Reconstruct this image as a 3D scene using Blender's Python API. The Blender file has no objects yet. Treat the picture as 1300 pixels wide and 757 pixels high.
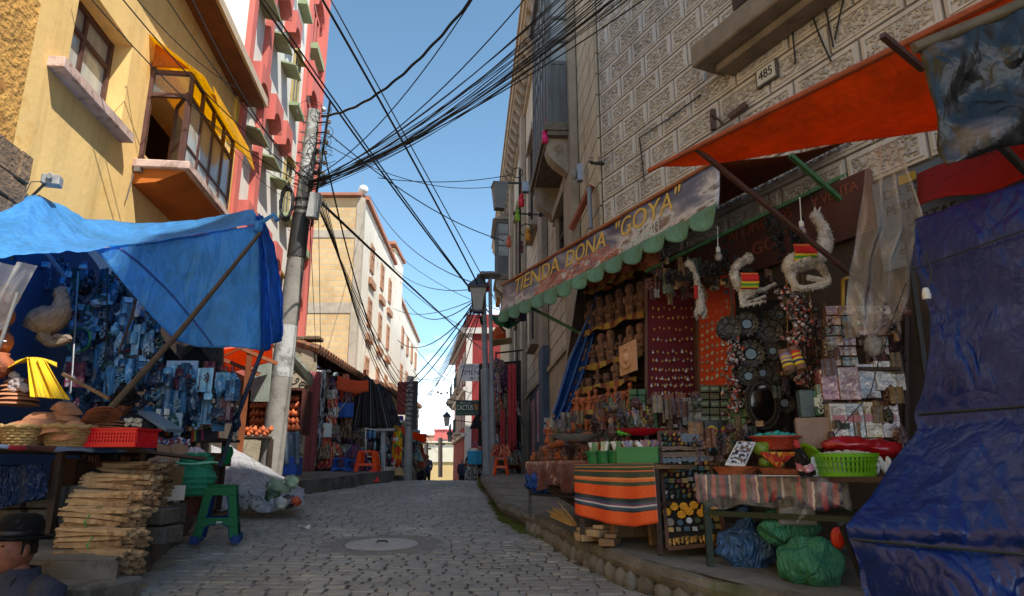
import bpy,math,random
from mathutils import Vector as V,Matrix,noise as mn
R_=math.radians
sc=bpy.context.scene
COL=sc.collection
rnd=random.Random(7)
F_,CX,CY,TH=867.0,650.0,378.5,R_(14.33)
cd=bpy.data.cameras.new('camera');cam=bpy.data.objects.new('camera',cd);COL.objects.link(cam)
cd.sensor_width=36;cd.lens=F_/1300*36;cd.clip_start=.05;cd.clip_end=3000
cam.location=(0,0,0);cam.rotation_euler=(math.pi/2+TH,0,0)
sc.camera=cam
SUN=V((.45,-.45,.90)).normalized()
w=bpy.data.worlds.new('World');sc.world=w;w.use_nodes=True
nt=w.node_tree;nt.nodes.clear()
out=nt.nodes.new('ShaderNodeOutputWorld');bg=nt.nodes.new('ShaderNodeBackground')
sky=nt.nodes.new('ShaderNodeTexSky');sky.sky_type='NISHITA';sky.sun_disc=False
sky.sun_elevation=math.asin(SUN.z);sky.sun_rotation=math.atan2(SUN.x,SUN.y)
sky.altitude=3500;sky.air_density=1.0;sky.dust_density=.6;sky.ozone_density=1.0
tc=nt.nodes.new('ShaderNodeTexCoord');mp=nt.nodes.new('ShaderNodeMapping');mp.inputs['Scale'].default_value=(1,1,3.2)
mp.inputs['Location'].default_value=(.3,.1,.55)
nz=nt.nodes.new('ShaderNodeTexNoise');nz.inputs['Scale'].default_value=2.6;nz.inputs['Detail'].default_value=9;nz.inputs['Roughness'].default_value=.55
sep=nt.nodes.new('ShaderNodeSeparateXYZ')
mr=nt.nodes.new('ShaderNodeMapRange');mr.inputs[1].default_value=.10;mr.inputs[2].default_value=.34;mr.inputs[3].default_value=.36;mr.inputs[4].default_value=-.12
add=nt.nodes.new('ShaderNodeMath');add.operation='ADD'
cr=nt.nodes.new('ShaderNodeMapRange');cr.inputs[1].default_value=.60;cr.inputs[2].default_value=.74
mx=nt.nodes.new('ShaderNodeMix');mx.data_type='RGBA'
mx.inputs[7].default_value=(8.5,9.0,9.6,1)
L=nt.links.new
L(tc.outputs['Generated'],mp.inputs[0]);L(mp.outputs[0],nz.inputs['Vector']);L(tc.outputs['Generated'],sep.inputs[0])
L(sep.outputs[2],mr.inputs[0]);L(nz.outputs[0],add.inputs[0]);L(mr.outputs[0],add.inputs[1]);L(add.outputs[0],cr.inputs[0])
gain=nt.nodes.new('ShaderNodeVectorMath');gain.operation='MULTIPLY';gain.inputs[1].default_value=(1.0,1.16,1.02);L(sky.outputs[0],gain.inputs[0])
L(cr.outputs[0],mx.inputs[0]);L(gain.outputs[0],mx.inputs[6]);L(mx.outputs[2],bg.inputs[0]);L(bg.outputs[0],out.inputs[0])
bg.inputs[1].default_value=.14
sd=bpy.data.lights.new('sun','SUN');so=bpy.data.objects.new('sun',sd);COL.objects.link(so)
sd.energy=3.3;sd.angle=R_(.5);sd.color=(1,.95,.87)
so.rotation_euler=SUN.to_track_quat('Z','Y').to_euler()
vs=sc.view_settings;vs.view_transform='Standard';vs.look='None';vs.exposure=1.05;vs.gamma=1;vs.use_curve_mapping=False
sc.render.engine='CYCLES';sc.cycles.use_denoising=True
sc.cycles.max_bounces=8;sc.cycles.transparent_max_bounces=16;sc.cycles.diffuse_bounces=4
cT,sT=math.cos(TH),math.sin(TH)
def ray(px,py):
 dx=(px-CX)/F_;dy=(CY-py)/F_
 return V((dx,cT-dy*sT,sT+dy*cT))
def at(px,py,Y):
 r=ray(px,py);return r*(Y/r.y)
def onp(px,py,a,b):
 r=ray(px,py);return r*(a/(r.x-b*r.y))
def road_z(Y):
 if Y<14:return-1.05+.058*Y
 if Y<18:
  t=Y-14;return-.238+.058*t-.0145*t*t
 return-.238-.058*(Y-18)
def pav_z(Y):
 if Y<12:return-.85+.058*Y
 if Y<16:
  t=Y-12;return-.154+.058*t-.00725*t*t
 if Y<26:return-.038-.003*(Y-16)
 return-.068-.05*(Y-26)
def hit(px,py,zf):
 r=ray(px,py);lo,hi=.5,200
 Y=1.0;prev=None
 while Y<60:
  p=r*(Y/r.y)
  if p.z<=zf(Y):
   a,b=Y-.1,Y
   for _ in range(20):
    m=(a+b)/2
    if r.z*(m/r.y)<=zf(m):b=m
    else:a=m
   return r*(b/r.y)
  Y+=.1
 return r*(20/r.y)
def ong(px,py):return hit(px,py,road_z)
def onpav(px,py):return hit(px,py,pav_z)
class MB:
 def __init__(s):s.v=[];s.f=[];s.m=[];s.uv=[];s.mi=0
 def face(s,idx,uv=None):s.f.append(tuple(idx));s.m.append(s.mi);s.uv.append(uv)
 def poly(s,pts,uv=None):
  n=len(s.v);s.v+=[V(p)for p in pts];s.face(range(n,n+len(pts)),uv);return s
 def box(s,c,sz,R=None,top=1.0,skew=(0,0)):
  hx,hy,hz=sz[0]/2,sz[1]/2,sz[2]/2;n=len(s.v);c=V(c)
  for z in(-1,1):
   k=top if z>0 else 1
   for x,y in((-1,-1),(1,-1),(1,1),(-1,1)):
    p=V((x*hx*k+(skew[0]if z>0 else 0),y*hy*k+(skew[1]if z>0 else 0),z*hz))
    if R is not None:p=R@p
    s.v.append(c+p)
  for q in((0,3,2,1),(4,5,6,7),(0,1,5,4),(1,2,6,5),(2,3,7,6),(3,0,4,7)):
   s.face([n+i for i in q],[(0,0),(1,0),(1,1),(0,1)])
  return s
 def hexa(s,p):
  n=len(s.v);s.v+=[V(q)for q in p]
  for q in((0,3,2,1),(4,5,6,7),(0,1,5,4),(1,2,6,5),(2,3,7,6),(3,0,4,7)):
   s.face([n+i for i in q],[(0,0),(1,0),(1,1),(0,1)])
  return s
 def bar(s,a,b,w,h=None,up=V((0,0,1))):
  a,b=V(a),V(b);h=h or w;d=(b-a);l=d.length
  if l<1e-6:return s
  d.normalize();x=d.cross(up)
  if x.length<1e-3:x=d.cross(V((0,1,0)))
  x.normalize();y=x.cross(d)
  P=[]
  for o in(a,b):
   for i,j in((-1,-1),(1,-1),(1,1),(-1,1)):P.append(o+x*(i*w/2)+y*(j*h/2))
  return s.hexa(P)
 def tube(s,pts,r,n=8,caps=True):
  pts=[V(p)for p in pts];k=len(pts)
  rr=r if hasattr(r,'__len__')else[r]*k
  base=len(s.v);up=V((0,0,1));px=None
  for i,p in enumerate(pts):
   d=(pts[min(i+1,k-1)]-pts[max(i-1,0)])
   if d.length<1e-9:d=V((0,0,1))
   d.normalize()
   if px is None:
    x=d.cross(up)
    if x.length<.05:x=d.cross(V((0,1,0)))
   else:
    x=px-d*px.dot(d)
    if x.length<1e-4:x=d.cross(up)
   x.normalize();px=x;y=d.cross(x)
   for j in range(n):
    a=2*math.pi*j/n;s.v.append(p+(x*math.cos(a)+y*math.sin(a))*rr[i])
  for i in range(k-1):
   for j in range(n):
    a,b=base+i*n+j,base+i*n+(j+1)%n
    s.face((a,b,b+n,a+n),[(j/n,i/(k-1)),((j+1)/n,i/(k-1)),((j+1)/n,(i+1)/(k-1)),(j/n,(i+1)/(k-1))])
  if caps:
   s.face([base+j for j in reversed(range(n))]);s.face([base+(k-1)*n+j for j in range(n)])
  return s
 def lathe(s,prof,c=(0,0,0),n=16,R=None,ell=(1,1),caps=True):
  base=len(s.v);c=V(c);k=len(prof)
  for r,z in prof:
   for j in range(n):
    a=2*math.pi*j/n;p=V((r*math.cos(a)*ell[0],r*math.sin(a)*ell[1],z))
    if R is not None:p=R@p
    s.v.append(c+p)
  for i in range(k-1):
   for j in range(n):
    a,b=base+i*n+j,base+i*n+(j+1)%n
    s.face((a,b,b+n,a+n),[(j/n,i/(k-1)),((j+1)/n,i/(k-1)),((j+1)/n,(i+1)/(k-1)),(j/n,(i+1)/(k-1))])
  if caps:
   s.face([base+j for j in reversed(range(n))]);s.face([base+(k-1)*n+j for j in range(n)])
  return s
 def ball(s,c,r,n=10,m=7,amp=0,fr=3,R=None,seed=0):
  r3=r if hasattr(r,'__len__')else(r,r,r);base=len(s.v);c=V(c)
  for i in range(m+1):
   t=math.pi*i/m
   for j in range(n):
    a=2*math.pi*j/n;d=V((math.sin(t)*math.cos(a),math.sin(t)*math.sin(a),-math.cos(t)))
    k=1+amp*mn.noise(d*fr+V((seed*7.3,seed*3.1,0)))
    p=V((d.x*r3[0],d.y*r3[1],d.z*r3[2]))*k
    if R is not None:p=R@p
    s.v.append(c+p)
  for i in range(m):
   for j in range(n):
    a,b=base+i*n+j,base+i*n+(j+1)%n
    s.face((a,b,b+n,a+n))
  return s
 def grid(s,fn,nu,nv,th=0):
  """sheet fn(u,v)->point; th gives it real thickness"""
  base=len(s.v)
  P=[[V(fn(i/nu,j/nv))for i in range(nu+1)]for j in range(nv+1)]
  for j in range(nv+1):s.v+=P[j]
  id_=lambda i,j,o=0:base+o+j*(nu+1)+i
  for j in range(nv):
   for i in range(nu):
    s.face((id_(i,j),id_(i+1,j),id_(i+1,j+1),id_(i,j+1)),[(i/nu,j/nv),((i+1)/nu,j/nv),((i+1)/nu,(j+1)/nv),(i/nu,(j+1)/nv)])
  if th:
   o=(nu+1)*(nv+1)
   for j in range(nv+1):
    for i in range(nu+1):
     du=P[j][min(i+1,nu)]-P[j][max(i-1,0)];dv=P[min(j+1,nv)][i]-P[max(j-1,0)][i]
     nn=du.cross(dv)
     if nn.length>1e-9:nn.normalize()
     s.v.append(P[j][i]-nn*th)
   for j in range(nv):
    for i in range(nu):
     s.face((id_(i,j+1,o),id_(i+1,j+1,o),id_(i+1,j,o),id_(i,j,o)),[(i/nu,(j+1)/nv),((i+1)/nu,(j+1)/nv),((i+1)/nu,j/nv),(i/nu,j/nv)])
   for i in range(nu):
    s.face((id_(i,0,o),id_(i+1,0,o),id_(i+1,0),id_(i,0)));s.face((id_(i,nv),id_(i+1,nv),id_(i+1,nv,o),id_(i,nv,o)))
   for j in range(nv):
    s.face((id_(0,j),id_(0,j+1),id_(0,j+1,o),id_(0,j,o)));s.face((id_(nu,j,o),id_(nu,j+1,o),id_(nu,j+1),id_(nu,j)))
  return s
 def prism(s,poly2,fn,d0,d1):
  """polygon (list of 2-D) extruded between d0 and d1; fn(u,v,d)->point"""
  n=len(poly2);b=len(s.v)
  for d in(d0,d1):
   for(u,v)in poly2:s.v.append(V(fn(u,v,d)))
  s.face([b+i for i in reversed(range(n))]);s.face([b+n+i for i in range(n)])
  for i in range(n):s.face((b+i,b+(i+1)%n,b+n+(i+1)%n,b+n+i))
  return s
 def add(s,o,Mx):
  b=len(s.v);s.v+=[Mx@v for v in o.v]
  for f,m,uv in zip(o.f,o.m,o.uv):s.f.append(tuple(b+i for i in f));s.m.append(m);s.uv.append(uv)
  return s
 def build(s,name,mats,parent=None,smooth=False,loc=None,bevel=0,label=None):
  if not hasattr(mats,'__len__'):mats=[mats]
  if parent is not None:o0=WL[parent.name]
  elif loc is not None:o0=V(loc)
  else:
   n=max(1,len(s.v));cx=sum(v.x for v in s.v)/n;cy=sum(v.y for v in s.v)/n;cz=min(v.z for v in s.v)
   o0=V((cx,cy,cz))
  me=bpy.data.meshes.new(name)
  me.from_pydata([v-o0 for v in s.v],[],s.f)
  ul=me.uv_layers.new(name='UVMap');k=0
  for f,uv in zip(s.f,s.uv):
   for q in range(len(f)):
    if uv and q<len(uv):ul.data[k].uv=uv[q]
    k+=1
  for m_ in mats:me.materials.append(m_)
  me.polygons.foreach_set('material_index',s.m)
  me.polygons.foreach_set('use_smooth',[bool(smooth)]*len(s.f))
  me.validate();me.update()
  if smooth and smooth!='all':
   try:me.set_sharp_from_angle(angle=R_(42))
   except Exception:pass
  o=bpy.data.objects.new(name,me);COL.objects.link(o)
  if bevel:
   b=o.modifiers.new('bevel','BEVEL');b.width=bevel;b.segments=1;b.limit_method='ANGLE'
  if parent is not None:o.parent=parent
  else:o.location=o0
  WL[o.name]=o0
  if label:o['label']=label
  return o
WL={}
def tag(o,label,cat,group=None,kind=None):
 if label:o['label']=label
 if cat:o['category']=cat
 if group:o['group']=group
 if kind:o['kind']=kind
 return o
def thing(name,label,cat,loc=(0,0,0),group=None):
 o=bpy.data.objects.new(name,None);COL.objects.link(o);o.location=loc;o.empty_display_size=.1
 WL[o.name]=V(loc);return tag(o,label,cat,group)
def struct(name,mb,m,**k):return tag(mb.build(name,m,loc=(0,0,0),**k),None,None,None,'structure')
def solo(name,mb,m,label,cat,group=None,**k):return tag(mb.build(name,m,**k),label,cat,group)
def dup(root,loc,rot=None,label=None,group=None,scale=None):
 r=root.copy();COL.objects.link(r);r.location=loc
 if rot is not None:r.rotation_euler=rot
 if scale is not None:r.scale=(scale,)*3 if not hasattr(scale,'__len__')else scale
 if label:r['label']=label
 if group:r['group']=group
 for ch in list(root.children):
  c=ch.copy();COL.objects.link(c);c.parent=r
  for g in ch.children:
   d=g.copy();COL.objects.link(d);d.parent=c
 return r
ORD=['first','second','third','fourth','fifth','sixth','seventh','eighth','ninth','tenth','eleventh','twelfth','thirteenth','fourteenth','fifteenth','sixteenth','seventeenth','eighteenth','nineteenth','twentieth']
def text2d(s,size=1.0,ext=.01):
 cu=bpy.data.curves.new('t','FONT');cu.body=s;cu.size=size;cu.extrude=ext;cu.align_x='CENTER';cu.align_y='CENTER';cu.resolution_u=3
 ob=bpy.data.objects.new('t',cu);me=ob.to_mesh()
 vv=[V(v.co)for v in me.vertices];ff=[tuple(p.vertices)for p in me.polygons]
 ob.to_mesh_clear();bpy.data.objects.remove(ob);bpy.data.curves.remove(cu)
 return vv,ff
def add_text(mb,s,size,fn,ext=.01,width=None):
 """fn(x, y, d) -> 3-D point"""
 vv,ff=text2d(s,size,ext)
 if width:
  w0=max(v.x for v in vv)-min(v.x for v in vv);k=width/w0
  for v in vv:v.x*=k
 b=len(mb.v);mb.v+=[V(fn(v.x,v.y,v.z))for v in vv]
 for f in ff:mb.face([b+i for i in f])
class Wall:
 """vertical plane X=a+b*Y; side=+1: normal towards +X, -1: towards -X.  P(Y, z, out)"""
 def __init__(s,a,b,side):
  s.a,s.b=a,b;n=V((1,-b,0)).normalized()*side;s.n=n;s.d=V((b,1,0)).normalized();s.k=math.sqrt(1+b*b)
 def P(s,Y,z,o=0):return V((s.a+s.b*Y,Y,z))+s.n*o
 def px(s,x,y,o=0):
  q=s.P(0,0,o);a2=q.x-s.b*q.y;p=onp(x,y,a2,s.b);base=p-s.n*o
  return base.y,p.z
 def box(s,mb,Y0,Y1,z0,z1,o0,o1):
  if Y0>Y1:Y0,Y1=Y1,Y0
  if z0>z1:z0,z1=z1,z0
  return mb.hexa([s.P(Y0,z0,o0),s.P(Y1,z0,o0),s.P(Y1,z0,o1),s.P(Y0,z0,o1),s.P(Y0,z1,o0),s.P(Y1,z1,o0),s.P(Y1,z1,o1),s.P(Y0,z1,o1)])
 def pbox(s,mb,x0,y0,x1,y1,o0,o1):
  A=s.px(x0,y0,o1);B=s.px(x1,y1,o1);return s.box(mb,A[0],B[0],A[1],B[1],o0,o1)
MC={}
def srgb(h):
 if isinstance(h,str):
  h=h.lstrip('#');c=[int(h[i:i+2],16)/255 for i in(0,2,4)]
  return tuple(x/12.92 if x<=.04045 else((x+.055)/1.055)**2.4 for x in c)
 return tuple(h)
def nodes(name):
 m=bpy.data.materials.new(name);m.use_nodes=True;t=m.node_tree;b=t.nodes['Principled BSDF'];return m,t,b
def N(t,typ,**k):
 n=t.nodes.new(typ)
 for a,v in k.items():
  if a.startswith('i_'):
   n.inputs[a[2:].replace('_',' ')].default_value=v
  else:setattr(n,a,v)
 return n
def M(name,col,rough=.75,var=.25,vs=6,bump=.15,bs=60,metal=0,rv=0,trans=0,alpha=1,spec=None,col2=None,c2s=2.5,c2t=.55,subs=0,sheen=0,stretch=None,streak=0,bd=.01):
 if name in MC:return MC[name]
 m,t,b=nodes(name);lk=t.links.new;col=srgb(col)
 tc=N(t,'ShaderNodeTexCoord');vec=tc.outputs['Object']
 if stretch:
  mpn=N(t,'ShaderNodeMapping');mpn.inputs['Scale'].default_value=stretch;lk(vec,mpn.inputs[0]);vec=mpn.outputs[0]
 nz=N(t,'ShaderNodeTexNoise',i_Scale=vs,i_Detail=6.0,i_Roughness=.65);lk(vec,nz.inputs['Vector'])
 mr=N(t,'ShaderNodeMapRange');mr.inputs[1].default_value=.3;mr.inputs[2].default_value=.7;mr.inputs[3].default_value=1-var;mr.inputs[4].default_value=1+var*.7
 lk(nz.outputs[0],mr.inputs[0])
 base=N(t,'ShaderNodeRGB');base.outputs[0].default_value=(*col,1);cur=base.outputs[0]
 if col2 is not None:
  n2=N(t,'ShaderNodeTexNoise',i_Scale=c2s,i_Detail=8.0,i_Roughness=.7);lk(vec,n2.inputs['Vector'])
  r2=N(t,'ShaderNodeMapRange');r2.inputs[1].default_value=c2t-.04;r2.inputs[2].default_value=c2t+.04;lk(n2.outputs[0],r2.inputs[0])
  x2=N(t,'ShaderNodeMix',data_type='RGBA');x2.inputs[7].default_value=(*srgb(col2),1);lk(r2.outputs[0],x2.inputs[0]);lk(cur,x2.inputs[6]);cur=x2.outputs[2]
 mul=N(t,'ShaderNodeVectorMath',operation='SCALE');lk(cur,mul.inputs[0]);lk(mr.outputs[0],mul.inputs['Scale']);cur=mul.outputs[0]
 if streak:
  mps=N(t,'ShaderNodeMapping');mps.inputs['Scale'].default_value=(2.6,2.6,.22);lk(tc.outputs['Object'],mps.inputs[0])
  ns=N(t,'ShaderNodeTexNoise',i_Scale=1.6,i_Detail=7.0,i_Roughness=.7);lk(mps.outputs[0],ns.inputs['Vector'])
  ms_=N(t,'ShaderNodeMapRange');ms_.inputs[1].default_value=.48;ms_.inputs[2].default_value=.72;ms_.inputs[3].default_value=1;ms_.inputs[4].default_value=1-streak;lk(ns.outputs[0],ms_.inputs[0])
  m4=N(t,'ShaderNodeVectorMath',operation='SCALE');lk(cur,m4.inputs[0]);lk(ms_.outputs[0],m4.inputs['Scale']);cur=m4.outputs[0]
 if rv:
  oi=N(t,'ShaderNodeObjectInfo');r3=N(t,'ShaderNodeMapRange');r3.inputs[3].default_value=1-rv;r3.inputs[4].default_value=1+rv;lk(oi.outputs['Random'],r3.inputs[0])
  m3=N(t,'ShaderNodeVectorMath',operation='SCALE');lk(cur,m3.inputs[0]);lk(r3.outputs[0],m3.inputs['Scale']);cur=m3.outputs[0]
 lk(cur,b.inputs['Base Color']);b.inputs['Roughness'].default_value=rough;b.inputs['Metallic'].default_value=metal
 if bump:
  nb=N(t,'ShaderNodeTexNoise',i_Scale=bs,i_Detail=5.0);lk(vec,nb.inputs['Vector'])
  bp=N(t,'ShaderNodeBump');bp.inputs['Strength'].default_value=bump;bp.inputs['Distance'].default_value=bd;lk(nb.outputs[0],bp.inputs['Height']);lk(bp.outputs[0],b.inputs['Normal'])
 if trans:b.inputs['Transmission Weight'].default_value=trans;b.inputs['IOR'].default_value=1.2
 if alpha<1:b.inputs['Alpha'].default_value=alpha
 if spec is not None:b.inputs['Specular IOR Level'].default_value=spec
 if sheen:b.inputs['Sheen Weight'].default_value=sheen
 MC[name]=m;return m
def tarp(name,col,transl=.4,rough=.42,var=.15,scale=2.2,wr=.6,vdist=.03,alpha=1,stretch=(1,1,.45)):
 """woven plastic sheet: wrinkles, gloss and light coming through"""
 if name in MC:return MC[name]
 m,t,b=nodes(name);lk=t.links.new;c=srgb(col)
 tc=N(t,'ShaderNodeTexCoord');mpn=N(t,'ShaderNodeMapping');mpn.inputs['Scale'].default_value=stretch;lk(tc.outputs['Object'],mpn.inputs[0])
 n1=N(t,'ShaderNodeTexNoise',i_Scale=scale,i_Detail=3.0,i_Roughness=.5,i_Distortion=.8);lk(mpn.outputs[0],n1.inputs['Vector'])
 vo=N(t,'ShaderNodeTexVoronoi',feature='DISTANCE_TO_EDGE',i_Scale=scale*2.7);
 n0=N(t,'ShaderNodeTexNoise',i_Scale=scale*1.5,i_Detail=2.0);lk(mpn.outputs[0],n0.inputs['Vector'])
 ad=N(t,'ShaderNodeVectorMath',operation='MULTIPLY_ADD');ad.inputs[1].default_value=(.7,.7,.7);lk(n0.outputs['Color'],ad.inputs[0]);lk(mpn.outputs[0],ad.inputs[2]);lk(ad.outputs[0],vo.inputs['Vector'])
 n2=N(t,'ShaderNodeTexNoise',i_Scale=scale*9,i_Detail=4.0,i_Distortion=1.5);lk(mpn.outputs[0],n2.inputs['Vector'])
 a1=N(t,'ShaderNodeMath',operation='MULTIPLY_ADD');a1.inputs[1].default_value=1.2;lk(vo.outputs[0],a1.inputs[0]);lk(n1.outputs[0],a1.inputs[2])
 a2=N(t,'ShaderNodeMath',operation='MULTIPLY_ADD');a2.inputs[1].default_value=.35;lk(n2.outputs[0],a2.inputs[0]);lk(a1.outputs[0],a2.inputs[2])
 bp=N(t,'ShaderNodeBump');bp.inputs['Strength'].default_value=wr;bp.inputs['Distance'].default_value=vdist;lk(a2.outputs[0],bp.inputs['Height'])
 mr=N(t,'ShaderNodeMapRange');mr.inputs[1].default_value=.3;mr.inputs[2].default_value=.7;mr.inputs[3].default_value=1-var;mr.inputs[4].default_value=1+var;lk(n2.outputs[0],mr.inputs[0])
 rgb=N(t,'ShaderNodeRGB');rgb.outputs[0].default_value=(*c,1)
 nd=N(t,'ShaderNodeTexNoise',i_Scale=1.1,i_Detail=9.0,i_Roughness=.75);lk(tc.outputs['Object'],nd.inputs['Vector'])
 md=N(t,'ShaderNodeMapRange');md.inputs[1].default_value=.35;md.inputs[2].default_value=.68;md.inputs[3].default_value=1.12;md.inputs[4].default_value=.72;lk(nd.outputs[0],md.inputs[0])
 mm=N(t,'ShaderNodeMath',operation='MULTIPLY');lk(mr.outputs[0],mm.inputs[0]);lk(md.outputs[0],mm.inputs[1])
 ml=N(t,'ShaderNodeVectorMath',operation='SCALE');lk(rgb.outputs[0],ml.inputs[0]);lk(mm.outputs[0],ml.inputs['Scale'])
 lk(ml.outputs[0],b.inputs['Base Color']);b.inputs['Roughness'].default_value=rough;lk(bp.outputs[0],b.inputs['Normal'])
 if alpha<1:b.inputs['Alpha'].default_value=alpha
 if transl:
  tr=N(t,'ShaderNodeBsdfTranslucent');lk(ml.outputs[0],tr.inputs[0]);lk(bp.outputs[0],tr.inputs['Normal'])
  ms=N(t,'ShaderNodeMixShader');ms.inputs[0].default_value=transl;lk(b.outputs[0],ms.inputs[1]);lk(tr.outputs[0],ms.inputs[2])
  lk(ms.outputs[0],t.nodes['Material Output'].inputs[0])
 MC[name]=m;return m
def clear_plastic(name,tint='#d8dcdc',alpha=.3,rough=.18,scale=6):
 if name in MC:return MC[name]
 m,t,b=nodes(name);lk=t.links.new
 tc=N(t,'ShaderNodeTexCoord');mpn=N(t,'ShaderNodeMapping');mpn.inputs['Scale'].default_value=(1,1,.3);lk(tc.outputs['Object'],mpn.inputs[0])
 n1=N(t,'ShaderNodeTexNoise',i_Scale=scale,i_Detail=5.0,i_Distortion=1.2);lk(mpn.outputs[0],n1.inputs['Vector'])
 bp=N(t,'ShaderNodeBump');bp.inputs['Strength'].default_value=.9;bp.inputs['Distance'].default_value=.03;lk(n1.outputs[0],bp.inputs['Height'])
 mr=N(t,'ShaderNodeMapRange');mr.inputs[1].default_value=.45;mr.inputs[2].default_value=.75;mr.inputs[3].default_value=alpha*.6;mr.inputs[4].default_value=min(1,alpha*2);lk(n1.outputs[0],mr.inputs[0])
 b.inputs['Base Color'].default_value=(*srgb(tint),1);b.inputs['Roughness'].default_value=rough;lk(bp.outputs[0],b.inputs['Normal']);lk(mr.outputs[0],b.inputs['Alpha'])
 b.inputs['Specular IOR Level'].default_value=.8
 MC[name]=m;return m
def stripes(name,cols,axis='V',rep=1.0,rough=.85,noise=.02,bump=.25,gloss=None,smooth=False):
 """woven bands: cols = [(pos, hex), ...] along UV axis"""
 if name in MC:return MC[name]
 m,t,b=nodes(name);lk=t.links.new
 tc=N(t,'ShaderNodeTexCoord');sp=N(t,'ShaderNodeSeparateXYZ');lk(tc.outputs['UV'],sp.inputs[0])
 src=sp.outputs[0 if axis=='U' else 1]
 nz=N(t,'ShaderNodeTexNoise',i_Scale=5.0,i_Detail=3.0);lk(tc.outputs['UV'],nz.inputs['Vector'])
 m1=N(t,'ShaderNodeMath',operation='MULTIPLY_ADD');m1.inputs[1].default_value=noise;lk(nz.outputs[0],m1.inputs[0]);lk(src,m1.inputs[2])
 m2=N(t,'ShaderNodeMath',operation='MULTIPLY');m2.inputs[1].default_value=rep;lk(m1.outputs[0],m2.inputs[0])
 fr=N(t,'ShaderNodeMath',operation='FRACT');lk(m2.outputs[0],fr.inputs[0])
 rp=N(t,'ShaderNodeValToRGB');rp.color_ramp.interpolation='LINEAR' if smooth else 'CONSTANT';e=rp.color_ramp.elements
 e[0].position=cols[0][0];e[0].color=(*srgb(cols[0][1]),1);e[1].position=cols[1][0];e[1].color=(*srgb(cols[1][1]),1)
 for p,c in cols[2:]:
  q=e.new(p);q.color=(*srgb(c),1)
 lk(fr.outputs[0],rp.inputs[0])
 nv=N(t,'ShaderNodeTexNoise',i_Scale=30.0,i_Detail=4.0);lk(tc.outputs['UV'],nv.inputs['Vector'])
 mr=N(t,'ShaderNodeMapRange');mr.inputs[3].default_value=.7;mr.inputs[4].default_value=1.2;lk(nv.outputs[0],mr.inputs[0])
 ml=N(t,'ShaderNodeVectorMath',operation='SCALE');lk(rp.outputs[0],ml.inputs[0]);lk(mr.outputs[0],ml.inputs['Scale']);lk(ml.outputs[0],b.inputs['Base Color'])
 bp=N(t,'ShaderNodeBump');bp.inputs['Strength'].default_value=bump;bp.inputs['Distance'].default_value=.01;lk(nv.outputs[0],bp.inputs['Height']);lk(bp.outputs[0],b.inputs['Normal'])
 b.inputs['Roughness'].default_value=rough
 if gloss:b.inputs['Coat Weight'].default_value=gloss;b.inputs['Coat Roughness'].default_value=.2
 MC[name]=m;return m
def speckle(name,cols,scale=30,rough=.7,bump=.5,rv=0,ob='Object',stretch=(1,1,1),coat=0):
 """many small patches of the given colours (patterned goods, prints)"""
 if name in MC:return MC[name]
 m,t,b=nodes(name);lk=t.links.new
 tc=N(t,'ShaderNodeTexCoord');mpn=N(t,'ShaderNodeMapping');mpn.inputs['Scale'].default_value=stretch;lk(tc.outputs[ob],mpn.inputs[0])
 vo=N(t,'ShaderNodeTexVoronoi',i_Scale=scale);lk(mpn.outputs[0],vo.inputs['Vector'])
 sp=N(t,'ShaderNodeSeparateColor');lk(vo.outputs['Color'],sp.inputs[0])
 rp=N(t,'ShaderNodeValToRGB');rp.color_ramp.interpolation='CONSTANT';e=rp.color_ramp.elements;n=len(cols)
 e[0].position=0;e[0].color=(*srgb(cols[0]),1);e[1].position=1/n;e[1].color=(*srgb(cols[1]),1)
 for i in range(2,n):
  q=e.new(i/n);q.color=(*srgb(cols[i]),1)
 lk(sp.outputs[0],rp.inputs[0]);lk(rp.outputs[0],b.inputs['Base Color']);b.inputs['Roughness'].default_value=rough
 bp=N(t,'ShaderNodeBump');bp.inputs['Strength'].default_value=bump;bp.inputs['Distance'].default_value=.01;lk(vo.outputs['Distance'],bp.inputs['Height']);lk(bp.outputs[0],b.inputs['Normal'])
 if coat:b.inputs['Coat Weight'].default_value=coat
 MC[name]=m;return m
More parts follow.
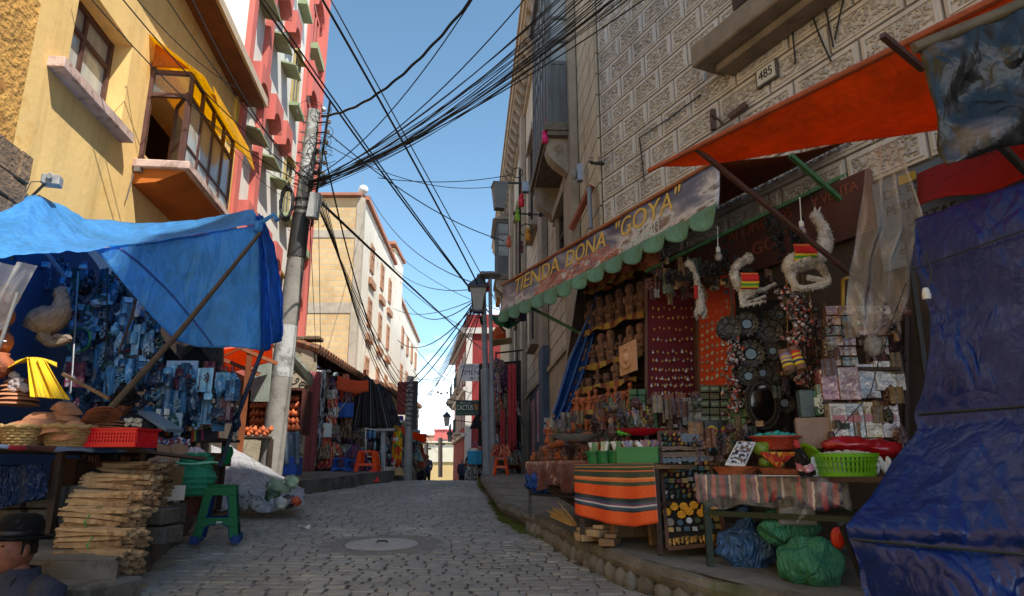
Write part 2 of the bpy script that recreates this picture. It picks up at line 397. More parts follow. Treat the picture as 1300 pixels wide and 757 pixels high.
def brick(name,c1,c2,mortar,sx=.3,sz=.14,rough=.9,msize=.02,use='UV'):
 if name in MC:return MC[name]
 m,t,b=nodes(name);lk=t.links.new
 tc=N(t,'ShaderNodeTexCoord')
 br=N(t,'ShaderNodeTexBrick',i_Scale=1.0);br.inputs['Color1'].default_value=(*srgb(c1),1);br.inputs['Color2'].default_value=(*srgb(c2),1);br.inputs['Mortar'].default_value=(*srgb(mortar),1)
 br.inputs['Brick Width'].default_value=sx;br.inputs['Row Height'].default_value=sz;br.inputs['Mortar Size'].default_value=msize
 nz=N(t,'ShaderNodeTexNoise',i_Scale=1.2,i_Detail=6.0);lk(tc.outputs[use],nz.inputs['Vector'])
 vm=N(t,'ShaderNodeVectorMath',operation='MULTIPLY_ADD');vm.inputs[1].default_value=(.03,.03,.03);lk(nz.outputs['Color'],vm.inputs[0]);lk(tc.outputs[use],vm.inputs[2]);lk(vm.outputs[0],br.inputs['Vector'])
 n2=N(t,'ShaderNodeTexNoise',i_Scale=.8,i_Detail=8.0,i_Roughness=.7);lk(tc.outputs[use],n2.inputs['Vector'])
 mr=N(t,'ShaderNodeMapRange');mr.inputs[1].default_value=.3;mr.inputs[2].default_value=.7;mr.inputs[3].default_value=.75;mr.inputs[4].default_value=1.15;lk(n2.outputs[0],mr.inputs[0])
 ml=N(t,'ShaderNodeVectorMath',operation='SCALE');lk(br.outputs[0],ml.inputs[0]);lk(mr.outputs[0],ml.inputs['Scale']);lk(ml.outputs[0],b.inputs['Base Color'])
 bp=N(t,'ShaderNodeBump',invert=True);bp.inputs['Strength'].default_value=.6;bp.inputs['Distance'].default_value=.01;lk(br.outputs['Fac'],bp.inputs['Height']);lk(bp.outputs[0],b.inputs['Normal'])
 b.inputs['Roughness'].default_value=rough;MC[name]=m;return m
m_wood=M('weathered wood','#8a6a48',.8,.4,5,.4,40,stretch=(1,1,6))
m_wood_dark=M('dark wood','#3c2c22',.75,.35,5,.3,40)
m_wood_pale=M('split firewood','#a88c68',.85,.35,14,.5,60,rv=.3,col2='#86684a',c2s=6)
m_black=M('black rubber','#141416',.5,.2,10,.1)
m_metal=M('galvanised metal','#8b8d90',.45,.2,8,.1,metal=.7)
m_dmetal=M('dark painted metal','#26241f',.5,.3,12,.2)
m_gmetal=M('green painted metal','#3f6a42',.55,.25,12,.2)
m_clay=M('fired red clay','#a45a36',.8,.35,20,.3,50,rv=.25,col2='#7a3f26',c2s=14)
m_dclay=M('smoked dark clay','#644638',.7,.5,22,.6,40,rv=.25,col2='#8a6048',c2s=18)
m_white=M('white paint','#dcdad2',.6,.08,4,.05)
m_concrete=M('concrete','#8d8980',.9,.3,3,.4,40,col2='#77726a',c2s=4)
m_glass=M('window glass','#30383c',.08,.3,1.5,0,spec=.8)
m_curtain_glass=M('window glass over pale curtain','#b4b8b4',.12,.25,2.2,0,spec=.7,stretch=(3,3,.5))
KR=[(-2.9,40),(-1.9,30),(-1.0,20),(-.62,16),(-.56,14),(-.50,12.84),(-.3,10.7),(-.1,8.72),(.13,7.72),(.38,7.0),(.59,5.9),(.81,5.06),(1.05,4.5),(1.3,4.15),(1.5,3.9),(1.78,3.5),(2.6,2.4),(3.6,.9),(5.6,-2),(8.4,-8)]
KL=[(-5.6,40),(-4.4,30),(-3.1,20),(-2.55,16),(-2.62,15),(-3.11,13.2),(-3.57,11.92),(-3.72,10.42),(-3.96,9.1),(-3.45,7.6),(-3.0,6.14),(-2.54,4.76),(-2.2,3.7),(-1.9,2.6),(-1.2,0),(2,-8)]
def xk(T,Y):
 for(x1,y1),(x0,y0)in zip(T,T[1:]):
  if y0<=Y<=y1:return x0+(x1-x0)*(Y-y0)/(y1-y0)
 return T[0][0]if Y>T[0][1]else T[-1][0]
mb=MB()
def gz(Y):return(road_z(Y)if Y<60 else road_z(60)-(Y-60)*.002)-.45
ys=[-40,-20,-8,-2,0,2,4,6,8,10,12,14,15,16,17,18,20,25,30,40,50,60,100,200,500,1500]
xs=[-900,-200,-60,-20,-10,-5,0,5,10,20,60,200,900]
b0=0
for y in ys:
 for x in xs:mb.v.append(V((x,y,gz(y)-.05)))
for j in range(len(ys)-1):
 for i in range(len(xs)-1):
  a=j*len(xs)+i;mb.face((a,a+1,a+1+len(xs),a+len(xs)))
struct('ground',mb,M('dry earth','#7d7466',.95,.3,.5,.3,5))
mb=MB();yy=[-8+.5*i for i in range(80)]
def rb(u,v):
 Y=yy[min(len(yy)-1,int(round(v*(len(yy)-1))))];a,b=xk(KL,Y)-.15,xk(KR,Y)+.15
 return(a+(b-a)*u,Y,road_z(Y)-.011+.02*mn.noise(V(((a+(b-a)*u)*.8,Y*.8,0))))
mb.grid(rb,10,len(yy)-1)
m_mortar=M('dusty joint filling','#5e5951',.95,.4,9,.6,80)
struct('road_bed',mb,m_mortar)
MANH=ong(485,691)
mb=MB();r1=random.Random(3);Y=2.6
while Y<31:
 rh=r1.uniform(.095,.125)if Y<15 else .15
 a,b=xk(KL,Y+.07)+.02,xk(KR,Y+.07)-.02
 X=a+r1.uniform(-.1,0)
 while X<b:
  wd=r1.uniform(.11,.19)
  off=.05*math.sin(X*1.7)+.03*X
  cx,cy=X+wd/2,Y+rh/2+off
  dd=math.hypot(cx-MANH.x,(cy-MANH.y))
  if dd>.50 and cx+wd/2<b+.06 and cx-wd/2>a-.06:
   n=len(mb.v);h=r1.uniform(-.006,.006);g=.005;und=.02*mn.noise(V((cx*.8,cy*.8,0)))
   tx,ty=r1.uniform(-.02,.02),r1.uniform(-.03,.03)
   P8=[]
   for k in range(8):
    an=math.pi/8+k*math.pi/4
    ca,sa=math.cos(an),math.sin(an);s_=1/max(abs(ca),abs(sa))
    ux=max(-1,min(1,ca*1.07+.0))if abs(ca)<.6 else math.copysign(1,ca);uy=math.copysign(1,sa)if abs(sa)>.6 else sa*2.1
    P8.append((cx+ux*(wd/2-g)+r1.uniform(-.009,.009),cy+uy*(rh/2-g)+r1.uniform(-.007,.007)))
   z0=road_z(cy)+und
   for lev,k_,zz in((0,1.0,-.04),(1,1.0,-.009),(2,.90,0)):
    for(x,y)in P8:
     xx,y2=cx+(x-cx)*k_,cy+(y-cy)*k_
     mb.v.append(V((xx,y2,z0+.058*(y2-cy)*0+zz+h+tx*(xx-cx)+ty*(y2-cy)+.058*(y2-cy)+r1.uniform(-.002,.002)*(lev>0))))
   for lev in(0,1):
    for k in range(8):
     q=n+lev*8+k;q2=n+lev*8+(k+1)%8;mb.face((q,q2,q2+8,q+8))
   mb.face([n+16+k for k in range(8)])
  X+=wd
 Y+=rh
m_cob=M('worn grey cobble','#8c867c',.6,.3,3.5,.45,45,col2='#a29b8f',c2s=1.1,c2t=.56)
struct('road',mb,m_cob,smooth=True)
mh=thing('manhole_cover','round worn concrete manhole cover set in the cobbles in mid street','manhole cover',MANH)
mb=MB();s_=.058
Rm=Matrix.Rotation(math.atan(s_),3,'X')
mb.lathe([(.0,-.03),(.34,-.03),(.345,.002),(.32,.008),(.12,.012),(0,.012)],MANH,40,Rm,caps=False);mb.build('cover',M('worn cover concrete','#aaa59b',.7,.25,12,.5,60),mh,smooth=True)
mb=MB();mb.lathe([(.355,-.04),(.355,0),(.46,.006),(.58,.002),(.63,-.012),(.64,-.04)],MANH,40,Rm,caps=False);mb.build('rim',M('manhole mortar','#827d74',.9,.3,9,.5,60),mh,smooth=True)
mb=MB();mb.tube([MANH+V((-.05,0,.012)),MANH+V((-.04,0,.03)),MANH+V((.04,0,.03)),MANH+V((.05,0,.012))],.009,6);mb.build('handle',m_dmetal,mh)
mb=MB()
ysr=sorted(set([-8,-5,-2,0,1,2]+[2.4+.2*i for i in range(70)]+[17+1.5*i for i in range(16)]))
def pr(u,v):
 Y=ysr[int(round(v*(len(ysr)-1)))];x0=xk(KR,Y);x1=(5.4-.469*Y if Y<8.5 else 1.9-.067*(Y-2)*1.0)+.3
 e=.05*mn.noise(V((Y*1.7,3,0)))+.02*mn.noise(V((Y*6,3,0)))
 return(x0+e+(x1-x0-e)*u,Y,pav_z(Y)+.012*mn.noise(V((u*6,Y*1.2,0))))
mb.grid(pr,12,len(ysr)-1)
m_pav=M('swept cement pavement','#7b756b',.9,.3,2.2,.5,30,col2='#5f5a52',c2s=3)
struct('pavement',mb,m_pav)
mb=MB()
prof=[(.05,.004),(-.035,-.012),(-.06,-.05),(-.045,-.10),(-.01,-.13)]
def kr(u,v):
 Y=1.0+v*14.6;k=u*4;i=min(3,int(k));f=k-i
 o=prof[i][0]*(1-f)+prof[i+1][0]*f;z=prof[i][1]*(1-f)+prof[i+1][1]*f
 e=.05*mn.noise(V((Y*1.7,3,0)))+.02*mn.noise(V((Y*6,3,0)))
 n1=mn.noise(V((Y*5,u*4,1)))*.022*(u>.05)+mn.noise(V((Y*14,u*9,4)))*.010*(u>.05)
 x0=xk(KR,Y);sl=(xk(KR,Y+.1)-xk(KR,Y-.1))/.2;nx=V((1,-sl,0)).normalized()
 return V((x0+e,Y,pav_z(Y)+z+n1*.5))+nx*(o-n1)
mb.grid(lambda u,v:kr(u,v),8,220)
for i in range(140):
 Y0,Y1=1+i*.1043,1+(i+1)*.1043
 mb.poly([(xk(KR,Y0)+.02,Y0,pav_z(Y0)-.1),(xk(KR,Y1)+.02,Y1,pav_z(Y1)-.1),(xk(KR,Y1)+.0,Y1,road_z(Y1)-.12),(xk(KR,Y0)+.0,Y0,road_z(Y0)-.12)])
struct('kerb',mb,[M('rough old kerb concrete','#6f675a',.95,.4,5,.9,30,col2='#5d6142',c2s=2.2,c2t=.6,bd=.02)],smooth=True)
mb=MB();r1=random.Random(11);Y=1.8
while Y<7.4:
 wd=r1.uniform(.10,.2);x0=xk(KR,Y);sl=(xk(KR,Y+.1)-xk(KR,Y-.1))/.2;an=math.atan(sl)
 hgt=pav_z(Y)-.09-road_z(Y)
 step=wd/math.sqrt(1+sl*sl)
 mb.ball((x0-.035,Y+step/2,road_z(Y)+hgt*.42),(.07,wd*.52,hgt*.62+.02),12,8,.25,2.2,Matrix.Rotation(-an,3,'Z'),seed=r1.random()*9)
 Y+=step
struct('kerb_stones',mb,M('river stone','#77736b',.8,.35,6,.5,35,col2='#544e46',c2s=3),smooth='all')
mb=MB();ysl=[4.45+.4*i for i in range(70)]
KH=lambda Y:.10 if Y<4.6 else(.30 if Y<10 else .22)
def lz(Y):return road_z(Y)+KH2(Y)
def KH2(Y):
 return .27 if Y<9 else .22
def pl(u,v):
 Y=ysl[int(round(v*(len(ysl)-1)))];x1=xk(KL,Y);x0=-4.35-.112*Y if Y<20 else x1-2.5
 return(x0+(x1-x0)*u,Y,lz(Y)+.01*mn.noise(V((u*5,Y,0))))
mb.grid(pl,8,len(ysl)-1)
def kl(u,v):
 Y=4.45+v*26;x1=xk(KL,Y);n1=mn.noise(V((Y*3,u*3,1)))*.015
 return(x1+.03*u+n1,Y,lz(Y)-(KH2(Y)+.06)*u)
mb.grid(kl,3,200);mb.poly([(xk(KL,4.45)+.03,4.45,lz(4.45)),(-5.2,4.45,lz(4.45)),(-5.2,4.45,-1.5),(xk(KL,4.45)+.03,4.45,-1.5)])
struct('left_pavement',mb,M('dark kerb concrete','#66625b',.9,.35,2.5,.5,30,col2='#4a4741',c2s=2))
mb=MB();r1=random.Random(5)
def tuft(x,y,z,n,h):
 for _ in range(n):
  a=r1.uniform(0,6.28);bx,by=x+r1.gauss(0,.02),y+r1.gauss(0,.04);l=h*r1.uniform(.5,1.2);q=r1.uniform(.1,.6)*l
  c,s=math.cos(a),math.sin(a);wd=.004
  p0=V((bx-s*wd,by+c*wd,z));p1=V((bx+s*wd,by-c*wd,z));p2=V((bx+c*q*.4,by+s*q*.4,z+l*.7));p3=V((bx+c*q,by+s*q,z+l))
  mb.poly([p0,p1,p2]);mb.poly([p0,p2,p3])
for _ in range(300):
 Y=r1.choice([r1.uniform(6.6,10.5),r1.gauss(7.6,.35),r1.gauss(13.6,.25)]);tuft(xk(KR,Y)-.03+r1.gauss(0,.02),Y,road_z(Y)-.01,14,.055 if Y<13 else .12)
for _ in range(60):
 Y=r1.gauss(10.8,.5);tuft(xk(KL,Y)+.05,Y,road_z(Y),8,.05)
g=mb.build('grass',M('weedy grass','#5c6b2c',.8,.4,20,0),loc=(0,0,0));g['kind']='stuff'
mb=MB()
for _ in range(420):
 Y=r1.uniform(4,14);X=r1.uniform(xk(KL,Y)+.1,xk(KR,Y)-.1);s=r1.uniform(.006,.022);a=r1.uniform(0,3)
 if r1.random()<.5:X=r1.choice([xk(KL,Y)+abs(r1.gauss(.1,.25)),xk(KR,Y)-abs(r1.gauss(.05,.15))])
 z=road_z(Y)+.016;mb.poly([(X,Y,z),(X+s*math.cos(a),Y+s*math.sin(a),z+.003),(X+s*math.cos(a+1),Y+s*math.sin(a+1),z+.006)])
g=mb.build('litter',M('pale litter','#b9b4a8',.8,.3,20,0),loc=(0,0,0));g['kind']='stuff'
LY=Wall(-4.2,-.112,1);RW=Wall(1.77,-.067,-1);FW=Wall(5.187,-.469,-1)
def wall_open(W,mb,Y0,Y1,z0,z1,holes,o0=-.35,o1=0):
 ys_=sorted({Y0,Y1,*[h[0]for h in holes],*[h[1]for h in holes]});zs_=sorted({z0,z1,*[h[2]for h in holes],*[h[3]for h in holes]})
 for ya,yb in zip(ys_,ys_[1:]):
  run=None
  for za,zb in zip(zs_,zs_[1:]):
   inh=any(h[0]<=(ya+yb)/2<=h[1]and h[2]<=(za+zb)/2<=h[3]for h in holes)
   if inh:
    if run:W.box(mb,ya,yb,run[0],run[1],o0,o1);run=None
   else:run=(run[0],zb)if run else(za,zb)
  if run:W.box(mb,ya,yb,run[0],run[1],o0,o1)
def window(W,parent,Y0,Y1,z0,z1,fm,gm,dep=-.2,fr=.06,mull=(.5,),trans=(),name='window',fdep=.05,inner=None):
 mb=MB()
 W.box(mb,Y0,Y0+fr,z0,z1,dep-fdep,dep+fdep*.6);W.box(mb,Y1-fr,Y1,z0,z1,dep-fdep,dep+fdep*.6)
 W.box(mb,Y0+fr,Y1-fr,z0,z0+fr,dep-fdep,dep+fdep*.5);W.box(mb,Y0+fr,Y1-fr,z1-fr,z1,dep-fdep,dep+fdep*.5)
 for t in mull:
  c=Y0+(Y1-Y0)*t;W.box(mb,c-fr*.45,c+fr*.45,z0+fr,z1-fr,dep-fdep*.8,dep+fdep*.4)
 for t in trans:
  c=z0+(z1-z0)*t;W.box(mb,Y0+fr,Y1-fr,c-fr*.4,c+fr*.4,dep-fdep*.7,dep+fdep*.45)
 o=mb.build(name,fm,parent)
 mb=MB();W.box(mb,Y0+fr*.5,Y1-fr*.5,z0+fr*.5,z1-fr*.5,dep-.025,dep-.015);mb.build('pane',gm,o)
 return o
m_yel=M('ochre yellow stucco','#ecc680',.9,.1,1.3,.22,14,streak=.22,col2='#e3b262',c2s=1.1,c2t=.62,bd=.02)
m_stone_q=M('rough brown quoin stone','#7c6650',.9,.4,5,1,20,bd=.03)
m_brown_frame=M('brown painted window frame','#5a3a33',.55,.2,8,.1)
yb=thing('yellow_building','ochre yellow stucco house with glazed bay window at the left','building',LY.P(9,-.5,-2))
W1=(6.73,8.07,4.30,5.55);BAY=(8.67,10.76,4.14,5.6)
mb=MB();wall_open(LY,mb,4.2,12.55,-.8,7.4,[(W1[0],W1[1],W1[2],W1[3]),(8.85,10.6,4.35,5.5),(5.2,8.6,-.5,2.0),(9.3,12.3,-.5,2.1)],-.42,0)
LY.box(mb,4.2,12.55,2.0,2.2,-.42,-.02)
mb.build('wall',m_yel,yb)
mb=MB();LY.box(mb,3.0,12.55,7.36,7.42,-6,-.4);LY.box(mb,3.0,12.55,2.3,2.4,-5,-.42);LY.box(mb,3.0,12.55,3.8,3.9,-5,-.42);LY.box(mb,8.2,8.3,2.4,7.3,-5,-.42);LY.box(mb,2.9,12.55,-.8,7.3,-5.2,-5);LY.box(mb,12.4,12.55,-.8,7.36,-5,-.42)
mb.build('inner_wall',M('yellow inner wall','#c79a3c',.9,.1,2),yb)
mb=MB();r1=random.Random(2)
wall_open(LY,mb,0.5,4.2,-1.2,7.4,[],-.42,-.01)
LY.box(mb,0.5,6.2,2.0,2.95,-.3,.03)if False else None
o=mb.build('side_wall',m_yel,yb)
mb=MB();z=1.7
while z<3.1:
 h=r1.uniform(.22,.34);y=4.4
 while y<6.35:
  l=r1.uniform(.28,.5);l=min(l,6.38-y)
  if l>.08:LY.box(mb,y+.008,y+l-.008,z+.008,z+h-.008,0,r1.uniform(.035,.06))
  y+=l
 z+=h
mb.build('quoin_stones',m_stone_q,yb,bevel=.012)
mb=MB()
def patch(u,v):
 y,z_=4.6+1.5*u,3.1+1.6*v;k=.014*max(0,mn.noise(V((y*2.3,z_*2.3,1)))+.25)*4*u*(1-u)*4*v*(1-v);return LY.P(y,z_,.004+k)
mb.grid(patch,24,24);mb.build('flaking_plaster',M('flaking ochre plaster','#cf9c50',.95,.35,4,1,16,col2='#a87434',c2s=2.5,c2t=.58,bd=.04),yb,smooth=True)
f=window(LY,yb,W1[0],W1[1],W1[2],W1[3],m_brown_frame,m_curtain_glass,-.26,.07,(.5,),(.70,))
mb=MB();LY.box(mb,6.38,8.12,4.16,4.29,-.22,.17);mb.build('sill',M('chalky white sill','#cdb0a4',.8,.2,6,.4,col2='#a98a7c',c2s=7),yb,bevel=.01)
OB=.60
mbay=MB()
def lb(y0,y1,z0,z1,o0,o1,m=mbay):LY.box(m,y0,y1,z0,z1,o0,o1)
Y0,Y1,z0,z1=BAY;fr=.055
lb(Y0,Y0+fr,z0,z1,OB-fr,OB);lb(Y0,Y0+fr,z0,z1+.12,0,fr);lb(Y1-fr,Y1,z0,z1,OB-fr,OB);lb(Y1-fr,Y1,z0,z1,0,fr)
lb(Y0,Y0+fr,z0,z0+.03,fr,OB-fr);lb(Y0,Y0+fr,z1-.42,z1-.36,fr,OB-fr);lb(Y0,Y0+fr,z1-.06,z1,fr,OB-fr)
lb(Y0+fr,Y1-fr,z0,z0+.06,OB-fr,OB-.004);lb(Y0+fr,Y1-fr,z1-.42,z1-.36,OB-fr,OB-.004);lb(Y0+fr,Y1-fr,z1-.07,z1,OB-fr,OB-.004)
for k in range(1,4):
 c=Y0+(Y1-Y0)*k/4;lb(c-.03,c+.03,z0+.06,z1-.07,OB-fr,OB-.006)
lb(Y0+fr,Y1-fr,z0+.33,z0+.36,OB-fr,OB-.008)
bay=mbay.build('bay_window',m_brown_frame,yb)
mb=MB();lb(Y0+fr*.6,Y1-fr*.6,z0+.03,z1-.4,OB-.034,OB-.026,mb);mb.build('pane',m_curtain_glass,bay)
mb=MB();lb(Y0+.024,Y0+.03,z1-.37,z1-.03,.03,OB-.03,mb);mb.build('pane',M('clear glass','#8a8f88',.08,.1,2,0,alpha=.35),bay)
mb=MB();hy,ho=Y0-.0,OB-.05
A=LY.P(hy,z0+.06,ho);B=A+(LY.n*-.22+LY.d*-.0)+V((0,0,0));B=LY.P(hy+.42,z0+.06,ho-.30)
for(p,q)in((A,B),):
 up=V((0,0,1.04));mb.bar(p,p+up,.045,.03);mb.bar(q,q+up,.045,.03);mb.bar(p,q,.04,.045);mb.bar(p+up,q+up,.04,.045);mb.bar(p+up*.3,q+up*.3,.03,.03)
cs=mb.build('casement',m_brown_frame,yb)
mb=MB();mb.poly([A,B,B+V((0,0,1.04)),A+V((0,0,1.04))]);n_=(B-A).cross(V((0,0,1))).normalized()*.006;mb.poly([A+n_,A+V((0,0,1.04))+n_,B+V((0,0,1.04))+n_,B+n_]);mb.build('pane',M('clear glass','#8a8f88',.08,.1,2,0,alpha=.35),cs)
mb=MB();lb(8.52,11.0,4.02,4.14,0,.74,mb)
b_=mb.build('bay_sill',M('chalky white sill','#cdb0a4',.8,.2,6,.4),yb,bevel=.015)
mb=MB();mb.hexa([LY.P(8.6,3.80,0),LY.P(10.9,3.80,0),LY.P(10.9,3.84,.3),LY.P(8.6,3.84,.3),LY.P(8.6,4.02,0),LY.P(10.9,4.02,0),LY.P(10.9,4.02,.66),LY.P(8.6,4.02,.66)])
mb.build('bay_corbel',M('deep orange stucco','#c26a20',.9,.2,2,.4,14),yb)
mb=MB()
def corr(u,v):
 y=8.45+2.75*u;s=v;return LY.P(y,6.02-.62*s+.012*math.sin(u*2.75/.07*6.283)*(1 if True else 0),.0+.82*s)
mb.grid(corr,240,6)
m_cy=tarp('corrugated yellow plastic','#e3a800',.45,.35,.25,3,.2)
mb.build('bay_roof',m_cy,yb,smooth='all')
mb=MB()
mb.poly([LY.P(8.64,5.62,.03),LY.P(8.64,5.62,OB),LY.P(8.64,5.99,.03)]);mb.poly([LY.P(8.62,5.62,.03),LY.P(8.62,5.99,.03),LY.P(8.62,5.62,OB)])
mb.build('bay_gable',tarp('orange gable sheet','#d9770c',.4,.4),yb)
mb=MB()
def corr2(u,v):
 y=8.95+2.0*u;return LY.P(y,5.56-.42*v,OB+.17+.14*v+.012*math.sin(u*2/.07*6.283))
mb.grid(corr2,160,3);mb.build('bay_roof_flap',m_cy,yb,smooth='all')
mb=MB()
mb.hexa([LY.P(3,7.36,0),LY.P(12.75,7.36,0),LY.P(12.75,7.36,.46),LY.P(3,7.36,.46),LY.P(3,7.56,0),LY.P(12.75,7.56,0),LY.P(12.75,7.44,.46),LY.P(3,7.44,.46)])
o=mb.build('eave',M('brown eave boards','#70452c',.8,.3,5,.3),yb)
mb=MB();LY.box(mb,3,12.8,7.40,7.58,.462,.52);mb.build('gutter',M('pale gutter','#c9b398',.6,.2,6),yb)
mb=MB();LY.box(mb,12.35,12.55,2.0,7.36,.002,.05);mb.build('corner_trim',M('pale yellow trim','#e2bb55',.9,.15,5),yb)
mb=MB()
for k in range(3):mb.tube([LY.P(12.15,5.35+.15*k,.02),LY.P(12.15,5.35+.15*k,.12),LY.P(12.15,5.43+.15*k,.12)],.02,8)
mb.bar(LY.P(12.15,5.2,.05),LY.P(12.15,6.0,.05),.04);solo('insulator_rack',mb,m_dmetal,'small rack of cable insulators on the yellow wall near its far corner','insulator rack')
m_redp=M('coral red paint','#cc6c60',.85,streak=.2,var=.12,vs=1.5,bump=.25,bs=20);m_wh=M('white stucco','#ddd8cc',.9,streak=.15,var=.06,vs=1,bump=.2,bs=20)
m_green=M('pale green ledge','#8fa078',.8,.15,4);m_yf=M('varnished yellow frame','#b09a5c',.6,.2,6)
rbd=thing('red_white_building','tall coral red and white building with arched niches and green ledges','building',LY.P(16,-.5,-2))
mb=MB();LY.box(mb,12.56,20,-.6,19.5,-6,0);mb.build('wall',m_wh,rbd)
mb=MB();LY.box(mb,12.57,12.85,2.1,19.5,.002,.12);LY.box(mb,19.72,20.003,-.3,19.5,-.4,.28);LY.box(mb,18.1,18.3,2.1,19.5,.002,.1);mb.build('pilaster',m_redp,rbd)
def hood(y0,y1,zt,zb,rise,o):
 pts=[(y0,zt),(y1,zt),(y1,zb)]
 ym=(y0+y1)/2;rr=(y1-y0)/2-.02
 for k in range(9):
  a=math.pi*k/8;pts.append((ym+rr*math.cos(a),zb+rise*math.sin(a)))
 pts.append((y0,zb));return MB().prism(pts,lambda y,z,d:LY.P(y,z,d),.001,o)
for fl in range(5):
 zb=2.9+3.2*fl
 for(y0,y1)in((12.95,13.75),(14.25,15.05),(15.5,16.2)):
  for half in(0,):
   zz=zb+.9
   if zz+1.6>19.4:continue
   hood(y0,y1,zz+1.58,zz+.92,.32,.30).build('arched_hood',m_redp,rbd)
   mb=MB();mb.hexa([LY.P(y0-.02,zz+.02,0),LY.P(y1+.02,zz+.02,0),LY.P(y1+.02,zz-.06,.38),LY.P(y0-.02,zz-.06,.38),LY.P(y0-.02,zz+.07,0),LY.P(y1+.02,zz+.07,0),LY.P(y1+.02,zz-.02,.38),LY.P(y0-.02,zz-.02,.38)])
   mb.build('ledge',m_green,rbd)
 mb=MB();LY.box(mb,13.85,14.15,zb,zb+3.2,.003,.14);mb.build('pilaster',m_redp,rbd)
 for(y0,y1)in((16.75,17.5),):
  f=window(LY,rbd,y0,y1,zb+.5,zb+2.1,m_yf,M('bluish window glass','#3c5468',.1,.3,1.5,0,spec=.8),.04,.06,(.5,),(.7,),fdep=.03)
  mb=MB();LY.box(mb,y0-.04,y1+.04,zb+2.1,zb+2.16,.003,.16);mb.build('lintel',m_yf,f)
  mb=MB();LY.box(mb,y0-.08,y1+.08,zb+.38,zb+.48,.003,.26);mb.build('ledge',m_green,f)
 hood(18.4,19.6,zb+2.9,zb+1.7,.42,.22).build('arched_hood',m_redp,rbd)
 f=window(LY,rbd,18.5,19.5,zb+.4,zb+1.75,m_redp,m_glass,.05,.1,(.5,),())
 mb=MB();LY.box(mb,18.35,19.65,zb+.1,zb+.3,.003,.3);mb.build('ledge',m_green,f)
mb=MB();LY.box(mb,12.9,19.7,1.9,2.5,.003,.3);mb.build('ground_floor_band',m_redp,rbd)
mb=MB();LY.box(mb,12.58,19.7,-.6,1.9,.003,.06);mb.build('ground_floor',M('grimy ground floor','#5c5248',.9,.4,2,.3,streak=.3),rbd)
CW=Wall(-5.5,-.035,1)
m_brick=brick('raw orange hollow brick','#e0c08c','#d8b07c','#cabb9c',.42,.24,.9,.018)
m_cream=M('cream white render','#e2dac8',.9,streak=.15,var=.08,vs=1,bump=.2,bs=15,col2='#c0b299',c2s=.7,c2t=.6)
bb=thing('brick_and_cream_building','bare orange brick gable with cream rendered street side','building',(-8,28,-1))
def fwall(mb,x0,x1,z0,z1,Y,dep=.3):
 n=len(mb.v);mb.box(((x0+x1)/2,Y+dep/2,(z0+z1)/2),(x1-x0,dep,z1-z0))
 for k in range(len(mb.f)-6,len(mb.f)):
  q=mb.f[k];mb.uv[k]=[(mb.v[i].x,mb.v[i].z)for i in q]
XC=CW.P(28,0).x
mb=MB()
for z0_,z1_ in((10.2,11.7),(6.95,9.85),(3.0,6.5)):fwall(mb,-11.5,XC-.3,z0_,z1_,28)
mb.build('brick_gable',m_brick,bb)
mb=MB();fwall(mb,-11.5,XC-.3,9.85,10.2,27.97,.4);fwall(mb,-11.5,XC-.3,6.5,6.95,27.97,.4);fwall(mb,-11.5,XC-.3,-.5,3.0,27.97,.4);fwall(mb,XC-.3,XC,-.5,11.7,27.96,.38)
mb.build('concrete_frame',M('pale cement frame','#b9ac98',.9,.25,2,.3),bb)
mb=MB();CW.box(mb,28.35,38,-1.5,11.7,-5,0);mb.build('wall',m_cream,bb)
mb=MB();CW.box(mb,28.2,38.1,11.7,11.9,-.5,.16);mb.box((-9,28,11.8),(4.8,.5,.12));mb.build('coping',M('brick red coping','#b07860',.85,.2,5),bb)
m_bsill=M('raw brick sill','#b08468',.9,.3,8,.5)
for zz in(9.6,7.0,4.3,1.7):
 for y0 in(30.1,33.2,36.0):
  f=window(CW,bb,y0,y0+.95,zz-.55,zz+.75,M('brick reveal','#b08468',.9,.3,8),m_glass,.03,.12,(.5,),(.6,))
  mb=MB();CW.box(mb,y0-.15,y0+1.3,zz-1.25,zz-.95,.003,.14);mb.build('sill',m_bsill,f)
mb=MB();mb.ball(V((XC-.1,28.1,12.12)),.22,14,9);mb.lathe([(.1,0),(.08,.12)],(XC-.1,28.1,11.9),10);mb.build('ball_finial',m_white,bb,smooth=True)
for x,h in((-9.2,1.0),(-6.7,1.2)):
 mb=MB();mb.tube([(x,28.3,11.8),(x,28.3,11.8+h)],.015,5);mb.build('rooftop_rod',m_metal,bb)
tb=thing('brick_stair_tower','narrow raw brick stair tower rising behind the cream building','building',(-8.2,41,-1))
mb=MB();fwall(mb,-8.6,-7.25,-1,13.4,40,.4);mb.build('brick_front',m_brick,tb)
mb=MB();mb.box((-7.9,42,6.2),(1.3,3.2,14.6));mb.build('wall',m_cream,tb)
mb=MB();mb.box((-7.9,41.6,13.6),(1.6,4.2,.18));mb.build('roof',M('brick red coping','#a5523a'),tb)
w2=thing('white_terrace_building','tall cream building with small windows beyond the brick tower','building',(-9,48,-2))
W2=Wall(-5.2,-.052,1)
mb=MB();W2.box(mb,44,60,-2.5,11.2,-4,0);mb.build('wall',m_cream,w2)
for zz in(9,6.4,3.8):
 for y0 in(46,49.5,53,56.5):window(W2,w2,y0,y0+1.2,zz-.6,zz+.8,m_bsill,m_glass,.05,.15,(.5,))
mb=MB();W2.box(mb,44,60,11.2,11.4,-4,.15);mb.build('coping',m_bsill,w2)
gh=thing('graffiti_house','low beige house with scribbled side wall and tiled eave','building',(-5.4,15,-.2))
m_beige=M('stained beige plaster','#a89c84',.92,.3,2,.6,18,col2='#7d7460',c2s=2,c2t=.58,bd=.02)
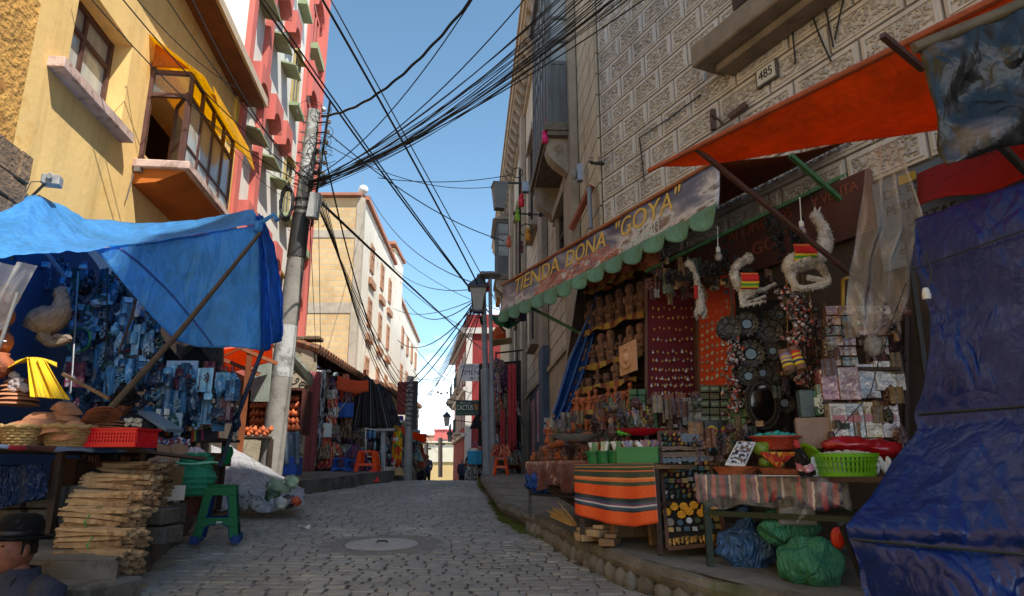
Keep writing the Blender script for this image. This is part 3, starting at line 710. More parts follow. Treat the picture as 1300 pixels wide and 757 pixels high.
mb=MB();mb.box((-5.35,15.15,1.1),(1.9,.3,3.3));mb.box((-6.2,18.5,1.1),(.3,7,3.3));mb.build('wall',m_beige,gh)
mb=MB()
for k in range(6):mb.box((-6.15+.34*k+.03*rnd.random(),15.1,2.80+.03*rnd.random()+.02*k),(.35,.36,.09))
mb.build('wall_cap',M('weathered mud cap','#6d5b45',.95,.4,5,1),gh,bevel=.02)
mb=MB();r1=random.Random(8)
for k in range(26):
 x=r1.uniform(-5.6,-4.6);z=r1.uniform(.3,2.3);pts=[]
 a=r1.uniform(0,6);R0=r1.uniform(.05,.16)
 for q in range(10):a+=r1.uniform(.3,.9);pts.append(V((x+R0*math.cos(a)*1.2+.02*q,14.992,z+R0*math.sin(a))))
 mb.tube(pts,.010,4)
mb.build('graffiti',M('black spray paint','#2a2a2c',.8),gh)
mb=MB()
for j in range(26):
 y=15.0+.235*j
 for k in range(3):mb.tube([V((-5.25+.32*k,y,2.98-.11*k)),V((-4.92+.32*k,y,2.87-.11*k))],[.085,.1],8)
mb.build('roof_tiles',M('old clay roof tile','#8a5a40',.9,.4,6,.5,col2='#5a4638',c2s=5),gh,smooth=True)
mb=MB();mb.poly([(-6.2,15,3.1),(-4.35,15,2.70),(-4.35,21,2.70),(-6.2,21,3.1)]);mb.poly([(-6.2,15,3.06),(-6.2,21,3.06),(-4.35,21,2.66),(-4.35,15,2.66)]);mb.build('roof_boards',m_wood_dark,gh)
h3=thing('stone_house','small pale stone house with sloping roof beyond the textile shop','building',(-5.6,25,-.3))
mb=MB();mb.box((-6.2,26.2,1.1),(2.9,4.6,4));mb.build('wall',M('pale rubble wall','#b5a688',.95,.3,2,1,9,bd=.05),h3)
mb=MB();mb.hexa([(-7.8,23.7,3.6),(-4.55,23.7,2.95),(-4.55,28.8,2.95),(-7.8,28.8,3.6),(-7.8,23.7,3.75),(-4.55,23.7,3.08),(-4.55,28.8,3.08),(-7.8,28.8,3.75)]);mb.build('roof',M('old clay roof tile','#8a5a40'),h3)
h4=thing('cream_row_house','cream two storey row house far down the left side','building',(-6.5,36,-1))
mb=MB();mb.box((-6.9,35,.6),(3.0,10,6));mb.build('wall',m_cream,h4)
mb=MB();mb.box((-6.9,35,3.7),(3.3,10.3,.2));mb.build('roof',m_bsill,h4)
for k in range(3):
 mb=MB();mb.box((-5.39,31.5+2.6*k,1.9),(.06,1.1,1.2));mb.build('window',m_glass,h4)
m_ash=M('tan ashlar stucco','#beb49e',.92,streak=.35,var=.15,vs=1.2,bump=.4,bs=25,col2='#b3a286',c2s=1.5,c2t=.6)
m_ashd=M('grey brown stone trim','#968a7a',.9,.25,3,.5,25)
rs=thing('ashlar_building','tan grooved stone building with heavy bracketed cornice on the right','building',RW.P(15,-.3,-2))
mb=MB();RW.box(mb,8.47,35,-.9,11.4,-6,0);mb.build('wall',M('groove shadow stucco','#6e6252',.95,.15,2),rs)
mb=MB();r1=random.Random(4);z=2.12;row=0
while z<11.2:
 y=8.49+(.0 if row%2 else-.0);first=True
 while y<35:
  l=(.55 if(row%2 and first)else 1.1)if y<20 else 2.2;first=False
  y1=min(y+l,35);RW.box(mb,y+.012,y1-.012,z+.012,z+.318,0,.03);y=y1
 z+=.33;row+=1
mb.build('ashlar_blocks',m_ash,rs)
mb=MB();RW.box(mb,8.47,35,-.9,2.02,.001,.045);RW.box(mb,8.47,35,2.02,2.12,.001,.09);mb.build('plinth',M('smooth tan plaster plinth','#aa9d84',.92,.25,1.6,.4,25,col2='#968a72',c2s=2),rs)
mb=MB()
for y in(10.0,14.2,19.5,25):RW.box(mb,y,y+.85,-.9,11.3,.046,.17)
mb.build('pilaster',m_ashd,rs)
mb=MB();RW.box(mb,8.2,35.3,11.4,11.55,0,.40);RW.box(mb,8.1,35.4,11.55,11.8,0,.46);RW.box(mb,8.1,35.4,11.8,11.88,0,.52);RW.box(mb,8.3,35.2,10.9,11.0,.031,.12)
mb.build('cornice',M('weathered cornice stone','#b3a48c',.9,.25,3,.5),rs)
y=8.4
while y<35:
 mb=MB();q=[(0,11.4),(.36,11.4),(.36,11.28),(.30,11.22),(.2,11.05),(.05,11.0),(0,11.0)]
 mb.prism(q,lambda o,z,d,y=y:RW.P(y+d,z,o+.02),0,.22);mb.build('cornice_bracket',m_ashd,rs);y+=.62
mb=MB();RW.box(mb,8.5,35,11.88,12.1,-6,.3);mb.build('roof',m_ashd,rs)
for(y0,y1,za,zb_)in((10.95,12.0,3.35,4.6),(16.2,17.5,6.2,8.6),(21.5,22.8,6.2,8.6),(16.3,17.4,3.2,4.7),(21.6,22.7,3.2,4.7)):
 f=window(RW,rs,y0,y1,za,zb_,m_wood_dark,m_glass,.06,.08,(.5,),(.65,))
 mb=MB();RW.box(mb,y0-.14,y0,za-.1,zb_+.1,.031,.15);RW.box(mb,y1,y1+.14,za-.1,zb_+.1,.031,.15);RW.box(mb,y0-.2,y1+.2,zb_+.0,zb_+.18,.031,.2);RW.box(mb,y0-.2,y1+.2,za-.22,za-.1,.031,.24)
 mb.build('surround',m_ashd,f)
def scroll(y,zt,wd,dep,ht):
 mb=MB();pts=[(0,zt),(dep,zt),(dep,zt-.10)]
 for k in range(9):
  t=k/8;pts.append((dep*(1-t)*.95+.05+.05*math.sin(t*6.28),zt-.14-(ht-.14)*t**.8))
 pts.append((0,zt-ht));mb.prism(pts,lambda o,z,d:RW.P(y+d,z,o+.032),0,wd)
 for s in(-.012,wd+.0):
  mb.tube([RW.P(y+s+(.0),zt-.2+.09*math.sin(a)*(1-a/16),.032+dep*.62+.09*math.cos(a)*(1-a/16))for a in[k*.6 for k in range(22)]],.012,5)
 for k in range(5):mb.tube([RW.P(y,zt-.32-.09*k,.06+dep*(.62-.12*k)),RW.P(y+wd,zt-.32-.09*k,.06+dep*(.62-.12*k))],.022,6)
 return mb
def gallery(Y0,Y1,zs,zt,o,lab_m,panels=3):
 mb=MB();RW.box(mb,Y0,Y1,zs-.14,zs,.031,o);RW.box(mb,Y0+.03,Y1-.03,zs-.22,zs-.14,.031,o-.05)
 s=mb.build('balcony_slab',M('stained slab stone','#6b6357',.9,.4,6,.7,30),rs)
 for yy_ in(Y0+.15,Y1-.45):scroll(yy_,zs-.22,.28,o-.1,.75).build('corbel',m_ashd,s)
 g=MB();o2=o-.06;y0,y1=Y0+.05,Y1-.05
 hp=(zt-zs)*.33
 for(a,b)in((y0,y0+.07),(y1-.07,y1)):RW.box(g,a,b,zs,zt,o2-.07,o2)
 RW.box(g,y0,y0+.07,zs,zt,.031,.09);RW.box(g,y0+.02,y0+.05,zs,zs+hp,.09,o2-.07)
 RW.box(g,y0,y0+.075,zs+hp,zs+hp+.06,.09,o2-.07);RW.box(g,y0,y0+.075,zs,zs+.08,.09,o2-.07)
 nz_=max(2,int((zt-zs-hp)/.42))
 for k in range(1,nz_+1):
  z=zs+hp+(zt-zs-hp)*k/nz_;RW.box(g,y0,y0+.06,z-.025,z+.025,.09,o2-.07);RW.box(g,y0+.07,y1-.07,z-.025,z+.025,o2-.05,o2-.01)
 RW.box(g,y0+.003,y0+.055,zs+.08,zs+hp,.19,.22);RW.box(g,y0+.003,y0+.055,zs+.08,zs+hp,o2-.20,o2-.17)
 RW.box(g,y0+.07,y1-.07,zs,zs+hp,o2-.05,o2-.02)
 for k in range(1,panels*2):
  c=y0+(y1-y0)*k/(panels*2);RW.box(g,c-.025,c+.025,zs,zt,o2-.06,o2-.005)
 RW.box(g,y0-.04,y1+.04,zt,zt+.12,.031,o2+.06)
 gg=g.build('enclosed_gallery',M('weathered grey wood','#5c6063',.8,.3,6,.5,50,stretch=(1,1,.3)),rs)
 p=MB();RW.box(p,y0+.03,y0+.035,zs+hp,zt,.06,o2-.04);RW.box(p,y0+.06,y1-.06,zs+hp,zt,o2-.035,o2-.03);p.build('pane',M('dusty window glass','#8c9496',.25,.35,2.5,0,spec=.7),gg)
 return gg
gallery(10.12,12.72,5.55,8.9,.56,'')
gallery(27.6,30.0,8.1,10.4,.62,'',2)
mb=MB();mb.hexa([RW.P(27.5,10.52,.03),RW.P(30.1,10.52,.03),RW.P(30.1,10.52,.75),RW.P(27.5,10.52,.75),RW.P(28.2,11.0,.03),RW.P(29.4,11.0,.03),RW.P(29.4,11.0,.2),RW.P(28.2,11.0,.2)]);mb.build('gallery_roof',m_ashd,rs)
mb=MB();m_blue=M('faded blue paint','#46566c',.85,.25,2,.3)
RW.box(mb,15.1,18.6,.1,2.0,.046,.052);RW.box(mb,14.19,14.196,.55,2.6,.046,.172);RW.box(mb,14.2,15.05,.55,2.6,.171,.176)
mur=mb.build('painted_panel',m_blue,rs)
mb=MB();RW.box(mb,15.5,16.6,.7,1.9,.053,.058);RW.box(mb,17.2,18.2,.4,1.8,.053,.058);mb.build('poster',M('faded pink poster','#b8848a',.8,.3,5,col2='#c9c2b8',c2s=4),mur)
mb=MB();RW.box(mb,14.188,14.194,-.2,.55,.046,.174);mb.build('pink_base',M('faded pink paint','#a8817a',.85,.2,3),mur)
mb=MB()
for k,zz in enumerate((1.0,.86)):
 for q in range(4):RW.box(mb,14.180,14.186,zz,zz+.09,.06+.028*q,.078+.028*q)
mb.build('lettering',m_white,mur)
m_car=M('carved facade plaster','#c6c1ba',.92,.12,1.5,.35,30,streak=.35,col2='#aaa49b',c2s=1.2,c2t=.6)
m_verm=M('vermiculated stone','#a8a29a',.95,streak=.3,var=.3,vs=10,bump=.6,bs=50)
cf=thing('carved_facade_building','building faced with rows of carved vermiculated blocks above the souvenir stall','building',FW.P(5,-.5,-2))
mb=MB();FW.box(mb,-.5,8.45,-1.2,11.3,-7,0);mb.build('wall',M('facade joint plaster','#8a8074',.95,.2,2),cf)
m_cframe=MB();m_cin=MB();r1=random.Random(6)
def block(Y0,Y1,z0,z1,plain=False,disc=False):
 g_=.012;FW.box(m_cframe,Y0+g_,Y1-g_,z0+g_,z1-g_,0,.03)
 if plain:return
 a0,a1,c0,c1=Y0+.055,Y1-.055,z0+.06,z1-.06
 FW.box(m_cframe,a0-.018,a1+.018,c0-.018,c0,.03,.042);FW.box(m_cframe,a0-.018,a1+.018,c1,c1+.018,.03,.042)
 FW.box(m_cframe,a0-.018,a0,c0,c1,.03,.042);FW.box(m_cframe,a1,a1+.018,c0,c1,.03,.042)
 nu,nv=max(6,int((a1-a0)/.0125)),max(6,int((c1-c0)/.0125));sd_=r1.random()*50
 def fn(u,v):
  y,z=a0+(a1-a0)*u,c0+(c1-c0)*v
  ed=min(u,1-u,v,1-v)<.02
  k=mn.noise(V((y*34+sd_,z*34,3)))+.4*mn.noise(V((y*70,z*70+sd_,3)))
  h=.033+(.0 if ed else max(-.014,min(.012,k*.09)))
  if disc and abs((u-.5)*(a1-a0))<.10 and True:
   rr=math.hypot((u-.5)*(a1-a0),(v-.5)*(c1-c0))
   if rr<.10:h=.05
  return FW.P(y,z,h)
 m_cin.grid(fn,nu,nv)
z=2.2;row=0
while z<8.2:
 y=8.44;first=True
 while y>3.2:
  l=(.24 if row%2 and first else .47)if z>3.95 or y>7.2 else .62;first=False
  y0=y-l
  zz=z
  slab=(4.1<y and y0<6.35 and 4.0<z+.2 and z<4.25)
  if not slab:block(max(y0,3.2),y,z,z+.315,disc=(z<3.3 and y<6.9 and int(y*10)%2==0))
  y=y0
 z+=.315;row+=1
z=8.2
while z<11.0:
 FW.box(m_cframe,3.0,8.44,z+.012,z+.60,0,.03);z+=.63
z=1.2
m_cframe.build('block_frames',m_car,cf);m_cin.build('carved_panels',m_verm,cf)
mb=MB();FW.box(mb,-.5,8.55,11.3,11.7,-7,.5);mb.build('cornice',m_car,cf)
mb=MB();FW.box(mb,3.2,6.33,3.98,4.22,.031,.44);FW.box(mb,3.3,6.2,3.90,3.98,.031,.26);
o=mb.build('balcony_slab',M('stained balcony stone','#7d7264',.9,.35,4,.6,30),cf,bevel=.015)
mb=MB();FW.box(mb,3.2,6.1,4.6,6.9,.045,.06);mb.build('balcony_door',m_wood_dark,cf)
pl_=thing('house_number_plate','white house number plate reading 485 on the carved facade','sign',FW.P(5.78,3.55,.05))
mb=MB();FW.box(mb,5.66,5.90,3.57,3.76,.045,.075);mb.build('plate',M('plate edge','#55504a',.6),pl_)
mb=MB();FW.box(mb,5.68,5.88,3.585,3.745,.0751,.081);mb.build('enamel',M('enamel white','#c4c4bc',.4,.1,20),pl_)
mb=MB();add_text(mb,'485',.13,lambda x,y,d:FW.P(5.78-x,3.665+y,.083+d),.002,.15);mb.build('lettering',M('black lettering','#1c1c1e',.6),pl_)
mb=MB();FW.box(mb,3.0,8.44,-1.0,2.2,.001,.02);mb.build('shop_wall',M('grimy shop wall','#4b4038',.95,.3,2),cf)
nb=thing('unseen_shade_building','unseen building behind the camera, added to shade the road','building',(8,-6,-2))  # added out of view; its stepped heights shape the shade on the road
mb=MB()
mb.hexa([FW.P(-.6,-2,0),FW.P(-3.6,-2,0),FW.P(-3.6,-2,-9),FW.P(-.6,-2,-9),FW.P(-.6,18,0),FW.P(-3.6,18,0),FW.P(-3.6,18,-9),FW.P(-.6,18,-9)]);mb.hexa([FW.P(-3.61,-2,0),FW.P(-14,-2,0),FW.P(-14,-2,-9),FW.P(-3.61,-2,-9),FW.P(-3.61,24.5,0),FW.P(-14,24.5,0),FW.P(-14,24.5,-9),FW.P(-3.61,24.5,-9)]);mb.build('wall',m_car,nb)
nl=thing('near_left_building','plain ochre building further down the left side','building',(-8,-6,-2))
mb=MB();LY.box(mb,-12,.45,-2,8,-6,0);mb.build('wall',m_yel,nl)
m_hred=M('brick red paint','#8e2f30',.85,.12,1.5,.2,20);m_trim=M('white plaster trim','#cfc8c0',.85,.08,3)
ht=thing('red_hotel_building','brick red corner building with white cornice and balconies far up the right side','building',(-2,40,-1))
HW=Wall(3.03,-.142,-1)
mb=MB();HW.box(mb,40.3,52,-2.5,9.2,-4,0);mb.box((-.55,40.15,3.4),(4.2,.3,11.6));mb.build('wall',m_hred,ht)
mb=MB();HW.box(mb,39.85,52.2,8.0,8.35,.003,.45);mb.box((-.45,39.9,8.18),(4.6,.2,.35));HW.box(mb,39.9,40.25,-1.5,8.0,-.3,.06);HW.box(mb,39.9,52,4.6,4.85,.003,.2);HW.box(mb,39.9,52,2.0,2.2,.003,.2);mb.box((-.45,39.93,1.2),(4.4,.14,.3));mb.build('trim',m_trim,ht)
for zz in(5.2,2.6):
 for y0 in(41.2,43.8,46.4,49):
  window(HW,ht,y0,y0+1.0,zz,zz+1.9,m_trim,m_glass,.06,.12,(.5,),(.6,))
for y0 in(41,45.8):
 for zz in(4.85,2.2):
  mb=MB();HW.box(mb,y0,y0+2.6,zz,zz+.1,.2,.6);s=mb.build('balcony',m_trim,ht)
  mb=MB()
  for k in range(14):mb.bar(HW.P(y0+.1+.185*k,zz+.1,.55),HW.P(y0+.1+.185*k,zz+.9,.55),.025)
  mb.bar(HW.P(y0,zz+.9,.55),HW.P(y0+2.6,zz+.9,.55),.04);mb.build('railing',M('teal iron','#2f5a5c',.5),s)
def flat_sign(name,label,c,wd,hg,rows,bgm,fgm,Y):
 t=thing(name,label,'sign',c)
 mb=MB();mb.box(c,(wd,.08,hg));mb.build('board',bgm,t)
 mb=MB()
 for txt,s,dx,dz,tw in rows:add_text(mb,txt,s,lambda x,y,d:V((c[0]+dx+x,c[1]-.045-d,c[2]+dz+y)),.004,tw)
 mb.build('lettering',fgm,t)
 return t
c=at(599,473,33);c2_=at(594,518,31)
flat_sign('lodging_sign','white projecting sign reading HOSPEDAJE JIMENE in blue letters',c,1.18,.84,[('HOSPEDAJE',.26,.0,.26,1.05),('JIMENE',.36,.02,-.02,1.05),('812',.2,.15,-.30,.45)],M('sign white','#c9ccd0',.5,.08,3),M('navy lettering','#23306a',.5),33)
t=flat_sign('hostel_sign','dark green projecting sign reading HOTTAL CACTUS in white letters',c2_,1.08,.68,[('HOTTAL',.15,-.1,.22,.5),('CACTUS',.32,-.14,-.0,.72),('- - - - - -',.1,-.1,-.24,.7)],M('sign green','#1d4a3c',.5,.2,6),m_white,31)
mb=MB();mb.ball(V(c2_)+V((.38,-.05,.05)),(.1,.02,.16),10,7);mb.ball(V(c2_)+V((.30,-.05,.12)),(.08,.02,.05),8,5);mb.build('emblem',M('cactus flower red','#b5482c',.6,.4,12,col2='#4a8a4a',c2s=8),t)
for cc,sx in((c,.59),(c2_,.54)):
 mb=MB();mb.bar(V(cc)+V((sx,0,.2)),V(cc)+V((1.6,0,.2)),.05);mb.bar(V(cc)+V((sx,0,-.2)),V(cc)+V((1.6,0,-.2)),.05)
 solo('sign_bracket',mb,m_dmetal,'iron arm carrying the white HOSPEDAJE sign' if cc is c else 'iron arm carrying the green CACTUS sign','bracket')
sh=thing('dark_eaved_house','narrow house with deep dark sloping eaves past the red hotel','building',(-4.6,56,-2))
mb=MB();mb.box((-3.1,58,1.2),(2.6,6,8.2));mb.build('wall',M('grey white wall','#a8a49a',.9,.15,2),sh)
mb=MB();mb.hexa([(-5.3,54.6,5.3),(-1.5,54.6,5.3),(-1.5,61,5.3),(-5.3,61,5.3),(-4.7,54.8,6.2),(-1.5,54.8,6.2),(-1.5,61,6.2),(-4.7,61,6.2)]);mb.build('roof',M('dark slate roof','#4e4c48',.8,.3,3),sh)
for k in range(3):
 mb=MB();mb.box((-4.42,56+1.6*k,3.2),(.06,.8,1.5));mb.build('window',m_glass,sh)
fb=thing('tan_end_building','pale tan wall closing the far end of the street','building',(-8,90,-3))
mb=MB();mb.box((-8.6,92,.3),(5.0,4,6.8));mb.build('wall',M('sunlit tan wall','#c8ab74',.9,.1,.5),fb)
mb=MB();mb.box((-8.6,89.9,2.4),(4.6,.2,2.2));mb.box((-8.6,91.8,3.8),(5.3,4.6,.2));mb.build('upper_band',M('whitish band','#cfc6ae',.9,.15,1),fb)
pk=thing('pink_far_house','small pink house on the skyline at the end of the street','building',(-9,110,2))
mb=MB();mb.box((-10.6,111,4.6),(3.2,4,3.6));mb.build('wall',M('pink paint far','#d06a62',.9,.1,1),pk)
for k in range(3):
 mb=MB();mb.box((-11.3+.8*k,108.95,4.6),(.6,.1,.9));mb.build('window',m_glass,pk)
mb=MB();mb.box((-10.6,111,6.5),(3.5,4.3,.2));mb.build('roof',M('pink paint far','#d06a62'),pk)
for k,(x,y,wd,h,col)in enumerate(((-13.6,100,3.4,3.9,'#b8a98c'),(-6.0,84,1.6,3.0,'#c8c0b0'),(-15.5,130,4,6.5,'#b98a70'))):
 t=thing('far_house',['beige far house left of the tan wall','narrow pale house right of the tan wall','brownish house far behind the left poles'][k],'building',(x,y,-3))
 mb=MB();mb.box((x,y,h/2-2),(wd,4,h+4));mb.build('wall',M('far wall %s'%col[1:4],col,.9,.15,1),t)
 mb=MB();mb.box((x,y,h+.1),(wd+.3,4.3,.2));mb.build('roof',m_bsill,t)
def X3(right,up=V((0,0,1))):
 r=V(right).normalized();f=up.cross(r).normalized();return Matrix((r,f,up)).transposed()
CAMR=Matrix.Identity(3)
def faceR(ang=0):return Matrix.Rotation(ang,3,'Z')
def figurine(kind,seed):
 m=MB();r=random.Random(seed);n=12
 if kind=='totem':
  pr_=[(0,0),(.055,0),(.06,.02),(.05,.05),(.056,.10),(.046,.15),(.052,.20),(.04,.235),(.05,.27),(.045,.31),(.02,.335),(0,.34)]
  m.lathe([(a*r.uniform(.9,1.1),b)for a,b in pr_],(0,0,0),n,caps=False)
  m.ball((0,-.045,.27),(.018,.02,.03),8,5);m.ball((-.02,-.035,.295),.011,6,4);m.ball((.02,-.035,.295),.011,6,4)
  for s in(-1,1):m.tube([V((s*.05,0,.21)),V((s*.06,-.02,.15)),V((s*.03,-.055,.12))],[.017,.015,.014],7)
  m.ball((0,-.05,.09),(.028,.02,.03),8,5)
 elif kind=='pot':
  m.lathe([(0,0),(.05,0),(.085,.04),(.10,.09),(.085,.14),(.05,.17),(.06,.19),(.052,.19),(.04,.17),(0,.16)],(0,0,0),16,caps=False)
  m.tube([V((-.05,0,.17)),V((-.1,0,.15)),V((-.095,0,.10))],.01,6)
 elif kind=='goblet':
  m.lathe([(0,0),(.045,0),(.04,.02),(.022,.05),(.025,.08),(.05,.11),(.055,.17),(.048,.17),(.03,.12),(0,.115)],(0,0,0),14,caps=False)
  m.ball((0,-.04,.13),(.02,.015,.025),8,5)
 elif kind=='woman':
  m.lathe([(0,0),(.05,0),(.052,.03),(.032,.09),(.03,.12),(.042,.15),(.03,.175),(.014,.185),(.014,.2)],(0,0,0),n,caps=False)
  m.ball((0,0,.215),(.024,.026,.03),10,7);m.ball((0,.006,.225),(.028,.028,.024),10,6,.2,6)
  for s in(-1,1):m.tube([V((s*.04,0,.16)),V((s*.055,-.01,.12)),V((s*.02,-.045,.10))],[.012,.011,.01],7)
  m.ball((-.015,-.035,.145),.012,7,5);m.ball((.015,-.035,.145),.012,7,5)
 elif kind=='squat':
  m.ball((0,0,.045),(.05,.04,.05),12,8,.25,3,seed=seed);m.ball((0,-.008,.105),(.032,.03,.034),10,7,.2,4,seed=seed)
  for s in(-1,1):m.ball((s*.035,-.03,.02),(.02,.03,.02),8,5);m.tube([V((s*.045,0,.08)),V((s*.05,-.03,.05))],[.014,.012],6)
 elif kind=='head':
  m.lathe([(0,0),(.04,0),(.045,.02),(.055,.05),(.058,.09),(.05,.12),(.055,.14),(.03,.155),(0,.15)],(0,0,0),n,caps=False)
  m.ball((0,-.058,.07),(.012,.018,.022),7,5);m.ball((-.022,-.05,.09),.012,7,5);m.ball((.022,-.05,.09),.012,7,5);m.ball((0,-.05,.04),(.024,.012,.008),7,5)
 return m
GOODS={}
def goods_mesh(name,key,mb_,mat_,smooth=True,bevel=0):
 """make the mesh data once; every placed piece is an object of its own that shares it"""
 if key not in GOODS:
  me=mb_.build(name,mat_,loc=(0,0,0),smooth=smooth).data
  o=[q for q in bpy.data.objects if q.data==me][0];bpy.data.objects.remove(o);GOODS[key]=me
 return GOODS[key]
def place(name,me,loc,rz=0,scale=1,label=None,cat=None,group=None,rot=None,mat=None):
 o=bpy.data.objects.new(name,me);COL.objects.link(o);o.location=loc
 o.rotation_euler=rot if rot else(0,0,rz);o.scale=(scale,)*3 if not hasattr(scale,'__len__')else scale
 WL[o.name]=V(loc)
 if mat:o.material_slots[0].link='OBJECT';o.material_slots[0].material=mat
 return tag(o,label,cat,group)
def gm(kind,seed,mat_):return goods_mesh('figurine',(kind,seed,mat_.name),figurine(kind,seed),mat_,'all')
RZF=math.atan2(-.469,1)
def yaw_to_cam(p):return math.atan2(p[0],-p[1])*1.0 if False else-math.atan2(p[0],p[1])
BANZ0,BANZ1=2.03,2.42;BY0,BY1=5.47,9.23;BO=1.07
aw=thing('shop_awning','shop awning with printed TIENDA DONA GOYA banner and scalloped green valance','awning',FW.P(6.9,2.0,BO))
def ban(u,v):
 Y=BY1+(BY0-BY1)*u;z=BANZ0+(BANZ1-BANZ0)*v-.03*math.sin(u*math.pi)*(1-.3*v);return FW.P(Y,z,BO+.05*(1-v)+.015*mn.noise(V((Y*2.2,z*3,0)))+.008*math.sin(Y*9))
mb=MB();mb.grid(ban,60,8,.006)
def banner_mat():
 m,t,b=nodes('printed banner of sky and rocks');lk=t.links.new
 tc=N(t,'ShaderNodeTexCoord');mp_=N(t,'ShaderNodeMapping');mp_.inputs['Scale'].default_value=(7,1.3,1);mp_.inputs['Rotation'].default_value=(0,0,.25);lk(tc.outputs['UV'],mp_.inputs[0])
 n1=N(t,'ShaderNodeTexNoise',i_Scale=1.3,i_Detail=8.0,i_Roughness=.6,i_Distortion=.4);lk(mp_.outputs[0],n1.inputs['Vector'])
 sp=N(t,'ShaderNodeSeparateXYZ');lk(tc.outputs['UV'],sp.inputs[0])
 a=N(t,'ShaderNodeMath',operation='MULTIPLY_ADD');a.inputs[1].default_value=-.28;lk(sp.outputs[1],a.inputs[0]);lk(n1.outputs[0],a.inputs[2])
 rp=N(t,'ShaderNodeValToRGB');e=rp.color_ramp.elements;e[0].position=.16;e[0].color=(*srgb('#3a3d5a'),1);e[1].position=.30;e[1].color=(*srgb('#565a70'),1)
 for p,c in((.40,'#8d8a92'),(.47,'#c2bfc2'),(.53,'#70605c'),(.66,'#8a6a5a')):
  q=e.new(p);q.color=(*srgb(c),1)
 lk(a.outputs[0],rp.inputs[0]);lk(rp.outputs[0],b.inputs['Base Color']);b.inputs['Roughness'].default_value=.4
 return m
ban_o=mb.build('banner',banner_mat(),aw,smooth='all')
def bfn(Yc,zc,lean=0):
 def f(x,y,d):
  Y=Yc+.45-x/FW.k;z=zc+y;u=(BY1-Y)/(BY1-BY0);v=(z-BANZ0)/(BANZ1-BANZ0)
  z-=.03*math.sin(u*math.pi)*(1-.3*v)
  return FW.P(Y,z,BO+.05*(1-v)+.015*mn.noise(V((Y*2.2,z*3,0)))+.008*math.sin(Y*9)+.006+d)
 return f
m_gold=M('golden lettering','#c9a44c',.5,.15,10,0);m_redl=M('orange red small lettering','#c4684c',.5,.2,30,0);m_gray=M('pale grey lettering','#b9c2b8',.5)
for t_,y_,s_,w_ in(('TIENDA',7.90,.27,1.22),('DONA',6.87,.26,.80),('"GOYA"',5.90,.27,1.0)):
 mb=MB();add_text(mb,t_,s_,bfn(y_,2.295),.003,w_);mb.build('title_lettering',m_gold,ban_o)
for t_,y_,z_,w_ in(('SOUVENIRS - ARTESANIAS',7.12,2.19,1.5),('CERAMICA  PLATA  TEJIDOS',7.10,2.13,1.75),('AMULETOS  INCIENSO  TODO',7.05,2.075,1.85)):
 mb=MB();add_text(mb,t_,.07,bfn(y_,z_),.002,w_);mb.build('small_lettering',m_redl,ban_o)
for t_,s_,y_,z_,w_ in(('No 485',.11,8.40,2.085,.36),('71303',.11,5.85,2.15,.32),('Cel. 70658511',.09,5.98,2.08,.62)):
 mb=MB();add_text(mb,t_,s_,bfn(y_,z_),.002,w_);mb.build('number_lettering',m_gray,ban_o)
mb=MB();NV=13
def val(u,v):
 Y=BY1+(BY0-BY1)*u;s=abs(math.sin(u*math.pi*NV));d=(.05+.12*s**.7)*(1+.25*mn.noise(V((Y*1.7,0,5))))
 z=BANZ0+.015-.03*math.sin(u*math.pi)-d*v;return FW.P(Y,z,BO+.055+.035*v*math.sin(u*math.pi*NV*2+.5)+.02*v*s)
mb.grid(val,240,6,.004);mb.build('valance',tarp('dusty mint green cloth','#6f9a82',.25,.8,.2,6,.3),aw,smooth='all')
mb=MB()
mb.grid(lambda u,v:FW.P(min(BY1,8.45+.33*v*1.0)if False else(8.42+(BY1-8.42)*v)+((BY0-.4*(1-v))-(8.42+(BY1-8.42)*v))*u,2.62-.21*v-.05*math.sin(v*3.14),.05+(BO-.05)*v),20,8,.006)
mb.build('canopy',tarp('brown orange canvas','#8a4a2c',.35,.8,.2,3,.3),aw,smooth='all')
mb=MB();mb.tube([FW.P(BY1+.05,BANZ1+.01,BO),FW.P(BY0-.3,BANZ1+.01,BO)],.018,8);mb.build('front_pole',M('reddish bamboo pole','#9a5f3c',.7,.3,8),aw)
mb=MB()
def endc(u,v):
 o=BO-.35*u;z=2.40-.48*v*(1-.1*u);return FW.P(9.27+.03*math.sin(u*20+v*3),z,o)
mb.grid(endc,24,8,.005);mb.build('end_curtain',speckle('purple patterned cloth',['#3a3350','#54486c','#8a8494','#6c4a52'],9,.8,.2),aw,smooth='all')
mb=MB();mb.grid(lambda u,v:FW.P(9.31+.04*math.sin(u*12),2.02-.17*v*math.sin(.35+2.5*u),BO+.12-.4*u),16,5,.005);mb.build('end_valance',tarp('dark green cloth flap','#1f6a4c',.25,.8,.2,6,.3),aw,smooth='all')
mb=MB();mb.tube([FW.P(8.65,2.0,BO-.02),FW.P(8.25,1.42,.1)+V((.05,0,0))],.02,8);mb.build('strut',m_gmetal,aw)
mb=MB();mb.poly([FW.P(8.3,2.48,.9),FW.P(7.6,2.48,.9),FW.P(7.3,2.72,.4),FW.P(7.7,2.66,.4)]);solo('folded_plastic_sheet',mb,clear_plastic('milky sheet'),'milky plastic sheet folded over the top of the banner awning','plastic sheet')
m_or=tarp('orange tarp','#ff7c2c',.72,.55,.1,1.2,.35,.04)
A=V((1.08,4.67,2.2));B=V((2.42,2.72,2.2));Cc=V((5.2,3.2,2.25));D=V((2.9,4.06,2.18))
ot=thing('orange_tarp_awning','bright orange tarpaulin awning stretched on a slanting bamboo pole','awning',(2.2,3.6,2.1))
mb=MB()
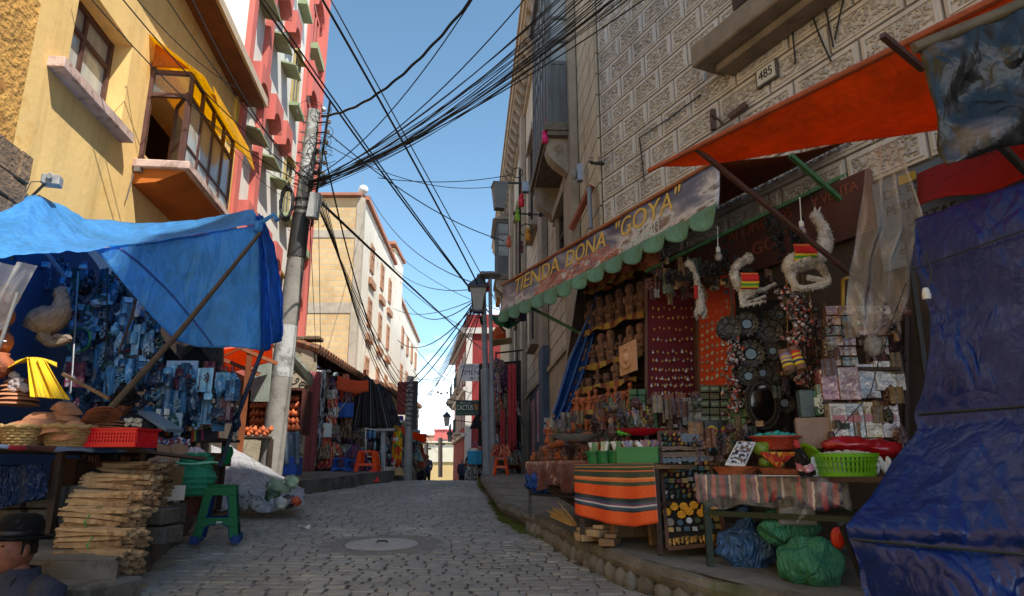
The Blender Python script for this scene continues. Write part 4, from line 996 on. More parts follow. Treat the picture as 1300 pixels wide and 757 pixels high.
def otf(u,v):
 p=(A*(1-u)+B*u);q=(A+(V((1.33,4.6,2.19))-A)if False else V((1.30,4.62,2.18)))*(1-u)+D*u if u<=1 else D
 r=p*(1-v)+q*v;r.z-=.10*math.sin(v*3.14)*min(1,u*1.5)+.02*mn.noise(r*2.0);return r
mb.grid(otf,40,20,.004)
def otf2(u,v):
 p=B*(1-u)+V((3.3,1.6,2.25))*u;q=D*(1-u)+Cc*u;r=p*(1-v)+q*v;r.z-=.10*math.sin(v*3.14)-.0;return r
mb.grid(otf2,24,20,.004)
mb.build('sheet',m_or,ot,smooth='all')
mb=MB();mb.tube([V((1.03,4.74,2.2)),V((2.0,3.33,2.215)),V((3.35,1.35,2.22))],[.018,.022,.026],8);mb.build('bamboo_pole',M('orange stained pole','#9a4a2c',.6,.3,8),ot,smooth=True)
mb=MB();p1=at(883,188,4.38);p2=at(1150,405,4.9);mb.bar(p1,p2,.03);mb.build('brown_strut',M('rusty brown steel','#4c342c',.6,.3,10),ot)
mb=MB();p1=at(1003,197,5.0);p2=at(1120,300,5.3);mb.bar(p1,p2,.035);p3=at(820,345,6.3);p4=at(1110,205,5.05);mb.bar(p3,p4,.03);mb.build('green_frame',m_gmetal,ot)
mb=MB();mb.bar(at(1120,45,3.0),at(1172,88,3.15),.03);mb.build('brown_strut',M('rusty brown steel','#4c342c'),ot)
mb=MB();mb.grid(lambda u,v:at(1165+170*u,262-40*u-(1-v)*(45+10*u),4.6-.9*u-.3*v)+V((0,0,.02*math.sin(u*9))),16,8,.005)
solo('red_tarp',mb,tarp('dark red tarp','#b3200c',.5,.6,.1,2,.3),'dark red tarpaulin hanging above the blue curtain at the right edge','tarp',smooth='all')
mb=MB();mb.bar(at(1255,170,3.0),at(1320,235,3.1),.03);solo('tarp_prop',mb,m_dmetal,'black steel prop behind the silvery film at the right edge','pole')
fl_=thing('film_awning','crumpled black and silver plastic film hanging from a thick bamboo pole at top right','plastic sheet',at(1240,120,2.0))
mb=MB();mb.tube([at(1160,62,2.12),at(1200,46,2.1),at(1260,22,2.07),at(1330,-8,2.03)],[.021,.023,.023,.025],10);mb.build('bamboo_pole',M('mossy bamboo','#5c5038',.6,.4,8,.3),fl_,smooth=True)
mb=MB()
def film(u,v):
 x0,y0=1167+190*u,62-78*u;x1,y1=1202+160*u,210-48*u;p=at(x0+(x1-x0)*v,y0+(y1-y0)*v,2.12-.1*u);p.y+=.03*mn.noise(V((u*4,v*3,1)))*2;return p
mb.grid(film,40,24,.003)
def film_mat():
 m=tarp('black silver film','#262a2c',.12,.28,.3,2.2,.5,.03,stretch=(1,1,.6));t=m.node_tree;b=t.nodes['Principled BSDF']
 tc=N(t,'ShaderNodeTexCoord');nz_=N(t,'ShaderNodeTexNoise',i_Scale=2.6,i_Detail=6.0,i_Distortion=2.5);t.links.new(tc.outputs['Object'],nz_.inputs['Vector'])
 rp=N(t,'ShaderNodeValToRGB');e=rp.color_ramp.elements;e[0].position=.46;e[0].color=(*srgb('#0e1113'),1);e[1].position=.60;e[1].color=(*srgb('#4c464a'),1);q=e.new(.72);q.color=(*srgb('#8c807e'),1);q=e.new(.53);q.color=(*srgb('#26282a'),1)
 t.links.new(nz_.outputs[0],rp.inputs[0]);t.links.new(rp.outputs[0],b.inputs['Base Color']);return m
mb.build('film',film_mat(),fl_,smooth='all')
m_bt=tarp('deep blue tarp','#0f2768',.03,.30,.12,1.3,.5,.05,stretch=(1,1,.9))
bc=thing('blue_tarp_curtain','big crumpled dark blue tarpaulin curtain tied with cord at the right edge','tarp',at(1200,740,3.3))
def btf(u,v):
 L_=[(1155,283,3.75),(1156,330,3.7),(1168,400,3.65),(1160,470,3.6),(1158,545,3.55),(1120,605,3.45),(1068,668,3.3),(1088,715,3.25),(1105,800,3.2)]
 t=v*8;i=min(7,int(t));f=t-i;a,b=L_[i],L_[i+1]
 lx,ly,lY=a[0]+(b[0]-a[0])*f,a[1]+(b[1]-a[1])*f,a[2]+(b[2]-a[2])*f
 rx,ry,rY=1400,200+640*v,2.75-.25*v
 p=at(lx,ly,lY)*(1-u)+at(rx,ry,rY)*u
 fold=.13*mn.noise(V((u*3.5-v*2,v*4,2)))+.05*abs(mn.noise(V((u*7-v*5,v*8,7))))+.02*mn.noise(V((u*14,v*16,5)))+.008*mn.noise(V((u*34,v*38,1)))
 tie=1-.75*math.exp(-((v-.47)/.03)**2)-.5*math.exp(-((v-.79)/.02)**2)
 p.y-=(.05+fold)*tie;return p
mb=MB();mb.grid(btf,130,130,.004);mb.build('sheet',m_bt,bc,smooth='all')
m_cd=M('dark cord','#2c3434',.8)
for v in(.47,.79):mb=MB();mb.tube([btf(k/24,v+.012*(k/24))+V((0,-.035,0))for k in range(0,25)],.006,5);mb.build('cord',m_cd,bc)
mb=MB();mb.tube([btf(0,.2)+V((-.03,0,.12)),btf(.5,.13)+V((0,-.1,0)),btf(1,.07)+V((0,-.1,0))],.004,5)
mb.build('cord',M('dark cord','#2c3434',.8),bc)
mb=MB();p=at(1175,320,3.45);mb.tube([p+V((0,0,.0)),p+V((.01,-.01,-.12)),at(1177,368,3.45)],.006,6);mb.lathe([(0,.0),(.02,0),(.022,.02),(.017,.05),(.012,.06),(0,.06)],at(1177,380,3.45),10,caps=False)
mb.m=[0]*len(mb.m);nf_=6*2+2
for i_ in range(nf_):mb.m[i_]=1
solo('hanging_lamp_holder',mb,[m_white,m_black],'white lamp holder dangling on its cable before the blue curtain','lamp holder',smooth=True)
mb=MB();mb.tube([onpav(1088,757)+V((0,-.2,-.1)),at(1068,665,3.42)],.018,6);solo('tarp_stake',mb,m_dmetal,'thin dark stake holding the corner of the blue curtain','pole')
mb=MB();mb.ball(at(1064,683,3.5),(.035,.03,.05),12,8,.2,3);solo('orange_plastic_bag',mb,tarp('orange bag plastic','#e0431c',.4,.4),'small orange plastic bag stuffed beside the blue curtain corner','bag',smooth='all')
def cps(u,v):
 w0=[(1128,152,172),(1120,200,178),(1090,320,183),(1080,400,1165),(1092,425,1150)]
 L_=[(1104,187,1138),(1098,240,1160),(1092,290,1180),(1084,335,1162),(1078,380,1160),(1082,408,1145),(1092,424,1122)]
 t=v*6;i=min(5,int(t));f=t-i;a,b=L_[i],L_[i+1];l=a[0]+(b[0]-a[0])*f;y=a[1]+(b[1]-a[1])*f;r=a[2]+(b[2]-a[2])*f
 p=at(l+(r-l)*u,y,4.15);p.y+=.05*math.sin(u*19+v*2)+.04*mn.noise(V((u*5,v*5,0)));return p
mb=MB();mb.grid(cps,50,40)
solo('clear_plastic_sheet',mb,clear_plastic('clear wrap sheet','#dcd8d4',.30,.15,5),'long sheet of clear plastic gathered and hanging from the orange awning','plastic sheet',smooth='all')
mb=MB();mb.ball(at(1108,438,4.15),(.05,.05,.07),12,8,.4,3);solo('knotted_plastic',mb,clear_plastic('grey wrap','#a8a8a4',.5),'knotted grey end of the clear plastic sheet above the parcels','plastic sheet',smooth='all')
sg=thing('dark_wall_sign','dark maroon painted board with faded GOYA lettering under the orange awning','sign',FW.P(5.6,2.0,.1))
mb=MB();FW.box(mb,4.95,8.3,1.80,2.30,.06,.10);mb.build('board',M('maroon board','#54302a',.8,.3,3),sg)
for t_,s_,y_,z_,w_ in(('AHUMERIOS',.13,6.0,2.21,.8),('GOYA',.17,5.85,2.0,.55),('Y VENTA',.12,5.25,2.2,.45)):
 mb=MB();add_text(mb,t_,s_,lambda x,y,d:FW.P(y_-x/FW.k,z_+y,.102+d),.004,w_);mb.build('lettering',M('worn orange lettering','#8a4a30',.7),sg)
sg=thing('blue_wall_sign','grey blue painted board reading ESOTERICO behind the clear plastic sheet','sign',FW.P(4.6,1.7,.1))
mb=MB();FW.box(mb,4.15,4.94,1.45,2.15,.06,.10);mb.build('board',M('grey blue board','#5a6878',.8,.3,3),sg)
for t_,z_,w_ in(('DE ESOTERI',2.02,.62),('PERFUMES BR',1.89,.62),('CARTAS',1.76,.4),('PARA SAL',1.65,.45),('SPECIAL',1.54,.5)):mb=MB();add_text(mb,t_,.10,lambda x,y,d,z_=z_:FW.P(4.58-x/FW.k,z_+y,.102+d),.004,w_);mb.build('lettering',M('dark lettering','#24242c',.7),sg)
mb=MB();FW.box(mb,4.62,4.74,2.06,2.13,.1005,.104);mb.build('yellow_square',M('dull yellow paint','#a8882c',.7),sg)
m_red=M('dark red velvet board','#5c1420',.9,.25,3,.2);m_obd=M('orange red cloth board','#b8401c',.9,.25,2,.3);m_fr=M('brown board frame','#5a3a28',.7,.3,8)
BDY=6.35
def board(name,label,corners,bm,frame=.025,cat='display board'):
 t=thing(name,label,cat,corners[0]);a,b,c_,d=[V(q)for q in corners]
 nrm=(b-a).cross(d-a).normalized()
 if nrm.y>0:nrm=-nrm
 mb=MB();mb.hexa([a,b,b-nrm*-.0+nrm*-.03,a-nrm*.03,d,c_,c_-nrm*.03,d-nrm*.03]);mb.build('panel',bm,t)
 mb=MB()
 for p,q in((a,b),(b,c_),(c_,d),(d,a)):mb.bar(p+nrm*.006,q+nrm*.006,frame,frame)
 mb.build('frame',m_fr,t);return t,nrm
mb=MB()
rb_,n1=board('jewellery_board','dark red velvet board covered with small silver brooches',[at(820,516,BDY),at(884,520,BDY+.05),at(882,352,BDY+.05),at(820,355,BDY)],m_red)
ob_,n2=board('pendant_board','orange board crowded with round pendants beside the red board',[at(888,520,6.3),at(940,508,5.75),at(926,335,5.85),at(886,380,6.3)],m_obd)
m_silver=M('tarnished silver','#b0a8a0',.35,.4,40,.3,metal=.6,rv=.4);m_brass=M('brassy gold','#b08a48',.4,.4,40,.3,metal=.6,rv=.3)
mb=MB();mb.lathe([(0,0),(.012,.001),(.014,.004),(.006,.006),(0,.008)],(0,0,0),8,caps=False);mb.box((0,.02,.003),(.004,.02,.003));broochA=goods_mesh('brooch','brA',mb,m_silver)
mb=MB();mb.ball((0,0,.004),(.010,.016,.005),8,5,.5,4);mb.ball((.012,.006,.004),(.007,.005,.004),6,4);broochB=goods_mesh('brooch','brB',mb,m_brass)
mb=MB();mb.lathe([(0,0),(.018,0),(.020,.003),(.014,.006),(.012,.003),(.004,.004),(0,.007)],(0,0,0),10,caps=False);pend=goods_mesh('pendant','pend',mb,m_silver)
r1=random.Random(21)
def on_board(P0,nrm,name,me,label,cat,grp,s=1):
 z=nrm;x=V((0,0,1)).cross(z).normalized();y=z.cross(x);R=Matrix((x,y,z)).transposed().to_euler()
 place(name,me,P0+nrm*.012,rot=R,scale=s,label=label,cat=cat,group=grp)
for j,y in enumerate((366,376,392,404,418,432,448,458,470,481,490,500,509)):
 n=(9,7,8,9,8,10,9,10,13,13,14,13,12)[j]
 for i in range(n):
  x=826+54*(i+.5)/n+r1.uniform(-1.2,1.2)
  on_board(at(x,y+r1.uniform(-1.5,1.5),BDY),n1,'brooch',(broochA,broochB)[(i+j)%2]if j>4 else broochB,'small metal brooch pinned in a row on the dark red velvet board','brooch','brooches pinned on the red velvet board',r1.uniform(.6,1.05))
for j in range(13):
 y=388+9.4*j
 for i in range(7):
  u=(i+.5)/7;x=890+44*u;yy2=y-22*u*(1-j/14)+r1.uniform(-2,2)
  if j>10 and i>2:continue
  on_board(at(x,yy2,6.28-.48*u),n2,'pendant',pend,'round silvery pendant hanging on the orange board','pendant','pendants hanging on the orange board',r1.uniform(.8,1.25))
SA=4.33
def shP(px_,py_,a=SA):return onp(px_,py_,a,-.469)
m_cloth_y=stripes('yellow orange shelf cloth',[(0,'#96782c'),(.2,'#84442c'),(.35,'#a0843c'),(.6,'#6a3a2c'),(.8,'#8c682c')],'U',3)
shelf_rows=[((742,378),(818,330),4.52),((736,424),(817,394),4.46),((728,470),(816,446),4.40),((722,497),(808,478),4.32),((712,530),(800,510),4.2),((704,553),(800,540),4.1)]
su=thing('shelf_unit','terraced wooden shelves draped with striped yellow cloth holding the clay figures','shelf',shP(760,600))
for k,(l,r,a)in enumerate(shelf_rows):
 p,q=shP(*l,a),shP(*r,a);bk=FW.n*-(.22)
 p.z=q.z=(p.z+q.z)/2
 mb=MB();mb.hexa([p+V((0,0,-.02)),q+V((0,0,-.02)),q+bk+V((0,0,-.02)),p+bk+V((0,0,-.02)),p,q,q+bk,p+bk]);s=mb.build('shelf_board',m_wood_dark,su)
 if k<5:
  mb=MB();dl=(q-p)
  mb.grid(lambda u,v:p+dl*u+FW.n*(.012+.01*math.sin(u*30))+V((0,0,.004-(.025+.05*abs(math.sin(u*7+k)))*v)),40,4,.003);mb.build('shelf_cloth',m_cloth_y,s,smooth='all')
 shelf_rows[k]=(p,q,a)
mb=MB()
for(x,y0,y1)in((744,345,585),(817,325,585)):mb.bar(shP(x,y0,4.62),shP(x,y1,4.62),.03)
mb.build('upright',m_wood_dark,su)
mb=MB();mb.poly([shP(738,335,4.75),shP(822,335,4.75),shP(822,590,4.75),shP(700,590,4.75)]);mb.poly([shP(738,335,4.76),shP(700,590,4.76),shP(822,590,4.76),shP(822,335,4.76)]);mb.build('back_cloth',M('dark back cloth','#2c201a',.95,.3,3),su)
def row(k,kinds,n,mat_,label,cat,grp,sc_,back=.08,t0=.03,t1=.97,ords=True,jz=0):
 p,q,a=shelf_rows[k]
 for i in range(n):
  t=t0+(t1-t0)*(i+.5)/n;c=p+(q-p)*t-FW.n*back;kd=kinds[i%len(kinds)]
  place('figurine' if cat=='figurine' else cat,gm(kd,i%4,mat_),c+V((0,0,jz)),RZF*0+yaw_to_cam(c)+r1.uniform(-.5,.2),sc_*r1.uniform(.92,1.08),label%((ORD[i],)if ords else()),cat,grp)
row(0,['pot'],6,m_clay,'round red clay pot, %s from the left on the top shelf','pot','red clay pots on the top shelf',1.0)
for i,(x,y)in enumerate(((785,345),(800,338),(812,322),(826,330),(770,352),(795,322))):
 place('pot',gm('pot',i%3,m_clay),shP(x,y+16,4.6),r1.uniform(0,3),1.1,'red clay pot hung high under the awning above the top shelf, %s of six'%ORD[i],'pot','clay pots hung under the awning')
row(1,['totem'],6,m_dclay,'tall carved dark clay totem figure, %s from the left on the second shelf','figurine','dark clay totems on the second shelf',1.08)
row(2,['totem','woman','totem'],7,m_dclay,'dark clay figure, %s from the left on the third shelf','figurine','dark clay figures on the third shelf',1.0)
row(3,['pot','head','woman','head','totem','head'],6,m_dclay,'brown clay figure, %s from the left on the fourth shelf','figurine','brown clay figures on the fourth shelf',.78,t1=.86)
row(4,['woman','woman','goblet'],10,m_clay,'bright red clay figure, %s from the left on the fifth shelf','figurine','red clay figures on the fifth shelf',.95)
row(5,['goblet','woman','pot','goblet'],12,m_clay,'red clay cup or figure, %s from the left on the lowest shelf','figurine','red clay cups and figures on the lowest shelf',.72)
t=thing('relief_tile','square pale terracotta relief tile with a round face leaning on the shelf','tile',shP(798,476,4.25))
a,b=shP(787,478,4.22),shP(808,470,4.15);up=V((0,0,.295));mb=MB();nn=FW.n*.015
mb.hexa([a,b,b-nn,a-nn,a+up,b+up,b-nn+up,a-nn+up]);mb.build('tile',M('pale terracotta','#c89a76',.8,.2,10,.6,40),t)
mb=MB();c=(a+b)/2+up/2;Rt=Matrix.Rotation(math.pi/2,3,V((1,0,0)));Rt=Matrix.Rotation(-math.atan(.469)-math.pi/2*0,3,'Z')@Matrix.Rotation(math.pi/2,3,'X');Rt=FW.n.to_track_quat('Z','Y').to_matrix()
mb.lathe([(.10,0),(.10,.02),(.085,.02),(.08,.005),(0,.012)],c,20,Rt,caps=False);mb.ball(c+FW.n*.01,(.035,.03,.05),10,7,.1);mb.build('relief',M('pale terracotta','#c89a76'),t,smooth=True)
def table(name,label,c4,h,th,legs,tm,lm,tname='tabletop',rail=True):
 """c4: four top corners (front-left, front-right, back-right, back-left)"""
 c4=[V(q)for q in c4];cc=sum(c4,V())/4
 t=thing(name,label,'table',(cc.x,cc.y,pav_z(cc.y)))
 mb=MB();d=V((0,0,-th));mb.hexa([c4[0]+d,c4[1]+d,c4[2]+d,c4[3]+d,*c4]);mb.build(tname,tm,t)
 ins=[q+(cc-q)*.07 for q in c4]
 for q in ins:
  mb=MB();mb.bar(q+d,V((q.x,q.y,min(pav_z(q.y),q.z-.1)+.0)),legs);mb.build('leg',lm,t)
 if rail:
  mb=MB();hz_=V((0,0,h))
  for i in range(4):mb.bar(ins[i]+d-hz_,ins[(i+1)%4]+d-hz_,legs*.8)
  mb.build('stretcher',lm,t)
 return t
def flat(p,z):p=V(p);return V((p.x,p.y,z))
TAz=-.02
fA=[at(667,583,7.15),at(748,569,5.95)]
zA=sum(p.z for p in fA)/2
fl,fr_=V((fA[0].x,fA[0].y,zA+.06)),V((fA[1].x,fA[1].y,zA+.0))
zA=.10;fl.z=fr_.z=zA
bk=V((.95,.42,0))*.75
tA=table('souvenir_table','low cart table under brown plastic cloth at the pavement edge',[fl,fr_,fr_+bk,fl+bk],.28,.03,.03,m_wood,m_dmetal)
mb=MB()
pth=[fl+bk*.8,fl,fr_,fr_+bk*.15]
def skirt(path,drop,seed,amp=.02,rip=26):
 segs=[(path[i+1]-path[i]).length for i in range(len(path)-1)];tot=sum(segs)
 def f(u,v):
  s=u*tot;i=0
  while i<len(segs)-1 and s>segs[i]:s-=segs[i];i+=1
  p=path[i]+(path[i+1]-path[i])*min(1,s/segs[i]);d=(path[i+1]-path[i]).normalized();nn_=V((0,0,-1)).cross(d).normalized()
  if nn_.y>0 and abs(nn_.y)>abs(nn_.x)or nn_.x>0 and abs(nn_.x)>abs(nn_.y):nn_=-nn_
  dz=drop*(1+.25*mn.noise(V((u*5,seed,0)))+.12*math.sin(u*17+seed))
  return p+nn_*(.012+amp*v*math.sin(u*tot*rip+seed)+.01*mn.noise(V((u*20,v*4,seed))))+V((0,0,.006-dz*v))
 return f
mb.grid(skirt(pth,.25,1),90,6,.003);mb.grid(lambda u,v:(fl+(fr_-fl)*u)*(1-v)+(fl+bk+(fr_-fl)*u)*v+V((0,0,.006+.008*mn.noise(V((u*9,v*7,0))))),30,12,.003)
solo('brown_plastic_cloth',mb,M('glossy brown oilcloth','#6a3f38',.22,.35,9,.7,18,col2='#b8a49a',c2s=5,c2t=.6,spec=.8),'brown glossy plastic cloth hanging over the low cart table','tablecloth',smooth='all')  # pale patches paint gloss highlights into the cloth colour
nA=0
for j in range(6):
 for i in range(13):
  u=(i+.5+.3*(j%2))/13.5;v=(j+.7)/7.0;c=fl+(fr_-fl)*u+bk*v+V((0,0,.012));kd=('squat','head','woman','squat','goblet')[(i*3+j)%5];mm=m_dclay if(i+j)%3 else m_clay
  if j<1 and i>7:continue
  place('figurine',gm(kd,(i+j)%4,mm),c,r1.uniform(-1,.6),r1.uniform(.6,.95)*(1+.25*(j>3)),'small clay figure standing among many on the brown cloth table','figurine','small clay figures on the brown cloth table')
place('figurine',gm('woman',1,m_clay),at(697,564,7.0),-.3,.95,'pale clay woman figure at the far left corner of the brown cloth table','figurine')
mb=MB();p0,p1=at(700,567,6.6)+V((0,0,.01)),at(748,553,5.95);mb.tube([p0,p1],.035,10);solo('clay_cylinder',mb,m_clay,'long red clay tube lying along the front edge of the brown cloth table','clay tube',smooth=True)
mb=MB();mb.lathe([(0,0),(.10,0),(.2,.05),(.21,.055),(.19,.055),(0,.02)],at(732,560,6.0),20,ell=(1.2,.7),caps=False);solo('grey_dish',mb,M('grey mesh dish','#8a8684',.5,.3,30,.6),'shallow grey dish on the near side of the brown cloth table','dish',smooth=True)
mb=MB();mb.ball(at(690,613,7.0),(.17,.14,.12),22,14,.5,2.6);solo('blue_plastic_bundle',mb,tarp('bright blue plastic','#1f58b0',.2,.35,.15,4,1),'crumpled bright blue plastic bundle under the left end of the cart table','bag',smooth='all')
mb=MB();mb.ball(at(727,622,6.6),(.10,.1,.11),18,12,.6,2.6,seed=3);solo('blue_plastic_bundle',mb,tarp('bright blue plastic','#1f58b0'),'smaller blue plastic bundle beside the striped orange cloth','bag',smooth='all')
def sticks(center,d,n,L_,r_,seed,spread=(.1,.08),thick=.02):
 m=MB();q=random.Random(seed);d=V(d).normalized();sd=d.cross(V((0,0,1))).normalized()
 for i in range(n):
  c=V(center)+sd*q.uniform(-1,1)*spread[0]+V((0,0,q.uniform(0,2)*spread[1]))+d*q.uniform(-.03,.03);dd=(d+V((q.gauss(0,.06),q.gauss(0,.06),q.gauss(0,.04)))).normalized();l=L_*q.uniform(.8,1.1)
  m.bar(c-dd*l/2,c+dd*l/2,thick*q.uniform(.6,1.4),thick*q.uniform(.5,1.2),V((q.gauss(0,.4),q.gauss(0,.4),1)))
 return m
mb=sticks(at(710,612,7.0),(.5,-.5,.0),40,.34,.01,3,(.11,.07));solo('kindling_bundle',mb,m_wood_pale,'bundle of pale kindling sticks on the lower rack of the cart table','kindling')
mb=sticks(at(724,634,6.6),(.5,-.6,-.3),14,.5,.01,5,(.08,.05),.04);solo('dark_planks',mb,m_wood_dark,'dark old planks slanting down beneath the cart table','planks')
mb=MB();q=random.Random(4);c0,c1=at(728,668,5.9),at(706,656,6.25)
for i in range(90):
 o=V((q.gauss(0,.012),q.gauss(0,.012),abs(q.gauss(0,.012))));o2=o*3.2;mb.tube([c0+o,c1+o2],.0035,4)
solo('straw_broom',mb,M('dry straw','#b08a4c',.9,.3,30),'short straw hand broom lying on the kerb edge','broom')
for k,(x,y,s)in enumerate(((745,668,1.0),(752,676,1.2),(765,660,1.3),(774,676,1.2))):
 p=at(x,y,5.75-.1*k);p.z=pav_z(p.y)+.03+.05*(k==2)
 mb=MB();mb.box(p,(.2*s,.12,.05),faceR(.4*k));mb.box(p+V((.01,0,.045)),(.17*s,.09,.03),faceR(.4*k+.2));solo('wood_offcut',mb,m_wood_pale if k<3 else m_wood,['thin pale wood offcut on the pavement by the broom','split pale offcut lying just right of the broom','brown wood block stacked behind the offcuts','short square wood block in front of the bench'][k],'wood piece',bevel=.005)
mb=MB();mb.ball(at(762,640,6.0),(.15,.1,.12),18,12,.4,3);solo('clear_bag',mb,clear_plastic('clear grey bag','#9a9c98',.35),'puffy clear plastic bag under the striped orange cloth','bag',smooth='all')
zB=.055
bl,br=at(731,579,5.6),at(833,585,5.02);bl.z=br.z=zB;bkB=V((.80,.50,0))*.7
tB=table('cloth_table','small wooden table under the orange and blue striped cloth',[bl,br,br+bkB,bl+bkB],.24,.03,.035,m_wood,m_wood_dark)
m_ag=stripes('woven orange aguayo',[(0,'#e8561c'),(.22,'#23343e'),(.25,'#2f4a66'),(.29,'#c8ccd0'),(.315,'#7a4a6a'),(.34,'#2f4a66'),(.38,'#1e2a34'),(.44,'#e8561c'),(.64,'#33493a'),(.70,'#d8703c'),(.74,'#e8894c'),(.77,'#2f4236'),(.87,'#d8703c'),(.89,'#2f4236'),(.94,'#c8844c'),(.955,'#2f4236')],'V',1,.6,.01,.2,gloss=.5)
def agf(u,v):
 p=bl+(br-bl)*u;d=FW.n;drop=.42-.06*abs(u-.75);return p+d*(.02+.012*math.sin(u*17)*(1-v))+V((0,0,.008-drop*(1-v)-.03*math.sin(u*3.14)*(1-v)))
mb=MB();mb.grid(agf,50,20,.004)
o=solo('striped_orange_cloth',mb,m_ag,'bright orange and blue striped woven cloth hanging down the table front','tablecloth',smooth='all')
mb=MB();mb.grid(lambda u,v:bl+(br-bl)*u+bkB*v+V((0,0,.008+.004*mn.noise(V((u*9,v*9,0))))),20,10,.003);solo('green_striped_cloth',mb,stripes('dark green aguayo',[(0,'#2f4236'),(.3,'#c86a3c'),(.4,'#2f4236'),(.7,'#b88a3c'),(.75,'#2f4236')],'V',3),'dark green striped cloth spread on top of the small table','tablecloth',smooth='all')
m_gp=M('green plastic','#1d7a44',.35,.1,5,0);m_rp=M('red plastic','#c3182a',.35,.1,5,0)
def tub(name,c,r,h,mat_,label,cat='basket',n=24,sq=False,taper=.8,wall=.008,holes=True):
 t=thing(name,label,cat,c)
 mb=MB();R0,R1=r*taper,r
 if sq:R45=Matrix.Rotation(math.pi/4,3,'Z');n=4
 else:R45=None
 mb.lathe([(0,.003),(R0,.003),(R0,0),(R0,.003),(R1,h),(R1+.012,h),(R1+.012,h-.012),(R1+.004,h-.012)],c,n,R45,caps=False);mb.lathe([(0,.01),(R0-wall,.01),(R1-wall,h-.002),(R1,h)],c,n,R45,caps=False)
 mb.build('tub',mat_,t,smooth=not sq);return t
for k,(x,y,r)in enumerate(((756,578,.075),(769,579,.075),(783,581,.07))):
 c=at(x,y,5.75-.12*k);c.z=zB+.012;tub('green_tub',c,r,.10,m_gp,['first small green plastic tub of packets from the left','second small green plastic tub of packets, in the middle','third small green plastic tub of packets, beside the crate'][k])
 for q in range(9):
  p=c+V((r1.uniform(-.045,.045),r1.uniform(-.04,.04),.03));mb=MB();mb.box(p+V((0,0,.07)),(.022,.006,.15),Matrix.Rotation(r1.uniform(-.4,.4),3,'Y'));solo('herb_packet',mb,(m_white,M('pale yellow packet','#b8ac6c',.5),M('green packet','#5a8a4c',.5))[q%3],'slim paper packet standing upright in the green tubs','packet','packets in the green tubs')
c=at(812,582,5.3);c.z=zB+.012
t=thing('green_crate','rectangular green plastic crate of small packets on the striped table','crate',c)
mb=MB();lx,ly,hh=.15,.1,.11;Rz=faceR(-.35)
for sx,sy,wx,wy in((0,-ly,lx*2,.008),(0,ly,lx*2,.008),(-lx,0,.008,ly*2),(lx,0,.008,ly*2)):mb.box(c+Rz@V((sx,sy,hh/2)),(wx,wy,hh),Rz)
mb.box(c+V((0,0,.005)),(lx*2,ly*2,.01),Rz);mb.build('crate_wall',m_gp,t)
mb=MB()
for sx,sy,wx,wy in((0,-ly,lx*2.1,.02),(0,ly,lx*2.1,.02),(-lx,0,.02,ly*2.1),(lx,0,.02,ly*2.1)):mb.box(c+Rz@V((sx,sy,hh)),(wx,wy,.014),Rz)
mb.build('rim',m_gp,t)
for q in range(26):
 p=c+Rz@V((r1.uniform(-.13,.13),r1.uniform(-.08,.08),.09));mb=MB();mb.box(p+V((0,0,.03)),(.03,.008,.10),Matrix.Rotation(r1.uniform(-.9,.9),3,'Y')@faceR(r1.random()));solo('small_packet',mb,(m_white,M('lilac packet','#8a7a9c',.5),M('pale pink packet','#b88a8c',.5),M('pale yellow packet','#b8ac6c',.5))[q%4],'small paper packet heaped in the green crate','packet','packets in the green crate')
mb=MB();c=at(815,553,5.4);mb.lathe([(0,0),(.06,0),(.16,.045),(.17,.05),(.155,.05),(.06,.012),(0,.012)],c,24,ell=(1.2,.6),caps=False);solo('red_plastic_tray',mb,m_rp,'shallow red plastic tray resting on the packets','tray',smooth=True)
mb=MB()
for k in range(8):mb.ball(at(783+3*k,551-(k%2)*2,5.7),(.022,.02,.016),8,5,.3,seed=k)
solo('lime_green_garland',mb,M('lime green felt','#6fc83c',.8),'lime green trinket garland lying behind the small green tubs','garland',smooth=True)
cols=['#b8b2b0','#8a2c34','#c8a48c','#6a6c84','#c8b84c','#7a3c2c']
for i in range(34):
 x=765+r1.uniform(0,62);y=520+r1.uniform(0,26);c=at(x,y,5.9);mb=MB();mb.ball(c,(.025,.02,.032),9,6,.3,3,seed=i);mb.ball(c+V((0,0,.04)),.016,8,5)
 solo('trinket_doll',mb,M('doll cloth %d'%(i%6),cols[i%6],.8,.4,40),'tiny wrapped doll heaped behind the red tray','doll','tiny dolls heaped behind the red tray',smooth='all')
def carton(name,px0,py0,px1,py1,Y,dep,fm,label,cat='box',yaw=-.35,group=None,bands=None):
 yaw+=r1.uniform(-.09,.09);px1-=r1.uniform(0,.08)*(px1-px0);Y+=r1.uniform(-.03,.03)
 a,b=at(px0,py1,Y),at(px1,py0,Y);w_,h_=b.x-a.x,b.z-a.z;c=V(((a.x+b.x)/2,Y+dep/2,a.z));R=faceR(yaw)
 t=thing(name,label,cat,c,group);mb=MB();mb.box(c+V((0,0,h_/2)),(w_,dep,h_),R);mb.build('box_body',fm,t,bevel=.004)
 if bands:
  for(fx,fz,fw,fh,m_)in bands:
   mb=MB();mb.box(c+R@V(((fx-.5)*w_,-dep/2-.002,fz*h_)),(fw*w_,.004,fh*h_),R);mb.build('printed_panel',m_,t)
 return t
m_gbox=M('green carton','#2f5a3a',.5,.2,20);m_dgb=M('dark green wrapped soap','#26382a',.35,.35,25,.3)
for i in range(2):
 for j in range(3):carton('green_carton',801+11*i,494+8*j,811+11*i,501.5+8*j,6.0,.1,m_gbox,'small green carton in a stack beside the dark red board, %s'%(('top left','middle left','bottom left','top right','middle right','bottom right')[i*3+j]),group='small green cartons below the shelf')
carton('printed_carton',804,521,828,550,5.9,.12,M('white green printed carton','#b8b8a8',.5,.4,12,col2='#6a5a4c',c2s=9),'white and green printed carton behind the red tray',bands=[(.5,.15,.5,.25,m_rp)])
